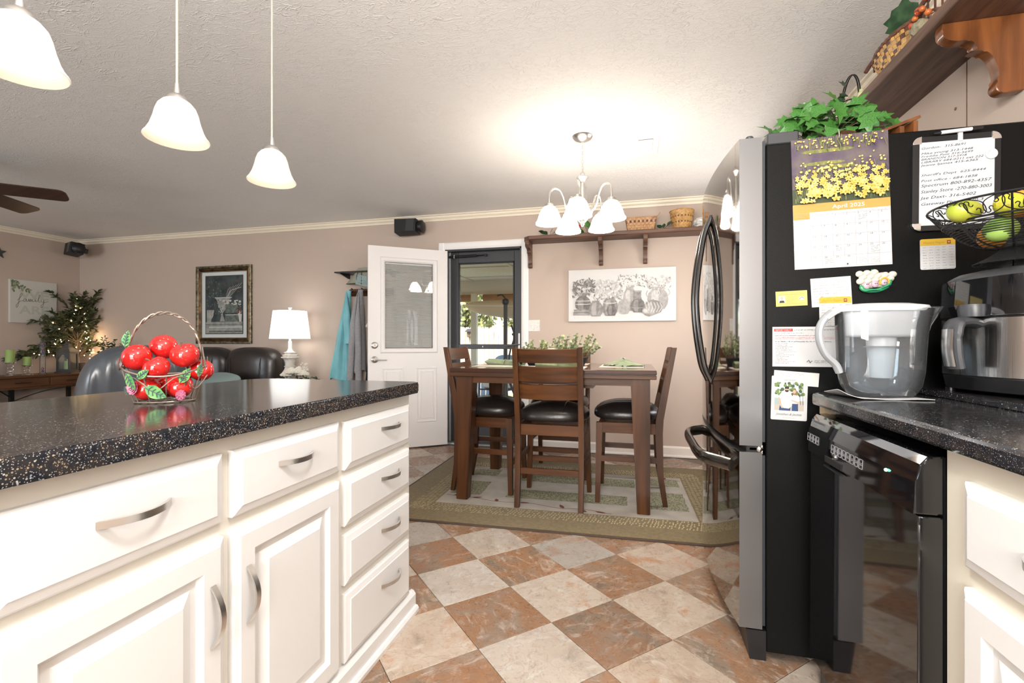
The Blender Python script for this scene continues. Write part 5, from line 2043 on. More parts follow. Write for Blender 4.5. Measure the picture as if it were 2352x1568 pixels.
b.lathe([(0, -.262), (.012, -.262), (.034, -.266), (.040, -.272), (.026, -.284), (.014, -.298), (.014, -.305), (.020, -.310), (.020, -.330), (.027, -.334), (.027, -.470), (.034, -.476), (.034, -.492), (.018, -.505), (.010, -.515), (0, -.516)], 26)
b.obj('column', 'nickel', CH)
B().lathe([(0, -.514), (.014, -.516), (.031, -.532), (.033, -.545), (.022, -.558), (.010, -.568), (.012, -.578), (.006, -.590), (0, -.594)], 20).obj('glass_finial', 'crystal', CH)
for k, an in enumerate((186, 254, 316, 46, 108)):
    a = math.radians(an + 14.3)
    c, s_ = math.cos(a), math.sin(a)

    def rp(r, z):
        return (r * c, r * s_, z)
    arm = B().tube(spline([rp(.022, -.485), rp(.060, -.505), rp(.105, -.475), rp(.126, -.410), rp(.150, -.362), rp(.183, -.348), rp(.212, -.370), rp(.220, -.415), rp(.220, -.450)], 6), .0062, 8)
    ao = arm.obj('arm', 'nickel', CH)
    B().lathe([(0, -.446), (.020, -.446), (.026, -.450), (.026, -.458), (.031, -.462), (.031, -.472), (0, -.474)], 20, (.22 * c, .22 * s_, 0)).obj('socket_cup', 'nickel', ao)
    prof = [(.028, -.466), (.040, -.474), (.054, -.492), (.064, -.515), (.072, -.540), (.079, -.560), (.088, -.572), (.088, -.580), (.081, -.578)]
    inn = [(.077, -.562), (.070, -.540), (.061, -.515), (.050, -.493), (.036, -.477), (.0, -.470)]
    B().lathe(prof + inn, 28, (.22 * c, .22 * s_, 0)).obj('glass_shade', 'chand', ao, ang=60)

# ------------------------------------------------------------------ ceiling vent
t = thing('ceiling_vent', 'square white ceiling air vent with louvres', 'air vent', (.075, 3.375, CZ))
b = B()
b.prism([(-.085, -.165), (.085, -.165), (.085, .165), (-.085, .165)], -.008, 0, 'z', bev=.002)
b.obj('plate', 'trim', t)
B().box(-.048, .048, -.095, .105, -.0084, -.0075).obj('opening', 'darkgrey', t, smooth=False)
sl = None
for k in range(13):
    y = -.085 + .182 * k / 12
    if sl is None:
        sl = B().hexa([(-.047, -.0030, -.0095), (.047, -.0030, -.0095), (.047, .0030, -.0125), (-.047, .0030, -.0125), (-.047, -.0030, -.0088), (.047, -.0030, -.0088), (.047, .0030, -.0118), (-.047, .0030, -.0118)]).obj('louvre', 'trim', t, loc=(0, y, 0), smooth=False)
    else:
        copy_part(sl, (0, y, 0))
for y in (-.13, .135):
    B().lathe([(0, 0), (.005, -.0005), (.004, -.002), (0, -.0025)], 10, (0, y, -.008)).obj('screw', 'trim', t)

# ------------------------------------------------------------------ pendants over the island
def pendant(label, y):
    t = thing('pendant_light', label, 'pendant lamp', (-1.2, y, CZ), group='bell pendants over the island')
    B().lathe([(0, 0), (.06, 0), (.06, -.010), (.045, -.022), (0, -.024)], 26).obj('canopy', 'nickel', t)
    B().tube([(0, 0, -.02), (0, 0, -.66)], .0032, 7).obj('cord', mat('pale_cord', (.42, .40, .33), rough=.5), t)
    z = -.798
    B().lathe([(0, z + .150), (.0055, z + .150), (.0085, z + .122), (.018, z + .118), (.025, z + .108), (.027, z + .098), (0, z + .096)], 24).obj('cap', 'nickel', t)
    prof = [(.024, .104), (.034, .098), (.044, .086), (.050, .070), (.055, .048), (.062, .026), (.070, .010), (.076, .002), (.077, -.001), (.075, -.003)]
    o = B().lathe([(r, z + q) for r, q in prof], 36).obj('bell_shade', 'pendant', t, ang=70)
    inn = [(.075, -.003), (.071, .004), (.060, .022), (.052, .045), (.047, .068), (.041, .084), (.030, .094), (0, .098)]
    B().lathe([(r, z + q) for r, q in inn], 36).obj('shaded_inner_face', 'pendant_in', o, ang=70)
    lb = lamp('pendant_bulb', 'POINT', (-1.2, y, CZ + z + .030), 0.5, (1.0, .88, .76), size=.02)
    return t


pendant('bell pendant lamp cut off at the upper left corner', .690)
pendant('middle one of the three bell pendant lamps', 1.033)
pendant('bell pendant lamp farthest from the viewer over the island end', 1.384)

# ------------------------------------------------------------------ wall shelves
def bracket_pts(d=.205, h=.24):
    """profile in (out, z); z=0 at the shelf"""
    cur = spline([(d, -.004), (d + .002, -.030), (d - .012, -.052), (d - .040, -.062), (d - .070, -.064), (d - .090, -.080), (d - .094, -.098)], 5)
    cur2 = spline([(d - .094, -.098), (d - .076, -.100), (d - .112, -.104), (d - .134, -.125), (d - .146, -.160), (d - .150, -.195), (d - .140, -.222), (d - .150, -.240), (d - .175, -.244)], 5)
    return [(0, 0), (d, 0)] + [(p.x, p.y) for p in cur] + [(p.x, p.y) for p in cur2[2:]] + [(0, -h)]


def bracket(parent, m, wall, pos, z, d):
    pts = bracket_pts(d)
    if wall == 'far':
        b = B().prism([(WY - o_, z + q) for o_, q in pts], pos - .019, pos + .019, 'x', bev=.004)
    else:
        b = B().prism([(WX - o_, z + q) for o_, q in pts], pos - .019, pos + .019, 'y', bev=.004)
    return b.obj('bracket', m, parent)


SF = thing('wall_shelf', 'long dark wooden plate shelf on three brackets on the far wall', 'shelf', (0, 0, 0))
ZS = 2.062
fr_ = WY - .205
b = B().prism([(WY, ZS), (fr_ + .012, ZS), (fr_, ZS + .010), (fr_, ZS + .036), (fr_ + .006, ZS + .042), (WY, ZS + .042)], -.985, WX - .24, 'x')
# clipped end
b2 = B().prism([(-1.045, WY), (-1.045, fr_ + .06), (-.985, fr_), (-.985, WY)], ZS, ZS + .042, 'z')
b.merge(b2.bm)
b2.bm.free()
b.obj('plank', 'shelf_x', SF, ang=20)
for x in (-1.01, -.310, .102):
    br_ = bracket(SF, 'shelf', 'far', x, ZS, .185)
    for q in (-.085, -.215):
        B().lathe([(0, 0), (.006, .001), (.006, .003), (0, .004)], 10, (x, WY - .185 + (.085 if q > -.1 else .135), ZS + q), ax=Matrix.Rotation(PI / 2, 3, 'X')).obj('screw_plug', 'black', br_)
SR = thing('wall_shelf', 'thick dark wooden shelf on a scrolled bracket high on the right wall', 'shelf', (0, 0, 0))
ZR2 = 2.100
fx_ = WX - .235
b = B().prism([(WX, ZR2), (fx_ + .003, ZR2), (fx_, ZR2 + .003), (fx_, ZR2 + .040), (fx_ + .003, ZR2 + .043), (WX, ZR2 + .043)], .85, WY, 'y')
b.obj('plank', 'shelf_y', SR, ang=20)
for y in (1.860, 3.05, .95):
    bracket(SR, 'bracket', 'right', y, ZR2, .215)


# ------------------------------------------------------------------ woven baskets and shelf decor
def woven(b, fn, nu, nv, pat, lift=.0022, gap=.10):
    """basket weave on surface fn(u,v); pat(i,j) -> material slot; over-under lift"""
    for i in range(nu):
        for j in range(nv):
            u0, u1 = (i + gap * .3) / nu, (i + 1 - gap * .3) / nu
            v0, v1 = (j + gap * .5) / nv, (j + 1 - gap * .5) / nv
            p = [Vector(fn(u, v)) for u, v in ((u0, v0), (u1, v0), (u1, v1), (u0, v1))]
            n_ = (p[1] - p[0]).cross(p[3] - p[0])
            if n_.length < 1e-12:
                continue
            n_.normalize()
            c = (p[0] + p[1] + p[2] + p[3]) / 4
            up_ = lift if (i + j) % 2 else lift * .35
            um = [Vector(fn((u0 + u1) / 2, v)) + n_ * up_ for v in (v0, v1)]
            V = [b.bm.verts.new(q) for q in p]
            M_ = [b.bm.verts.new(q) for q in um]
            for f in ((V[0], M_[0], M_[1], V[3]), (M_[0], V[1], V[2], M_[1])):
                b.bm.faces.new(f).material_index = pat(i, j)


def round_fn(rx0, ry0, rx1, ry1, h, z0=0.0, p=2.0):
    def f(u, v):
        a = 2 * PI * u
        c, s_ = math.cos(a), math.sin(a)
        e = 2.0 / p
        return ((rx0 + (rx1 - rx0) * v) * math.copysign(abs(c) ** e, c), (ry0 + (ry1 - ry0) * v) * math.copysign(abs(s_) ** e, s_), z0 + h * v)
    return f


def rect_fn(x0, y0, x1, y1, h, z0, r=.012):
    """flared box with small round corners, even steps round the edge"""
    def ring(hx, hy):
        o = rrect(-hx, hx, -hy, hy, r, 4)
        o = o + [o[0]]
        ln = [0.0]
        for a, c in zip(o, o[1:]):
            ln.append(ln[-1] + math.dist(a, c))
        return o, ln

    def at_(o, ln, u):
        d = (u % 1.0) * ln[-1]
        for i in range(len(o) - 1):
            if d <= ln[i + 1]:
                q = (d - ln[i]) / max(1e-9, ln[i + 1] - ln[i])
                return (o[i][0] + (o[i + 1][0] - o[i][0]) * q, o[i][1] + (o[i + 1][1] - o[i][1]) * q)
        return o[-1]
    A, C_ = ring(x0, y0), ring(x1, y1)

    def f(u, v):
        a, c = at_(*A, u), at_(*C_, u)
        return (a[0] + (c[0] - a[0]) * v, a[1] + (c[1] - a[1]) * v, z0 + h * v)
    return f


FS = ZS + .042                                              # top of the far shelf
RS = ZR2 + .043                                             # top of the right shelf


def px_far(px, Y):
    k = (px - 1176) / 1100.0
    return Y * (-math.sin(YAW) + math.cos(YAW) * k) / (math.cos(YAW) + math.sin(YAW) * k)


def px_y(px, X):
    k = (px - 1176) / 1100.0
    return X * (math.cos(YAW) + math.sin(YAW) * k) / (-math.sin(YAW) + math.cos(YAW) * k)


# rectangular basket with maroon squares
Ysh = WY - .105
t = thing('woven_basket', 'rectangular woven basket with a row of maroon squares on the far shelf', 'basket', (px_far(1472, Ysh), Ysh, FS), 0)
f = rect_fn(.118, .066, .138, .080, .115, .002)
b = B()
woven(b, f, 44, 5, lambda i, j: 1 if (j == 3 and i % 2 == 0) else 0, .003)
b.obj('weave', ['wicker_tan', 'wicker_dark'], t, ang=20, kind='stuff')
B().box(-.118, .118, -.066, .066, 0, .004).obj('bottom', 'wicker_tan', t, smooth=False)
B().tube([f(i / 60, 1.0) for i in range(60)], .004, 6, True).obj('rim', 'wicker_tan', t)
B().tube(spline([(.10, -.082, .10), (.145, -.084, .118), (.168, -.07, .150)], 5), .005, 6, flat=(1.4, .7)).obj('handle_end', 'wicker_tan', t)

# round basket
t = thing('woven_basket', 'round honey-coloured basket with two brown bands at the shelf end', 'basket', (px_far(1566, Ysh), Ysh, FS))
f = round_fn(.075, .075, .105, .105, .165, .002)
b = B()
woven(b, f, 40, 13, lambda i, j: 1 if j in (4, 8) and i % 2 else 0, .0028)
b.obj('weave', ['wicker', 'wicker_dark'], t, ang=20, kind='stuff')
B().lathe([(0, 0), (.076, 0), (.076, .004), (0, .004)], 24).obj('bottom', 'wicker', t)
B().tube([(.106 * math.cos(a), .106 * math.sin(a), .166) for a in (2 * PI * i / 40 for i in range(40))], .0045, 6, True).obj('rim', 'wicker', t)

# plastic bag
t = thing('plastic_bag', 'crumpled clear plastic bag with a blue tag at the shelf end', 'plastic bag', (px_far(1614, Ysh), Ysh, FS))
b = B().ball((0, 0, .050), (.075, .055, .050), 22, 14, fn=lambda d, th, ph: d * (1 + .10 * math.sin(7 * ph + 3 * th) + .09 * math.sin(11 * th + 2 * ph)))
b.obj('bag', mat('crumpled_plastic', (.78, .78, .76), rough=.25, alpha=.75), t, ang=10)
B().box(.045, .075, -.05, -.044, .05, .085).obj('tag', mat('blue_tag', (.03, .16, .50), rough=.5), t, smooth=False)

# green sprigs on the shelf


def sprig(label, x, z0, dirs, size, m='leaf_dark'):
    t = thing('leaf_sprig', label, 'greenery', (x, Ysh - .03, z0))
    b = B()
    for dx, dz, y, s_ in dirs:
        b.tube([(0, 0, .004), (dx * .6, y * .5, .004 + max(0.002, dz * .6))], .0014, 4)
    b.obj('stalk', 'stem', t)
    for dx, dz, y, s_ in dirs:
        b = B()
        leaf_into(b, orient(Vector((dx * .55, y * .5, .004 + dz * .55)), (dx, y, dz), .4, size * s_), 'oval', 0, .2, 1.6, .15)
        b.obj('leaf', m, t)


sprig('dark green sprig between the two shelf baskets', px_far(1524, Ysh - .03), FS, [(-.03, .02, -.02, .9), (.05, .05, 0, 1.1), (.06, .075, .01, .9), (.0, .02, -.02, .8)], .065)
sprig('green sprig at the left end of the far shelf', px_far(1262, Ysh - .03), FS, [(-.06, .035, 0, 1.1), (-.03, .02, -.03, .9), (.06, .035, 0, 1.1), (.02, .05, 0, .8)], .075)
sprig('leafy green sprig behind the chandelier on the far shelf', px_far(1350, Ysh - .03), FS, [(-.06, .02, -.02, 1.1), (.03, .08, 0, 1.3), (-.02, .06, .01, 1.1), (.06, .06, 0, 1.0), (.0, .10, 0, .9)], .080, 'leaf')
t = thing('pumpkin', 'orange and red harvest gourd behind the chandelier on the far shelf', 'gourd', (px_far(1304, Ysh), Ysh, FS))
b = B().ball((0, 0, .088), (.088, .075, .088), 30, 14, fn=lambda d, th, ph: d * (1 - .06 * abs(math.cos(4 * ph))))
b.obj('gourd', mat('orange_gourd', (.55, .22, .06), (.62, .33, .14), sc=6, rough=.5), t)
B().tube([(0, 0, .165), (.01, 0, .20)], [.012, .008], 8).obj('stalk', 'stem', t)
t = thing('silk_flower', 'red silk flower behind the chandelier on the far shelf', 'flower', (px_far(1328, Ysh - .05), Ysh - .06, FS))
b = B()
for k in range(7):
    a = 2 * PI * k / 7
    leaf_into(b, orient((0, 0, .055), (math.cos(a), -.6, math.sin(a) + .2), 0, .05), 'oval', 0, .2, 1.7, .3)
b.obj('petals', 'redink', t)
B().tube([(0, .005, 0), (0, 0, .055)], .003, 5).obj('stalk', 'leaf_dark', t)

# basket of harvest decor on the right shelf
t = thing('woven_basket', 'oval woven basket with dark braided rim on the right wall shelf', 'basket', (1.043, 2.185, RS), PI / 2)
f = round_fn(.150, .070, .192, .098, .085, .003)
b = B()
woven(b, f, 48, 6, lambda i, j: 0 if (i * 3 + j) % 4 else 1, .0035)
b.obj('weave', ['wicker', 'wicker_dark'], t, ang=20, kind='stuff')
b = B()
for k in range(2):
    b.tube([(lambda p: (p[0], p[1], p[2] + .006 + .005 * math.sin(i * 1.7 + k * PI)))(f(i / 90, 1.0)) for i in range(90)], .006, 6, True)
b.obj('braided_rim', 'wicker_dark', t)
for sg in (1, -1):
    b = B()
    arch = [(sg * (.194 - .0 * abs(q)), .075 * q, .092 + .075 * (1 - q * q)) for q in (-1 + 2 * i / 14 for i in range(15))]
    b.tube(arch, .008, 7)
    for i in (3, 5, 7, 9, 11):
        b.tube([(arch[i][0], arch[i][1], .088), arch[i]], .0035, 5)
    b.obj('end_handle', 'wicker_dark', t)
B().box(-.13, .13, -.055, .055, 0, .006).obj('bottom', 'wicker', t, smooth=False)
t = thing('silk_leaf_pick', 'large dark green toothed leaf standing in the right shelf basket', 'greenery', (1.010, 2.13, RS + .09))
b = B()
leaf_into(b, orient((0, .06, .02), (-.12, -.50, .62), 1.35, .140, up=Vector((-.6, -.5, .3))), 'holly', 0, .15, 1.25, .1)
b.obj('leaf', 'leaf_dark', t)
B().tube([(0, .06, -.07), (0, .06, .025)], .0025, 5).obj('stalk', 'stem', t)
t = thing('berry_spray', 'spray of red berries at the top of the right shelf', 'berries', (.985, 1.98, RS))
for k, (x, y, z, r) in enumerate(((-.01, .06, .075, .011), (-.012, .035, .085, .010), (-.01, .015, .098, .014), (-.012, -.01, .090, .010), (-.008, -.03, .115, .010), (-.012, -.05, .108, .012), (0, .05, .06, .010), (0, -.02, .070, .011))):
    B().ball((x, y, z), r, 10, 7).obj('berry', mat('rust_berry%d' % (k % 2), ((.42, .07, .03), (.50, .13, .03))[k % 2], rough=.3), t)
b = B().tube(spline([(.03, .03, 0), (.01, .02, .06), (0, .0, .09), (0, -.05, .11)], 5), .0025, 5)
b.obj('twig', 'stem', t)
b = B().ball((0, .03, .045), (.028, .036, .028), 14, 9, fn=lambda d, th, ph: d * (1 + .12 * math.sin(9 * ph + 5 * th)))
b.obj('moss', mat('grey_moss', (.20, .19, .12), (.28, .24, .16), sc=90, rough=1.0), t, ang=20)
t = thing('pear_ornament', 'small pale green fruit ornament hanging at the basket end', 'ornament', (.965, 2.415, RS))
B().ball((0, 0, .016), (.014, .014, .016), 12, 8).ball((.006, .012, .036), (.009, .009, .012), 10, 7).obj('fruit', mat('pale_green_resin', (.52, .56, .28), rough=.4), t)

# wire basket with ivy tendrils
t = thing('wire_basket', 'dark green wire basket with tall hoop handle on the right shelf', 'wire basket', (1.045, 2.735, RS))
b = B()
for k in (-1, 1):
    b.tube([(.004 * k, .105 * math.cos(a), .10 + .155 * math.sin(a)) for a in (PI * i / 28 for i in range(29))], .0028, 6)
b.obj('hoop_handle', 'blackmetal', t)
b = B()
for z, r in ((.004, .075), (.10, .105)):
    b.tube([(r * math.cos(a) * .8, r * math.sin(a), z) for a in (2 * PI * i / 36 for i in range(36))], .0026, 6, True)
for k in range(16):
    a = 2 * PI * k / 16
    b.tube([(.06 * math.cos(a), .075 * math.sin(a), .004), (.084 * math.cos(a), .105 * math.sin(a), .10)], .0016, 5)
for k in range(5):
    y0_ = -.10 + .05 * k
    b.tube([(.03 * math.cos(q * 5) - .04, y0_ + .022 * math.cos(q * 2 * PI), .075 + .022 * math.sin(q * 2 * PI)) for q in (i / 14 for i in range(15))], .0013, 5)
b.obj('basket_wires', 'blackmetal', t)
for k, (y, z, a) in enumerate(((-.105, .12, .3), (-.10, .165, 1.2), (-.06, .11, 2.2), (.03, .15, -.3), (.09, .13, .9), (-.02, .09, 3.0))):
    b = B()
    leaf_into(b, orient((-.06, y, z), (-.4, math.cos(a), math.sin(a)), .5, .042), 'ivy', 0, .2, 1.0, .2)
    b.obj('metal_leaf', 'leaf_dark', t)

# ivy plant on the fridge
IV = thing('ivy_plant', 'bushy green ivy with lobed leaves on top of the fridge', 'ivy', (.70, 2.02, 1.7355))
B().lathe([(0, 0), (.075, 0), (.095, .085), (.088, .085), (.080, .075), (0, .075)], 22).obj('pot', 'wicker_dark', IV)
rnd = random.Random(5)
lb = B()
leaf_into(lb, Matrix.Identity(4), 'ivy', 0, .22, 1.05, .28)
leaf0 = None
b = B()
for k in range(150):
    a = rnd.uniform(0, 2 * PI)
    el = rnd.uniform(-.15, 1.25)
    R_ = rnd.uniform(.55, 1.0)
    p = Vector((.225 * R_ * math.cos(a) * math.cos(el), .125 * R_ * math.sin(a) * math.cos(el), .070 + .165 * R_ * math.sin(el)))
    if a > PI and p.y < -.06 and rnd.random() < .25:
        p.z -= .02
    p.y = max(p.y, -.165)
    p.z = max(p.z, .030)
    g_ = rnd.uniform(0, 2 * PI)
    d = Vector((math.cos(g_) + .5 * math.cos(a), -.30, .8 * math.sin(g_) - .15))
    if leaf0 is None:
        leaf0 = lb.obj('leaf', 'leaf', IV, ang=60)
        leaf0.location = p
        lf = leaf0
    else:
        lf = copy_part(leaf0, p)
    s_ = rnd.uniform(.042, .070)
    lf.scale = (s_,) * 3
    mx = orient((0, 0, 0), d, rnd.uniform(-.6, .6), 1.0, up=Vector((rnd.uniform(-.3, .3), -.75, .65)))
    lf.rotation_euler = mx.to_euler()
    if k % 3 == 0:
        b.tube([(0, 0, .07), p * .6 + Vector((0, 0, .04)), p], .0015, 4)
b.obj('stems', 'stem', IV)
# trailing wooden tray beside it
t = thing('wooden_tray', 'small tilted reddish wooden slatted tray beside the ivy on the fridge', 'tray', (.815, 1.860, 1.7355), math.radians(10))
for k in range(3):
    b = B().hexa([(-.08, -.05 + k * .036, .004 + .0), (.075, -.05 + k * .036, .062), (.075, -.02 + k * .036, .062), (-.08, -.02 + k * .036, .004), (-.083, -.05 + k * .036, .012), (.072, -.05 + k * .036, .070), (.072, -.02 + k * .036, .070), (-.083, -.02 + k * .036, .012)])
    b.obj('slat', 'bracket', t, smooth=False)
b = B().box(.010, .024, -.05, .05, .0, .036).box(.052, .066, -.05, .05, .0, .052)
b.obj('foot_rail', 'bracket', t, smooth=False)

# ------------------------------------------------------------------ vase painting
MT['canvas'] = mat('canvas_white', (.68, .66, .645), rough=.8)
G1, G2, G3, G4, G5 = [mat('grey_paint_%d' % i, c, c2, sc=30, rough=.8) for i, (c, c2) in enumerate((((.13, .122, .118), (.20, .19, .183)), ((.22, .207, .20), (.32, .302, .29)), ((.34, .323, .312), (.44, .42, .405)), ((.49, .47, .455), (.58, .56, .54)), ((.66, .64, .62), (.72, .70, .68))))]
VP = thing('canvas_painting', 'wide canvas of grey vases full of flowers on the far wall', 'painting', (-.122, WY - .034, 1.529))
B().box(-.502, .502, 0, .033, -.252, .252, .002).obj('canvas', 'canvas', VP)
s = Sheet()


def U(px, py):
    return ((px - 879) / 802.0 * 1.0, (1296 - py) / 392.0 * .5)


def vase(cx, cy, w, h, neck=.45, mi=1, tilt=0.0, sh=2):
    x, z = U(cx, cy)
    sx, sz = w / 802.0, h / 392.0 * .5
    prof = [(-.62, -1), (-.92, -.6), (-1.0, -.1), (-.88, .42), (-.58, .75), (-neck, .86), (-neck * 1.12, 1.0)]
    pts = [(a * sx, q * sz) for a, q in prof] + [(-a * sx, q * sz) for a, q in prof[::-1]]
    c, n_ = math.cos(tilt), math.sin(tilt)
    s.poly([(x + a * c - q * n_, z + a * n_ + q * c) for a, q in pts], mi)
    hl = [(a * sx * .55 - sx * .10, q * sz * .92) for a, q in prof[:5]] + [(-a * sx * .18 - sx * .10, q * sz * .92) for a, q in prof[:5][::-1]]
    s.poly([(x + a * c - q * n_, z + a * n_ + q * c) for a, q in hl], sh)
    return x, z, sx, sz


def band(v, q, mi, th=.05):
    x, z, sx, sz = v
    w_ = (1 - q * q) ** .5 * .98 if abs(q) < .95 else .3
    s.poly([(x - sx * w_, z + sz * (q + th)), (x - sx * w_ * .5, z + sz * (q - th * .5)), (x + sx * w_ * .5, z + sz * (q - th * .5)), (x + sx * w_, z + sz * (q + th)), (x + sx * w_, z + sz * (q - th)), (x + sx * w_ * .5, z + sz * (q - th * 2.5)), (x - sx * w_ * .5, z + sz * (q - th * 2.5)), (x - sx * w_, z + sz * (q - th))][::-1], mi)


rnd = random.Random(9)


def bush(x0, x1, y0_, y1_, n_, r, cols, leafy=False):
    for k in range(n_):
        px, py = rnd.uniform(x0, x1), rnd.uniform(y0_, y1_)
        x, z = U(px, py)
        if leafy:
            s.disc(x, z, r * rnd.uniform(.8, 1.3), r * .38, rnd.choice(cols), 7, rnd.uniform(0, PI))
        else:
            s.disc(x, z, r * rnd.uniform(.6, 1.2), r * rnd.uniform(.5, 1.0), rnd.choice(cols), 7, rnd.uniform(0, PI))


def stalks(cx, cy, pts, mi=1):
    for px, py in pts:
        s.line([U(cx, cy), U((cx + px) / 2 + 4, (cy + py) / 2), U(px, py)], .0016, mi)


def daisy(px, py, r):
    x, z = U(px, py)
    y = s.y()
    for k in range(9):
        a = 2 * PI * k / 9
        s.disc(x + r * .62 * math.cos(a), z + r * .62 * math.sin(a), r * .42, r * .20, 4, 7, a, y - .000004 * k)
    s.disc(x, z, r * .25, None, 2, 8, 0, y - .00006)


s.poly([U(480, 1470), U(1278, 1470), U(1278, 1425), U(880, 1405), U(480, 1430)], 4)
vase(945, 1325, 52, 92, .5, 2, 0, 3)
stalks(940, 1240, [(870, 1160), (900, 1145), (960, 1140), (1010, 1150), (1050, 1165), (1000, 1215), (880, 1205)], 1)
bush(860, 1055, 1150, 1240, 80, .014, (2, 3, 1), True)
for p in ((890, 1178), (955, 1160), (1015, 1172), (930, 1205), (985, 1200), (1040, 1215), (900, 1215)):
    daisy(*p, .026)
v = vase(1150, 1325, 76, 82, .6, 2, 0, 3)
s.line([U(1075, 1270), U(1065, 1295), U(1080, 1320)], .006, 2)
s.line([U(1225, 1262), U(1238, 1290), U(1220, 1312)], .006, 2)
s.line([U(1130, 1262), U(1125, 1300), U(1150, 1310), U(1165, 1290), U(1150, 1262)], .005, 4)
bush(1062, 1240, 1175, 1268, 80, .013, (1, 2, 3), True)
bush(1075, 1225, 1148, 1235, 36, .017, (3, 4, 4))
v = vase(798, 1378, 58, 74, .7, 1)
band(v, .35, 3)
bush(690, 890, 1190, 1330, 150, .013, (1, 2, 3), True)
bush(695, 885, 1180, 1315, 140, .013, (3, 4, 3, 4))
v = vase(590, 1352, 62, 56, .4, 0, 0, 1)
band(v, .3, 4, .035)
band(v, -.15, 4, .035)
stalks(590, 1300, [(520, 1190), (570, 1170), (610, 1180), (660, 1180), (680, 1220), (515, 1240), (520, 1290), (660, 1270)], 0)
bush(512, 682, 1168, 1305, 120, .0145, (0, 1, 0), True)
for k, (x0, x1, y0_, y1_) in enumerate(((520, 645, 1402, 1422), (515, 640, 1424, 1444))):
    a, c = U(x0, y1_), U(x1, y0_)
    s.rect(a[0], c[0], a[1], c[1], 1)
    s.rect(a[0] + .006, c[0] - .006, a[1] + .008, a[1] + .011, 3)
v = vase(690, 1395, 54, 58, .5, 1)
stalks(690, 1345, [(655, 1300), (668, 1310), (720, 1305)], 1)
for q in (-.5, 0, .5):
    s.line([U(690 + q * 50, 1345), U(690 + q * 66, 1395), U(690 + q * 40, 1440)], .004, 2)
vase(810, 1408, 36, 42, .6, 0, 0, 1)
v = vase(905, 1385, 40, 54, .55, 2)
s.line([U(870, 1345), U(858, 1370), U(878, 1392)], .006, 2)
s.line([U(940, 1345), U(953, 1370), U(934, 1392)], .006, 2)
v = vase(1005, 1375, 50, 54, .5, 0, 0, 1)
band(v, -.35, 2, .04)
a, c = U(980, 1332), U(1028, 1270)
s.rect(a[0], c[0], a[1], c[1], 1)
a, c = U(976, 1280), U(1032, 1268)
s.rect(a[0], c[0], a[1], c[1], 2)
v = vase(1110, 1395, 74, 54, .4, 1, .35)
for k in range(6):
    s.line([U(1055 + k * 22, 1350 + k * 2), U(1066 + k * 23, 1395), U(1058 + k * 20, 1438 - k * 2)], .004, 4)
x, z = U(1060, 1420)
s.disc(x, z, .030, .026, 2, 12)
s.disc(x, z, .020, .017, 3, 12)
s.obj('painted_vases', [G1, G2, G3, G4, G5], VP, (0, 0, 0))

# switch plate
t = thing('switch_plate', 'decorative cream switch plate beside the entry door', 'switch plate', (-.975, WY, 1.242))
B().box(-.058, .058, -.007, 0, -.058, .058, .003).obj('plate', mat('marbled_ceramic', (.76, .73, .69), (.62, .58, .55), sc=24, dt=6, dist=2, ramp=(.55, .66), rough=.3), t)
for x in (-.023, .023):
    tg = B().box(x - .005, x + .005, -.009, -.006, -.014, .014).obj('toggle_slot', 'trim', t, smooth=False)
    B().hexa([(x - .004, -.009, -.004), (x + .004, -.009, -.004), (x + .004, -.009, .006), (x - .004, -.009, .006), (x - .003, -.018, .004), (x + .003, -.018, .004), (x + .003, -.018, .010), (x - .003, -.018, .010)]).obj('toggle', 'trim', tg, smooth=False)


# ------------------------------------------------------------------ living room: framed print
t = thing('framed_picture', 'tall framed garden print in a bronze beaded frame on the far wall', 'picture', (-4.773, WY - .002, 1.527))
w, h = .402, .468


def frame_ring(b, w, h, prof):
    """profile (inset, out) swept round a rectangle facing -y"""
    rows = []
    for ins, out in prof:
        rows.append([b.bm.verts.new((x, -out, z)) for x, z in ((-w + ins, -h + ins), (w - ins, -h + ins), (w - ins, h - ins), (-w + ins, h - ins))])
    for a, c in zip(rows, rows[1:]):
        for i in range(4):
            b.bm.faces.new((a[i], a[(i + 1) % 4], c[(i + 1) % 4], c[i]))


b = B()
frame_ring(b, w, h, [(0, 0), (0, .026), (.006, .032), (.022, .034), (.028, .022), (.034, .018)])
b.obj('outer_frame', mat('antique_silver_gilt', (.10, .085, .05), (.30, .27, .19), sc=30, rough=.4, metal=.8), t, ang=25)
b = B()
frame_ring(b, w, h, [(.034, .018), (.040, .024), (.048, .024), (.062, .014), (.074, .008), (.074, .004)])
b.obj('inner_frame', mat('dark_bronze', (.055, .030, .014), (.16, .085, .03), sc=14, rough=.35, metal=.8), t, ang=25)
b = B()
for k in range(60):
    for sg in (-1, 1):
        b.ball((-w + .070 + (2 * w - .14) * k / 59, -.012, sg * (h - .068)), .0045, 6, 4)
        b.ball((sg * (w - .068), -.012, -h + .070 + (2 * h - .14) * k / 59), .0055, 6, 4)
b.obj('beading', mat('silver_bead', (.36, .34, .28), rough=.4, metal=.8), t, kind='stuff')
B().box(-w + .072, w - .072, -.006, 0, -h + .072, h - .072).obj('mount_board', mat('pale_mount', (.62, .65, .64), rough=.8), t, smooth=False)
s = Sheet()
aw, ah = .268, .343
P_DK = mat('print_deep_teal', (.020, .028, .031), (.050, .070, .072), sc=9, rough=.45)
P_GR = mat('print_sage', (.075, .10, .088), (.15, .18, .155), sc=26, rough=.45)
P_ST = mat('print_stone', (.23, .235, .225), (.34, .34, .32), sc=18, rough=.45)
P_WH = mat('print_pale', (.52, .52, .48), rough=.45)
P_RD = mat('print_russet', (.14, .055, .042), rough=.45)
s.rect(-aw - .010, aw + .010, -ah - .010, ah + .010, 5)
s.rect(-aw, aw, -ah, ah, 0)
rnd = random.Random(17)
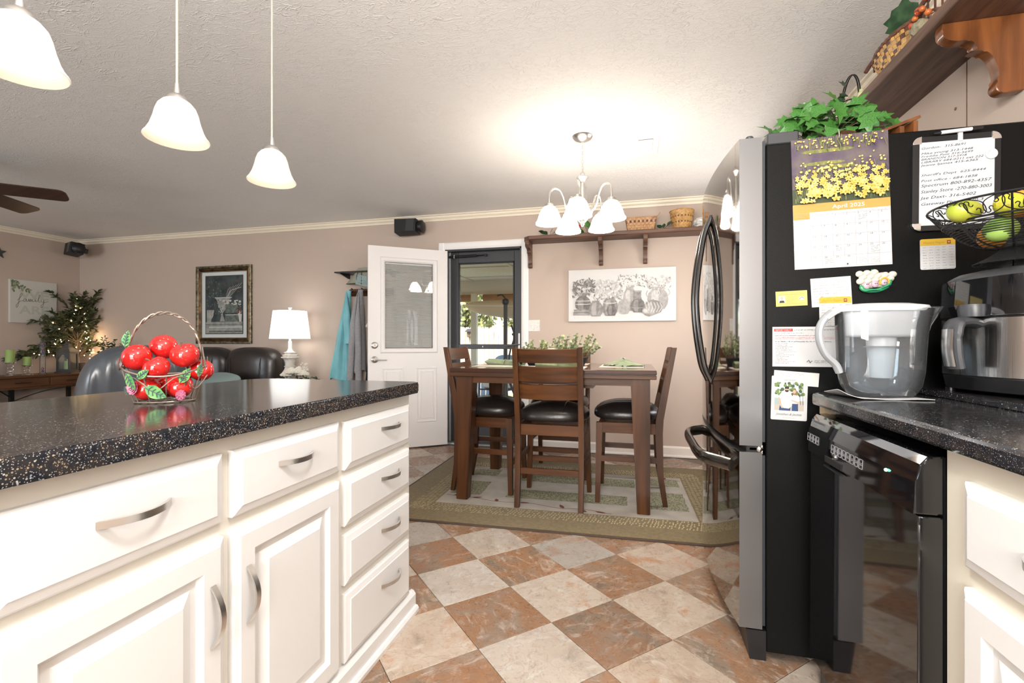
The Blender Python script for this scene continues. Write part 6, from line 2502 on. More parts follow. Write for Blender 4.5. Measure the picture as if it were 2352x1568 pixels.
for k in range(160):
    x = rnd.uniform(-aw + .01, aw - .01)
    z = rnd.uniform(-.12, .30)
    s.disc(x, z, rnd.uniform(.006, .016), rnd.uniform(.004, .008), 1 if (x < -.03 or z < .05) and rnd.random() < .8 else (4 if z > .15 and rnd.random() < .5 else 0), 6, rnd.uniform(0, PI))
s.poly([(-aw, -.235), (aw, -.235), (aw, -.205), (-aw, -.205)], 2)
s.poly([(-aw, -ah), (aw, -ah), (aw, -.240), (-aw, -.240)], 2)
s.rect(-aw + .05, aw, -.275, -.262, 3)
s.rect(-aw + .05, aw, -.330, -.312, 1)
for k in range(5):
    s.line([(.03 + .01 * k, .08), (.06 + .03 * k, .18), (.10 + .04 * k, .21 + .012 * k)], .0035, 3)
s.line([(.04, .08), (.10, .17), (.25, .205)], .006, 3)
s.poly([(-.13, .085), (.11, .085), (.075, .05), (.045, -.04), (-.02, -.10), (.015, -.20), (-.06, -.20), (-.03, -.10), (-.085, -.02), (-.10, .05)], 2)
s.rect(-.135, .115, .080, .090, 3)
for k in range(26):
    s.disc(-.03 + rnd.uniform(-.06, .07), rnd.uniform(-.12, .06), .010, .006, rnd.choice((0, 3, 1)), 6, rnd.uniform(0, 3))
s.rect(.02, .235, -.205, -.120, 1)
s.rect(.02, .235, -.126, -.118, 3)
s.rect(.02, .20, -.10, .01, 1)
for k in range(30):
    s.disc(rnd.uniform(-.01, .245), rnd.uniform(.0, .05), .013, .008, 3, 7, rnd.uniform(-.6, .6))
s.poly([(-.25, -.06), (-.14, -.06), (-.15, -.13), (-.18, -.17), (-.19, -.205), (-.25, -.205)], 2)
for k in range(4):
    s.line([(-.245 + .028 * k, -.07), (-.24 + .022 * k, -.15)], .005, 3)
s.poly([(.205, -.10), (.245, -.06), (.262, -.12), (.255, -.205), (.225, -.205)], 3)
for k in range(14):
    s.disc(rnd.uniform(.18, .26), rnd.uniform(-.11, -.05), .011, .008, 4, 6)
s.obj('garden_print', [P_DK, P_GR, P_ST, P_WH, P_RD, mat('print_edge', (.05, .045, .035), rough=.5)], t, (0, -.006, 0))

# ------------------------------------------------------------------ speakers
def speaker(label, loc, rz, tilt):
    t = thing('wall_speaker', label, 'speaker', loc, group='black wall speakers', rot=(tilt, 0, rz))
    B().prism([(-.155, -.075), (-.135, .075), (.10, .072), (.105, -.070)], -.068, .068, 'x').obj('grille', mat('speaker_cloth', (.010, .010, .011), rough=.9), t) if False else None
    b = B().prism([(-.150, -.072), (.085, -.066), (.085, .070), (-.160, .076)], -.085, .055, 'y', bev=.008)
    b.obj('speaker_body', mat('speaker_black', (.014, .015, .016), rough=.55), t)
    b = B().prism([(-.02, -.060), (.070, -.058), (.070, .060), (-.02, .062)], -.089, -.082, 'y')
    b.obj('front_baffle', 'darkgrey', t, smooth=False)
    b = B().lathe([(0, 0), (.055, 0), (.066, .02), (.066, .05), (.050, .062), (0, .064)], 22, (.085, -.012, 0), ax=Matrix.Rotation(PI / 2, 3, 'Y'))
    b.obj('end_cap', 'black', t)
    B().box(-.03, .03, .055, .105, -.03, .03, .004).obj('wall_mount', 'black', t)
    return t


speaker('black wall speaker above the entry door', (-2.275, WY - .105, 2.282), 0, math.radians(-6))
speaker('black wall speaker in the far left ceiling corner', (-6.80, WY - .24, 2.245), math.radians(-20), math.radians(-8))

# ------------------------------------------------------------------ coat rack with hats and coats
CR = thing('coat_rack', 'dark wall shelf with coat hooks half hidden by the open door', 'coat rack', (-2.80, WY, 1.80))
B().box(-.335, .345, -.20, -.001, .022, .036, .002).obj('rack_shelf', 'black', CR)
for x in (-.27, .28):
    B().prism([(-.005, .022), (-.185, .022), (-.180, .014), (-.03, -.022), (-.005, -.022)], x - .006, x + .006, 'x').obj('rack_bracket', 'black', CR, smooth=False)
B().box(-.26, .27, -.020, -.001, -.215, -.135, .002).obj('hook_board', 'wood_h', CR)
for x in (-.225, -.10, .03, .16):
    B().tube(spline([(x, -.018, -.160), (x, -.050, -.185), (x, -.075, -.180), (x, -.080, -.150)], 4), .006, 6).tube([(x, -.018, -.14), (x, -.045, -.13)], .005, 6).obj('coat_hook', 'black', CR)


def cap(label, x, y, rz, m):
    t = thing('cap', label, 'cap', (-2.80 + x, WY + y, 1.8365), rz)
    b = B().ball((0, 0, 0), (.095, .10, .10), 20, 12, fn=lambda d, th, ph: Vector((d.x, d.y, max(0.0, d.z))))
    b.obj('crown', m, t)
    b = B().grid(lambda u, v: ((u - .5) * .17 * (1 - .35 * v * v), -.07 - .10 * v, .016 - .012 * v + .010 * math.cos((u - .5) * 3)), 10, 6, .003)
    b.obj('brim', m, t)
    return t


def hanging_hat(label, x):
    t = thing('sun_hat', label, 'hat', (-2.80 + x, WY - .120, 1.78))
    b = B().lathe([(.215, -.075), (.185, -.045), (.125, .015), (.105, .060), (.07, .095), (0, .104)], 30, sx=1.0, sy=.45)
    b.obj('hat', 'khaki', t)
    b = B()
    for q in (-.02, .02):
        b.tube(spline([(q, -.085, .05), (q * 1.5, -.10, -.02), (q, -.09, -.09)], 4), .004, 5)
    b.obj('chin_cord', 'lantern', t)
    b = B()
    for k in range(3):
        b.grid(lambda u, v: (-.04 + .13 * u, -.090 - .012 * math.sin(3 * u + k), -.03 - .03 * k + .05 * v - .03 * u), 8, 3, .002)
    b.obj('neck_flap', 'teal', t)


hanging_hat('khaki sun hat tied to the coat rack shelf', -.02)


def garment(name, label, cat, x, z0, z1, w0, w1, m, shift=0.0, y0_=-.085, seed=1, folds=5, dep=.05, group=None):
    """cloth hanging from one hook: closed drape with vertical folds"""
    t = thing(name, label, cat, (-2.80 + x, WY + y0_, z0), group=group)
    b = B()
    Hh = z0 - z1

    def f(u, v):
        a = 2 * PI * u
        w_ = w0 + (w1 - w0) * v ** 1.15
        d_ = .020 + dep * min(1, v * 1.8)
        fold = 1 + (.26 * math.sin(folds * a + seed + 1.5 * v) + .12 * math.sin((2 * folds + 1) * a + 2.2 * seed)) * min(1, v * 3)
        hem = .018 * math.sin(3 * a + seed) if v > .96 else 0
        return (shift * v + w_ * math.cos(a) * (1 + .03 * math.sin(5 * v * PI + seed)), min(.083, d_ * math.sin(a) * fold), -Hh * v + hem)
    b.grid(f, 60, 26, 0, closed_u=True)
    b.obj('cloth', m, t, ang=70)
    return t


g = garment('jacket', 'aqua blue nylon jacket hanging on the coat rack', 'jacket', -.232, 1.640, .670, .030, .130, 'aqua', -.110, seed=1, folds=4)
b = B().grid(lambda u, v: (.004 + .048 * min(1, .06 + 2.2 * v) * math.cos(2 * PI * u) * (1 - .25 * v) + .03 * v, -.045 - .02 * min(1, 3 * v) + .032 * min(1, .1 + 2.2 * v) * math.sin(2 * PI * u) * (1 + .15 * math.sin(14 * v)), -.02 - .56 * v), 20, 18, 0, closed_u=True)
b.obj('sleeve', 'aqua', g)
g = garment('hoodie', 'heather grey hooded sweatshirt hanging between aqua and black jackets', 'hoodie', -.085, 1.648, .760, .028, .078, 'hoodie', -.020, seed=3, folds=3, dep=.055)
for xx, l_ in ((-.085, .80), (.020, .86)):
    b = B().grid(lambda u, v: (xx * (.12 + .88 * v ** .7) + .034 * min(1, .06 + 2.5 * v) * math.cos(2 * PI * u), -.040 - .03 * min(1, 4 * v) + .028 * min(1, .1 + 2.5 * v) * math.sin(2 * PI * u) * (1 + .12 * math.sin(17 * v + xx * 40)), -.03 - (l_ + .13) * v), 18, 22, 0, closed_u=True)
    sv = b.obj('sleeve', 'hoodie', g)
    B().lathe([(.026, 0), (.029, .008), (.029, .05), (.031, .06)], 16, (xx, -.070, -.16 - l_ - .055)).obj('cuff', 'hoodie', sv)
garment('jacket', 'black jacket hanging beside the door edge', 'jacket', .105, 1.645, .640, .035, .120, 'blackcloth', .0, seed=5, folds=4)
t = thing('work_glove', 'pale glove hanging over the black jacket', 'glove', (-2.730, WY - .166, 1.27))
b = B().tube(spline([(.015, 0, .10), (.0, -.004, .02), (-.030, -.004, -.030)], 5), [.020] * 5 + [.016] * 6, 8)
b.obj('glove', 'mat_cloth', t)

# ------------------------------------------------------------------ sofa
SO = thing('leather_sofa', 'dark brown leather reclining sofa against the far wall', 'sofa', (-4.79, 4.26, 0))
B().box(-1.02, 1.02, -.44, .40, .0, .42, .03).obj('base', 'sofa', SO)
for x in (-.55, 0, .55):
    b = B()
    cushion(b, (x, -.12, .45), (.275, .34, .10), 4.0, 28, 14)
    b.obj('seat_cushion', 'sofa', SO, ang=70)
for k, x in enumerate((-.64, .01, .655)):
    b = B()
    cushion(b, (x, .245, .745), (.335, .145, .270), 3.4, 36, 22,
            fn=lambda q: Vector((q.x * (1 + .05 * q.z), q.y * (1 + .12 * math.cos(q.x * 2.2)) + .04 * math.sin(5 * q.x) * max(0, .3 - q.z) * (q.y < 0), q.z + .03 * math.cos(2 * q.x))))
    bc = b.obj('back_cushion', 'sofa', SO, ang=70)
    for sx in (-.20, .20):
        B().tube(spline([(x + sx * .75, .095, .56), (x + sx * .95, .088, .72), (x + sx, .105, .88), (x + sx, .16, .965), (x + sx * .95, .25, 1.005)], 5), .004, 5).obj('seam', 'sofa', bc)
for sx in (-1, 1):
    b = B()
    cushion(b, (sx * .93, -.07, .37), (.115, .39, .27), 3.6, 24, 18)
    b.obj('armrest', 'sofa', SO, ang=70)
b = B().box(-1.0, 1.0, .30, .445, .1, .93, .05)
b.obj('back_panel', 'sofa', SO)
t = thing('throw_pillow', 'grey-teal throw pillow on the sofa seat', 'pillow', (-4.20, 4.02, .550), math.radians(12))
b = B()
cushion(b, (0, 0, .115), (.24, .23, .085), 2.4, 22, 12, fn=lambda q: Vector((q.x * (1 - .12 * (1 - abs(q.y)) * 0), q.y, q.z * (1 - .35 * abs(q.x)) + .75 * max(0, q.y) * .6)))
b.obj('cover', 'teal', t, ang=60)

# recliner seen from behind
RC = thing('leather_recliner', 'shiny dark leather recliner turned away behind the island basket', 'recliner', (-4.10, 3.06, 0), math.radians(63))
B().box(-.30, .30, -.34, .36, .0, .40, .04).obj('base', 'recliner', RC)
b = B()
cushion(b, (0, .02, .43), (.285, .36, .10), 3.6, 24, 14)
b.obj('seat', 'recliner', RC, ang=70)
b = B()
cushion(b, (0, -.40, .66), (.36, .16, .375), 3.0, 48, 26, mx=Matrix.Rotation(math.radians(14), 3, 'X'),
        fn=lambda q: Vector((q.x * (1 - .10 * max(0, q.z)), q.y * (1 + .09 * math.sin(21 * q.x + 1.5 * q.z)), q.z + .06 * math.cos(1.5 * q.x))))
b.obj('backrest', 'recliner', RC, ang=70)
for sx in (-1, 1):
    b = B()
    cushion(b, (sx * .375, .06, .42), (.085, .46, .205), 3.2, 24, 16)
    b.obj('armrest', 'sofa', RC, ang=70)

# ------------------------------------------------------------------ lamp table
LTX, LTY = -3.36, 4.44
t = thing('side_table', 'small white side table under the table lamp', 'side table', (LTX, LTY, 0))
B().box(-.36, .30, -.22, .24, .610, .640, .004).obj('top', 'whitewash', t)
for sx in (-.32, .26):
    for sy in (-.18, .20):
        B().box(sx - .02, sx + .02, sy - .02, sy + .02, 0, .610).obj('leg', 'whitewash', t, smooth=False)
B().box(-.34, .28, -.20, .22, .18, .20).obj('lower_shelf', 'whitewash', t, smooth=False)
ZT = .640
TL = thing('table_lamp', 'white table lamp with lit drum shade and whitewashed turned base', 'table lamp', (-3.625, 4.45, ZT))
B().box(-.070, .070, -.070, .070, 0, .030, .004).obj('plinth', 'whitewash', TL)
prof = [(0, .030), (.045, .030), (.060, .040), (.048, .052), (.074, .068), (.098, .085), (.090, .095), (.062, .135), (.052, .165), (.062, .170), (.062, .176), (.050, .182), (.050, .215), (.060, .245), (.078, .262), (.092, .270), (.090, .278), (.070, .282), (.080, .298), (.062, .303), (.052, .310), (.066, .326), (.040, .332), (.026, .350), (.019, .372), (.019, .45), (0, .45)]
B().lathe(prof, 32).obj('turned_base', 'whitewash', TL, ang=25)
B().lathe([(.206, .475), (.170, .775), (.167, .775), (.203, .475), (.206, .475)], 40, (0, 0, 0)).obj('shade', 'lampshade', TL, ang=50)
B().lathe([(0, .45), (.012, .45), (.012, .76), (.006, .775), (.006, .780), (.018, .806), (.020, .812), (0, .812)], 14).obj('finial', 'ceramic', TL)
lamp('table_lamp_bulb', 'POINT', (-3.625, 4.45, ZT + .60), .8, (1, .95, .86), size=.05)

t = thing('wooden_block', 'grey painted wooden block on the lamp table', 'block', (-3.60, 4.27, ZT))
B().box(-.055, .035, -.03, .03, 0, .055, .002).obj('block', 'whitewash', t)
t = thing('flower_arrangement', 'white roses and greenery in a low planter beside the lamp', 'flowers', (-3.40, 4.285, ZT))
B().hexa([(-.10, -.045, 0), (.10, -.045, 0), (.10, .045, 0), (-.10, .045, 0), (-.115, -.055, .055), (.115, -.055, .055), (.115, .055, .055), (-.115, .055, .055)]).obj('planter', 'whitewash', t, smooth=False)
rnd = random.Random(31)
for k, (x, y, z, r) in enumerate(((-.115, -.02, .105, .058), (-.045, -.035, .135, .062), (.030, -.03, .140, .062), (.090, -.02, .115, .055), (-.01, .04, .15, .05))):
    b = B()
    for ring in range(4):
        n_ = 4 + ring * 2
        for j in range(n_):
            a = 2 * PI * j / n_ + ring
            rr = r * (.12 + .26 * ring)
            b.ball((rr * math.cos(a), rr * math.sin(a) * .8, r * (.42 - .20 * ring)), (r * .34, r * .34, r * .26), 7, 5)
    b.obj('rose', 'petal', t, (x, y, z))
b = B()
for k in range(70):
    x = rnd.uniform(-.13, .27) if k % 2 else rnd.uniform(-.12, .14)
    sp = x > .14
    p = Vector((x, rnd.uniform(-.07, .05), (.080 - (x - .14) * .22 if sp else rnd.uniform(.05, .10)) + rnd.uniform(-.01, .012)))
    leaf_into(b, orient(p, (rnd.uniform(-.3, 1), rnd.uniform(-1, .3), rnd.uniform(-.4, .6)), rnd.uniform(-1, 1), rnd.uniform(.022, .036)), 'oval', 0, .2, 1.5, .1)
b.obj('foliage', 'leaf_dark', t, kind='stuff')
b = B()
for k in range(26):
    b.ball((.085 + rnd.uniform(-.03, .05), rnd.uniform(-.03, .03), .175 + rnd.uniform(-.03, .045)), .008, 6, 4)
    b.tube([(.07, 0, .08), (.085 + rnd.uniform(-.03, .05), 0, .17)], .001, 4)
b.obj('filler_blooms', 'petal', t, kind='stuff')

# ------------------------------------------------------------------ console and what stands on it
CN = thing('console_table', 'long walnut console with drawers along the left wall', 'console table', (-6.885, 3.62, 0))
cy0, cy1 = -1.35, 1.03
B().box(-.195, .195, cy0, cy1, .672, .700, .004).obj('top', 'consolewood', CN)
B().box(-.185, .170, cy0 + .02, cy1 - .02, .555, .672).obj('carcass', 'consolewood', CN, smooth=False)
B().box(-.19, .18, cy0 + .01, cy1 - .01, .545, .557).obj('bottom_rail', 'consolewood', CN, smooth=False)
for ya, yb in ((-1.32, -.63), (-.61, .0), (.02, .515), (.535, 1.0)):
    d = B().box(.172, .184, ya, yb, .566, .662, .003).obj('drawer', 'consolewood', CN)
    ym = (ya + yb) / 2
    B().box(.184, .198, ym - .075, ym + .075, .612, .620, .002).obj('drawer_pull', 'black', d)
for y in (cy0 + .15, .19, .93):
    for x in (-.15, .13):
        B().box(x - .018, x + .018, y - .018, y + .018, 0, .548).obj('leg', 'black', CN, smooth=False)
    B().tube([(.13, y - .13, .545), (.13, y - .09, .53), (.13, y - .01, .46)], .006, 6).obj('leg_brace', 'black', CN)
ZC = .7005


def at(px, X):
    return (X, px_y(px, X), ZC)


def candle_holder(label, px, hh_, ch_, r):
    t = thing('candle_holder', label, 'candle holder', at(px, -6.80), group='crystal candle holders')
    k = hh_ / .15
    B().lathe([(0, 0), (.050, 0), (.050, .006), (.024, .014), (.017, .022 * k), (.028, .036 * k), (.017, .050 * k), (.030, .068 * k), (.018, .086 * k), (.030, .104 * k), (.017, .122 * k), (.040, .140 * k), (.048, .146 * k), (.048, hh_), (0, hh_)], 20).obj('crystal_stand', 'crystal', t, ang=20)
    c = thing('pillar_candle', label.replace('crystal candle holder', 'green pillar candle').replace('holding a green candle', 'on its crystal stand'), 'candle', (t.location.x, t.location.y, ZC + hh_ + .0005), group='green pillar candles')
    B().lathe([(0, 0), (r, 0), (r, ch_ - .004), (r - .004, ch_), (r * .6, ch_ - .006), (0, ch_ - .008)], 24).obj('wax', 'candle', c)
    B().tube([(0, 0, ch_ - .008), (0, .001, ch_ + .006)], .001, 5).obj('wick', 'ink', c)


candle_holder('taller crystal candle holder holding a green candle on the console', 23, .150, .142, .040)
candle_holder('shorter crystal candle holder holding a green candle on the console', 62, .110, .098, .036)

# floating-ball thermometer
t = thing('glass_thermometer', 'tall clear glass thermometer tube with coloured balls on the console', 'thermometer', at(98, -6.79))
B().lathe([(0, 0), (.036, 0), (.038, .006), (.032, .014), (.026, .016), (.026, .36), (.022, .378), (.010, .400), (.006, .425), (0, .430)], 22).obj('glass_tube', 'glass', t)
for k, z in enumerate((.035, .062, .245, .272, .300, .328, .352)):
    o = B().ball((.0, 0, z), .0135, 10, 7).obj('float_ball', mat('float_%d' % k, ((.10, .03, .14), (.22, .02, .04), (.04, .05, .18), (.10, .03, .14), (.24, .10, .03), (.05, .04, .14), (.14, .03, .10))[k], rough=.1), t)
B().lathe([(.0135, .075), (.0135, .080), (0, .080)], 10).obj('weight', 'chrome', t)

# lantern
LN = thing('candle_lantern', 'charcoal lantern with a green candle inside on the console', 'lantern', at(155, -6.79), math.radians(22))
B().box(-.115, .115, -.115, .115, 0, .018, .003).box(-.10, .10, -.10, .10, .018, .032, .003).obj('base', 'lantern', LN)
for sx in (-1, 1):
    for sy in (-1, 1):
        B().box(sx * .088 - .011, sx * .088 + .011, sy * .088 - .011, sy * .088 + .011, .032, .250).obj('corner_post', 'lantern', LN, smooth=False)
b = B()
for z0_, z1_ in ((.236, .258), (.030, .046)):
    b.box(-.10, .10, -.10, -.078, z0_, z1_).box(-.10, .10, .078, .10, z0_, z1_).box(-.10, -.078, -.078, .078, z0_, z1_).box(.078, .10, -.078, .078, z0_, z1_)
b.obj('rails', 'lantern', LN, smooth=False)
for sy in (-1, 1):
    B().box(-.077, .077, sy * .086 - .001, sy * .086 + .001, .046, .236).obj('pane', 'glass', LN, smooth=False)
    B().prism([(-.077, .236), (-.077, .165), (-.070, .165), (-.020, .222), (.020, .222), (.070, .165), (.077, .165), (.077, .236)], sy * .090 - .004, sy * .090 + .004, 'y').obj('arch', 'lantern', LN, smooth=False)
    B().box(sy * .086 - .001, sy * .086 + .001, -.077, .077, .046, .236).obj('pane', 'glass', LN, smooth=False)
b = B().hexa([(-.112, -.112, .258), (.112, -.112, .258), (.112, .112, .258), (-.112, .112, .258), (-.045, -.045, .315), (.045, -.045, .315), (.045, .045, .315), (-.045, .045, .315)])
b.box(-.05, .05, -.05, .05, .315, .325).box(-.03, .03, -.03, .03, .325, .345)
b.hexa([(-.045, -.045, .345), (.045, -.045, .345), (.045, .045, .345), (-.045, .045, .345), (-.008, -.008, .370), (.008, -.008, .370), (.008, .008, .370), (-.008, .008, .370)])
b.obj('roof', 'lantern', LN, smooth=False)
B().tube([(.03 * math.cos(a), 0, .385 + .026 * math.sin(a)) for a in (2 * PI * i / 18 for i in range(18))], .0035, 6, True).obj('ring_handle', 'lantern', LN)
LN.scale = (.74, .74, 1.0)
c = thing('pillar_candle', 'green pillar candle inside the charcoal lantern', 'candle', (LN.location.x, LN.location.y, ZC + .0325), group='green pillar candles')
B().lathe([(0, 0), (.034, 0), (.034, .112), (.031, .116), (0, .110)], 22).obj('wax', 'candle', c)
B().tube([(0, 0, .108), (0, .001, .122)], .001, 5).obj('wick', 'ink', c)

# lit olive tree
OT = thing('lit_olive_tree', 'artificial olive tree with warm fairy lights behind the lantern', 'artificial tree', (-6.90, px_y(178, -6.90), ZC))
ox, oy, oz = OT.location
B().lathe([(0, 0), (.062, 0), (.080, .11), (.074, .11), (.068, .095), (0, .095)], 20).obj('pot', 'lantern', OT)
rnd = random.Random(13)
tr, lv, bulbs = B(), B(), []
tr.tube(spline([(0, 0, .08), (.01, -.02, .25), (-.01, .01, .50), (.01, -.02, .80)], 5), [.012] * 8 + [.008] * 8, 7)
# limits in the room: behind x is the wall, +y the far wall; the tree spreads along y
for k in range(84):
    z0_ = rnd.uniform(.20, .80)
    spread = .47 * (1 - max(0, (z0_ - .25)) / .75) + .08
    side = rnd.choice((-1, 1))
    yv = rnd.uniform(-spread * 1.30, spread * .74)
    xv = rnd.uniform(-.11, -.02) if yv < .15 and z0_ < .50 else rnd.uniform(-.10, .20)
    tip = Vector((xv, yv, z0_ + rnd.uniform(.02, .30) * (1 - abs(yv) / .8) - (.12 if abs(yv) > .33 else 0)))
    tip.z = min(tip.z, 1.01)
    base = Vector((0, 0, max(.18, z0_ - .16)))
    mid = (base + tip) / 2 + Vector((0, 0, .05))
    path = spline([base, mid, tip], 6)
    tr.tube(path, [.005 - .0036 * i / 12 for i in range(len(path))], 5)
    for i, p in enumerate(path):
        if i < 4:
            continue
        d = (path[min(i + 1, len(path) - 1)] - path[i - 1]).normalized()
        for q in range(4):
            dd = (d * .9 + Vector((rnd.uniform(-1, 1), rnd.uniform(-1, 1), rnd.uniform(-.6, .7)))).normalized()
            leaf_into(lv, orient(p + d * rnd.uniform(0, .02), dd, rnd.uniform(-1.2, 1.2), rnd.uniform(.050, .082)), 'oval', 0, .18, .72, .25)
    if k % 2 == 0:
        bulbs.append(path[rnd.randint(5, len(path) - 2)] + Vector((.012, rnd.uniform(-.01, .01), .0)))
tr.obj('branches', 'bark', OT, kind='stuff')
lv.obj('foliage', 'olive', OT, kind='stuff')
for k in range(22):
    bulbs.append(Vector((rnd.uniform(.02, .11), rnd.uniform(-.33, .30), rnd.uniform(.16, .46))))
fb = None
for p in bulbs:
    p = p.copy()
    p.x = max(p.x, .02)
    if fb is None:
        fb = B().ball((0, 0, 0), .0048, 8, 6).obj('fairy_bulb', 'bulb', OT, loc=p)
    else:
        copy_part(fb, p)
cabl = []
for k in range(40):
    q = k / 39
    cabl.append((.06 + .04 * math.sin(11 * q), .30 * math.sin(7 * q * PI), .14 + .60 * q))
B().tube(spline(cabl[:24], 4), .0016, 4).obj('light_cable', 'leaf_dark', OT)
lamp('fairy_glow', 'POINT', (ox + .12, oy + .06, ZC + .42), 1.5, (1.0, .66, .36), size=.12)
lamp('fairy_glow', 'POINT', (ox + .18, oy + .10, ZC + .20), 1.0, (1.0, .66, .36), size=.10)

# end table and plant in the corner
t = thing('end_table', 'small dark end table in the corner behind the recliner', 'end table', (-6.42, 4.46, 0))
B().box(-.20, .20, -.06, .22, .64, .67, .004).obj('top', 'wood_h', t)
for sx in (-.17, .17):
    for sy in (-.03, .19):
        B().box(sx - .018, sx + .018, sy - .018, sy + .018, 0, .64).obj('leg', 'wood', t, smooth=False)
t = thing('potted_plant', 'dark eucalyptus sprigs in a small white pot behind the recliner', 'potted plant', (px_far(258, 4.52), 4.52, .6705))
B().lathe([(0, 0), (.048, 0), (.070, .17), (.074, .19), (.066, .19), (.060, .17), (0, .165)], 22).obj('pot', 'ceramic', t)
b, st = B(), B()
rnd = random.Random(23)
for k in range(15):
    d = Vector((rnd.uniform(-.9, .85), rnd.uniform(-.5, .2), rnd.uniform(.6, 1.2))).normalized()
    p0, ln = Vector((0, 0, .17)), rnd.uniform(.16, .33)
    st.tube([p0, p0 + d * ln], .002, 4)
    for i in range(9):
        q = .3 + .7 * i / 8
        for sg in (-1, 1):
            dd = (d * .3 + Vector((sg * .8, rnd.uniform(-.8, .8), rnd.uniform(-.2, .6)))).normalized()
            leaf_into(b, orient(p0 + d * ln * q, dd, rnd.uniform(-1, 1), rnd.uniform(.026, .040)), 'oval', 0, .2, 1.5, .1)
b.obj('foliage', 'leaf_dark', t, kind='stuff')
st.obj('stems', 'stem', t, kind='stuff')
t = thing('photo_block', 'small white framed calendar block on the corner end table', 'desk calendar', (px_far(226, 4.55), 4.55, .6705))
B().box(-.045, .045, -.02, .02, 0, .21, .003).obj('frame', 'ceramic', t)
s = Sheet()
for k in range(4):
    s.rect(-.035, .035, .05 + k * .035, .053 + k * .035, 0)
s.obj('grid_print', 'greyink', t, (0, -.02, 0))
t = thing('word_sign', 'small plum coloured sign on the corner end table', 'sign', (px_far(214, 4.50), 4.50, .6705))
B().box(-.045, .045, -.012, .012, 0, .075, .002).obj('plaque', mat('plum_paint', (.10, .035, .045), rough=.6), t)
s = Sheet()
s.scribble(-.036, .036, .036, .018, .003, 0, 2)
s.obj('script', 'paper2', t, (0, -.012, 0))

# family canvas on the left wall (faces +x)
FC = thing('family_canvas', 'white canvas with the word family and eucalyptus on the left wall', 'wall art', (LX + .001, 4.215, 1.565), PI / 2)
B().box(-.235, .235, -.032, 0, -.255, .255, .002).obj('canvas', mat('greige_canvas', (.60, .58, .53), rough=.85), FC)
s = Sheet()
s.text('WE', .005, .035, .135, 0, width=.30, align=.5, weight=.03)
s.text('ARE', .005, -.145, .135, 0, width=.30, align=.5, weight=.03)


def pen(pts, w=.004):
    p = spline([(a, q, 0) for a, q in pts], 7)
    s.line([(v.x, v.y) for v in p], w, 1)


X_ = -.155
pen([(X_ - .01, .01), (X_ + .02, .05), (X_ + .035, .085), (X_ + .022, .09), (X_ + .010, .04), (X_ - .005, -.05), (X_ - .018, -.075), (X_ - .022, -.05), (X_ + .01, -.005), (X_ + .05, .012)])
pen([(X_ + .075, .030), (X_ + .055, .030), (X_ + .048, .008), (X_ + .060, -.002), (X_ + .075, .028), (X_ + .076, .004), (X_ + .092, .006)])
pen([(X_ + .092, .006), (X_ + .100, .032), (X_ + .104, .002), (X_ + .116, .032), (X_ + .120, .002), (X_ + .132, .030), (X_ + .138, .004), (X_ + .155, .010)])
pen([(X_ + .155, .010), (X_ + .166, .030), (X_ + .168, .006), (X_ + .184, .012)])
s.disc(X_ + .170, .046, .004, None, 1)
pen([(X_ + .184, .012), (X_ + .212, .075), (X_ + .205, .092), (X_ + .196, .050), (X_ + .200, .004), (X_ + .220, .012)])
pen([(X_ + .222, .030), (X_ + .230, .006), (X_ + .246, .008), (X_ + .252, .034), (X_ + .246, -.030), (X_ + .228, -.062), (X_ + .222, -.040), (X_ + .262, .004), (X_ + .30, .018)])
rnd = random.Random(41)
for pts in ([(-.232, .25), (-.17, .20), (-.12, .16), (-.05, .135)], [(-.232, .25), (-.21, .19), (-.205, .13)], [(.05, -.20), (.09, -.17), (.14, -.19), (.18, -.21)]):
    p = spline([(a, q, 0) for a, q in pts], 6)
    s.line([(v.x, v.y) for v in p], .0022, 2)
    for v in p[1::2]:
        for sg in (-1, 1):
            an = rnd.uniform(-.9, .2) + sg * 1.0
            lx_, lz_ = max(-.215, min(.215, v.x + .020 * math.cos(an))), max(-.235, min(.235, v.y + .020 * math.sin(an)))
            s.disc(lx_, lz_, .019, .010, rnd.choice((2, 3)), 8, an)
s.obj('canvas_print', [mat('sage_letters', (.49, .50, .43), rough=.9), mat('script_ink', (.08, .08, .07), rough=.9), mat('leaf_print', (.16, .20, .12), rough=.9), mat('leaf_print_pale', (.30, .33, .22), rough=.9)], FC, (0, -.032, 0))

# metal star, cord and green cloth at the frame's left edge
t = thing('metal_star', 'small dark metal star on the left wall at the picture edge', 'wall star', (LX + .002, px_y(-4, LX), 2.115))
pts = []
for k in range(10):
    a = PI / 2 + PI * k / 5
    r = .075 if k % 2 == 0 else .030
    pts.append((r * math.cos(a), r * math.sin(a)))
B().prism(pts, 0, .010, 'x', bev=.002).obj('star', 'lantern', t)
t = thing('power_cord', 'black power cord sagging below the console', 'cord', (-6.665, 3.74, 0))
B().tube(spline([(0, -.42, .10), (0, -.20, .30), (0, .0, .405), (.0, .30, .505), (-.02, .62, .540), (-.03, .72, .541)], 8), .005, 6).obj('cable', 'black', t)
t = thing('green_drape', 'sage green cloth hanging at the left picture edge', 'cloth', (-6.60, px_y(-62, -6.60), 0))
b = B().grid(lambda u, v: ((.05 + .09 * v) * math.cos(2 * PI * u) * (1 + .12 * math.sin(10 * PI * u)), (.14 + .12 * v) * math.sin(2 * PI * u) * (1 + .10 * math.sin(8 * PI * u)), .86 * (1 - v) + .001), 40, 10, 0, closed_u=True)
b.obj('cloth', mat('sage_cloth', (.11, .18, .13), rough=.9), t)

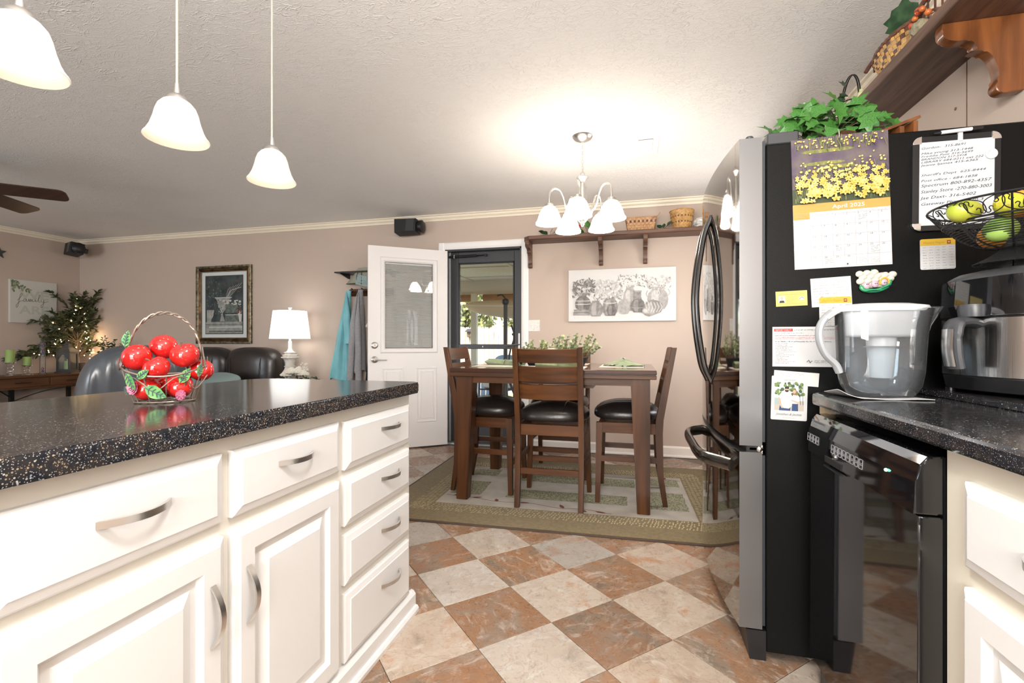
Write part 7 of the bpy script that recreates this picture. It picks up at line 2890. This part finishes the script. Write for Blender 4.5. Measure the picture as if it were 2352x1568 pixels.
# ------------------------------------------------------------------ ceiling fan
CF = thing('ceiling_fan', 'dark wooden ceiling fan reaching in from the left edge', 'ceiling fan', (-4.635, 2.24, CZ))
B().lathe([(0, 0), (.07, 0), (.07, -.02), (.03, -.06), (.014, -.07), (.014, -.14), (.09, -.16), (.12, -.20), (.12, -.28), (.09, -.31), (0, -.32)], 30).obj('motor', 'lantern', CF)
B().lathe([(0, -.32), (.05, -.32), (.11, -.36), (.12, -.40), (.08, -.45), (0, -.46)], 26).obj('light_bowl', 'ceramic', CF)
for k in range(5):
    a = math.radians(43.5 + 72 * k)
    m_ = Matrix.Rotation(a, 4, 'Z') @ Matrix.Rotation(math.radians(-17), 4, 'X')
    b = B()
    out = rrect(.20, .67, -.074, .074, .045, 6)
    b.prism(out, -.2745, -.2665, 'z')
    b.bm.transform(m_)
    bl = b.obj('blade', 'fan', CF)
    b = B().box(.10, .24, -.022, .022, -.266, -.260)
    b.bm.transform(m_)
    b.obj('blade_iron', 'lantern', bl, smooth=False)

# added bowl lamps out of view, hung low to spread light on the ceiling
t = thing('added_ceiling_lamp', 'added fill light shaped as a bowl ceiling lamp, unseen behind the camera', 'ceiling lamp', (-.1, -.9, CZ))
B().lathe([(0, 0), (.07, 0), (.07, -.02), (.012, -.03), (.012, -.22), (.03, -.23), (0, -.235)], 26).obj('stem', 'nickel', t)
B().lathe([(.19, -.20), (.16, -.26), (.09, -.30), (0, -.312), (0, -.306), (.088, -.294), (.156, -.255), (.186, -.20), (.19, -.20)], 30).obj('glass_bowl', 'added_lamp_glow', t)
dup(t, (-.15, .50, CZ), None, 'added fill light shaped as a bowl ceiling lamp, unseen above the camera')


# ------------------------------------------------------------------ the porch and yard beyond the storm door
struct(B().box(-9, 5, WY + .15, 30, -.55, -.42).obj('ground', mat('lawn', (.22, .24, .09), (.34, .32, .16), sc=3, rough=.95), smooth=False))
struct(B().box(-4.4, 1.5, WY + .15, 9.2, -.42, -.10).obj('porch_floor', mat('pale_deck', (.62, .60, .57), rough=.7), smooth=False))
MT['porch_panel'] = mat('speckled_ceiling_board', (.78, .69, .57), (.64, .55, .44), sc=40, rough=.9)
MT['porch_paint'] = mat('tan_porch_paint', (.66, .58, .45), rough=.7)
pc = struct(B().box(-5.2, 1.6, WY + .15, 9.4, 2.30, 2.38).obj('porch_ceiling', 'porch_panel', smooth=False))
for y in (6.2, 7.4, 8.5):
    B().box(-5.2, 1.6, y - .02, y + .02, 2.285, 2.302).obj('batten', 'porch_paint', pc, smooth=False)
for x in (-4.3, -3.1, -1.9, -.7):
    B().box(x - .02, x + .02, WY + .15, 9.0, 2.283, 2.300).obj('cross_batten', 'porch_paint', pc, smooth=False)
tag(B().box(-5.2, 1.6, 9.0, 9.14, 2.02, 2.30).obj('porch_beam', 'porch_paint'), 'tan beam carrying the porch roof edge', 'beam')


def pdir(px, py, dist):
    """a point seen at a pixel, a camera depth away"""
    k = (px - 1176) / 1100.0
    return Vector((dist * (-math.sin(YAW) + math.cos(YAW) * k), dist * (math.cos(YAW) + math.sin(YAW) * k), 1.07 + dist * (787 - py) / 1100.0))


p = pdir(1089.5, 787, 9.3)
tag(B().box(p.x - .055, p.x + .055, p.y - .055, p.y + .055, -.10, 2.02, .004).obj('porch_post', 'porch_paint'), 'square tan porch post behind the storm door glass', 'post')
p2 = pdir(1600, 787, 9.6)
BL = mat('bamboo_blind', (.27, .115, .035), (.36, .17, .06), sc=4, st=(1, 1, 30), rough=.7)
for k, (px0, px1) in enumerate(((1030, 1078), (1104, 1215))):
    a, c = pdir(px0, 687, 9.2), pdir(px1, 687, 9.2)
    o = B().tube([(a.x, 9.02 - .08, 1.945), (c.x, 9.02 - .08, 1.945)], .07, 12).obj('rolled_blind', BL)
    tag(o, ('rolled brown bamboo blind left of the porch post', 'rolled brown bamboo blind right of the porch post')[k], 'blind', 'rolled porch blinds')

# kayak hung under the porch roof
p = pdir(1152, 706, 8.0)
KY = thing('kayak', 'tan kayak hanging under the porch roof outside the door', 'kayak', (p.x, p.y, p.z), math.radians(-2))
b = B()


def hull(u, v):
    x = -.66 + 3.2 * u
    e = max(0.0, 1 - abs(2 * u - 1) ** 2.6)
    w_ = .36 * e ** .6 + .004
    hgt = (.155 * e ** .5 + .004)
    a = 2 * PI * v
    z = hgt * math.sin(a) * (1.25 if math.sin(a) < 0 else .85)
    return (x, w_ * math.cos(a), z + .05 * (1 - e) - (.04 * u))


b.grid(lambda u, v: hull(u, v), 30, 24, 0)
b.obj('hull', mat('tan_hull', (.60, .44, .27), rough=.5), KY)
B().tube([hull(i / 20, .5) for i in range(21)], .014, 6).obj('gunwale', 'porch_paint', KY)
for x in (.3, 1.6):
    B().tube([(x, .2, .05), (x, .2, 2.30 - p.z), (x, -.2, 2.30 - p.z), (x, -.2, .05)], .008, 5).obj('hanging_strap', 'black', KY)

# stand with hooked top and splayed legs
p = pdir(1161, 787, 6.9)
ST = thing('plant_stand', 'dark metal garden stand with hooked top and curved legs on the porch', 'stand', (p.x, p.y, -.10))
B().tube([(0, 0, .75), (0, 0, 1.72)], .030, 8).obj('pole', 'lantern', ST)
B().ball((0, 0, 1.76), (.055, .05, .055), 12, 8).tube(spline([(0, 0, 1.80), (-.05, 0, 1.86), (-.12, 0, 1.85)], 4), .012, 6).obj('hook_head', 'black', ST)
for k in range(4):
    a = 2 * PI * k / 4 + .4
    B().tube(spline([(0, 0, .95), (.06 * math.cos(a), .06 * math.sin(a), .62), (.20 * math.cos(a), .20 * math.sin(a), .30), (.42 * math.cos(a), .42 * math.sin(a), .012)], 5), .020, 6).obj('leg', 'lantern', ST)
b = B().tube(spline([(.05, 0, .60), (.06, 0, 1.0), (.13, 0, 1.25), (.09, 0, 1.42)], 4), .012, 6).tube(spline([(.10, 0, 1.30), (.22, 0, 1.18), (.28, 0, 1.15)], 4), .014, 6)
b.obj('side_arm', 'black', ST)

# patio chair with blue cushion
p = pdir(1150, 787, 8.2)
PC = thing('patio_chair', 'black metal patio chair with a blue cushion on the porch', 'patio chair', (p.x, p.y, -.10), math.radians(165))
b = B()
cushion(b, (0, 0, .46), (.27, .27, .075), 3.2, 22, 12)
b.obj('seat_cushion', mat('oatmeal_cushion', (.55, .50, .42), rough=.9), PC)
b = B()
cushion(b, (0, -.22, .72), (.27, .085, .24), 3.0, 22, 12)
b.obj('back_cushion', mat('sky_blue_cushion', (.20, .36, .50), (.34, .46, .55), sc=9, rough=.9), PC)
for sx in (-1, 1):
    for sy in (-1, 1):
        B().tube([(sx * .28, sy * .26, 0), (sx * .27, sy * .25, .62)], .013, 6).obj('leg', 'black', PC)
    B().tube(spline([(sx * .29, -.26, .60), (sx * .31, 0, .65), (sx * .29, .28, .60)], 4), .015, 6).obj('arm', 'black', PC)
B().box(-.27, .27, -.26, .26, .375, .395).obj('seat_frame', 'black', PC, smooth=False)
p = pdir(1092, 787, 9.9)
AC = thing('lawn_chair', 'pale blue slatted lawn chair beyond the porch', 'lawn chair', (p.x + .05, p.y, -.42), math.radians(20))
LB = mat('pale_blue_plastic', (.36, .46, .60), rough=.6)
for k in range(5):
    B().hexa([(-.25 + k * .102, -.20, .35), (-.16 + k * .102, -.20, .35), (-.16 + k * .102, -.17, .35), (-.25 + k * .102, -.17, .35), (-.27 + k * .11, -.42, .98), (-.17 + k * .11, -.42, .98), (-.17 + k * .11, -.39, .98), (-.27 + k * .11, -.39, .98)]).obj('back_slat', LB, AC, smooth=False)
    B().box(-.27, .27, -.20 + k * .10, -.115 + k * .10, .36, .38).obj('seat_slat', LB, AC, smooth=False)
for sx in (-1, 1):
    B().hexa([(sx * .29 - .02, .20, 0), (sx * .29 + .02, .20, 0), (sx * .29 + .02, .30, 0), (sx * .29 - .02, .30, 0), (sx * .29 - .02, .16, .58), (sx * .29 + .02, .16, .58), (sx * .29 + .02, .26, .58), (sx * .29 - .02, .26, .58)]).obj('front_leg', LB, AC, smooth=False)
    B().hexa([(sx * .29 - .02, -.40, 0), (sx * .29 + .02, -.40, 0), (sx * .29 + .02, -.30, 0), (sx * .29 - .02, -.30, 0), (sx * .29 - .02, -.26, .58), (sx * .29 + .02, -.26, .58), (sx * .29 + .02, -.16, .58), (sx * .29 - .02, -.16, .58)]).obj('rear_leg', LB, AC, smooth=False)
    B().box(sx * .32 - .05, sx * .32 + .05, -.30, .32, .58, .60).obj('arm', LB, AC, smooth=False)

# plank fence, bird house and trees
FN = thing('plank_fence', 'tall pale wooden plank fence across the yard', 'fence', (-3.6, 13.2, -.42))
fm = mat('weathered_pine', (.66, .55, .43), (.52, .41, .30), st=(6, 6, .6), sc=2, dt=5, rough=.8, rnd=7)
pl = None
for k in range(44):
    x = -3.0 + k * .146
    if pl is None:
        pl = B().prism([(-.068, 0), (.068, 0), (.068, 1.90), (.048, 1.94), (-.048, 1.94), (-.068, 1.90)], -.01, .01, 'y').obj('plank', fm, FN, loc=(x, 0, 0), smooth=False)
    else:
        copy_part(pl, (x, random.uniform(-.004, .004), random.uniform(-.015, .012)))
for z in (.35, 1.0, 1.65):
    B().box(-3.1, 3.5, .012, .05, z - .045, z + .045).obj('rail', fm, FN, smooth=False)
p = pdir(1067, 767, 13.42)
t = thing('bird_house', 'small wooden bird house hung on the yard fence', 'bird house', (p.x, 13.18, p.z - .08), 0)
B().box(-.07, .07, -.12, 0, 0, .16, .003).obj('box', 'bark', t)
B().hexa([(-.10, -.17, .15), (.10, -.17, .15), (.10, .0, .22), (-.10, .0, .22), (-.10, -.17, .17), (.10, -.17, .17), (.10, .0, .24), (-.10, .0, .24)]).obj('roof', 'lantern', t, smooth=False)
B().lathe([(0, 0), (.022, 0), (.022, .004), (0, .004)], 14, (0, -.125, .09), ax=Matrix.Rotation(PI / 2, 3, 'X')).obj('entrance_hole', 'ink', t)


def tree(label, x, y, h, r, seed, m):
    t = thing('yard_tree', label, 'tree', (x, y, -.42), group='trees beyond the fence')
    rn = random.Random(seed)
    tb_ = B().tube(spline([(0, 0, 0), (.08, 0, h * .35), (-.05, .1, h * .65), (.05, 0, h * .9)], 4), [.16, .15, .14, .13, .12, .11, .10, .09, .08, .07, .06, .05, .04], 8)
    for k in range(9):
        a = rn.uniform(0, 2 * PI)
        z0_ = h * rn.uniform(.3, .8)
        tb_.tube([(0, 0, z0_), (r * .7 * math.cos(a), r * .7 * math.sin(a), z0_ + h * .2)], [.06, .02], 6)
    tb_.obj('trunk', 'bark', t)
    b = B()
    for k in range(3400):
        a, e_ = rn.uniform(0, 2 * PI), rn.uniform(-1, 1)
        q = rn.random() ** .4
        p_ = Vector((r * q * math.cos(a) * math.sqrt(1 - e_ * e_), r * q * math.sin(a) * math.sqrt(1 - e_ * e_), h * .62 + h * .48 * q * e_))
        leaf_into(b, orient(p_, (rn.uniform(-1, 1), rn.uniform(-1, 1), rn.uniform(-1, .6)), rn.uniform(-2, 2), rn.uniform(.10, .20)), 'oval', 0, .15, 1.3, .1)
    b.obj('foliage', m, t, kind='stuff')


TG = mat('yellow_green_foliage', (.22, .26, .07), (.46, .43, .18), sc=1.2, rough=.6)  # lighter yellow-green leaves, tone varied by noise
TG2 = mat('olive_foliage', (.14, .17, .06), (.36, .33, .14), sc=1.4, rough=.6)
tree('sunlit leafy tree beyond the fence left of the porch post', -5.55, 15.4, 4.6, 1.1, 1, TG)
tree('dark-trunked leafy tree beyond the fence behind the kayak', -3.3, 15.7, 4.4, 1.1, 2, TG2)
tree('leafy tree beyond the fence at the right of the door glass', -1.0, 15.9, 4.8, 1.1, 3, TG)

for l_ in list(_txt.values()):
    bpy.data.meshes.remove(l_)
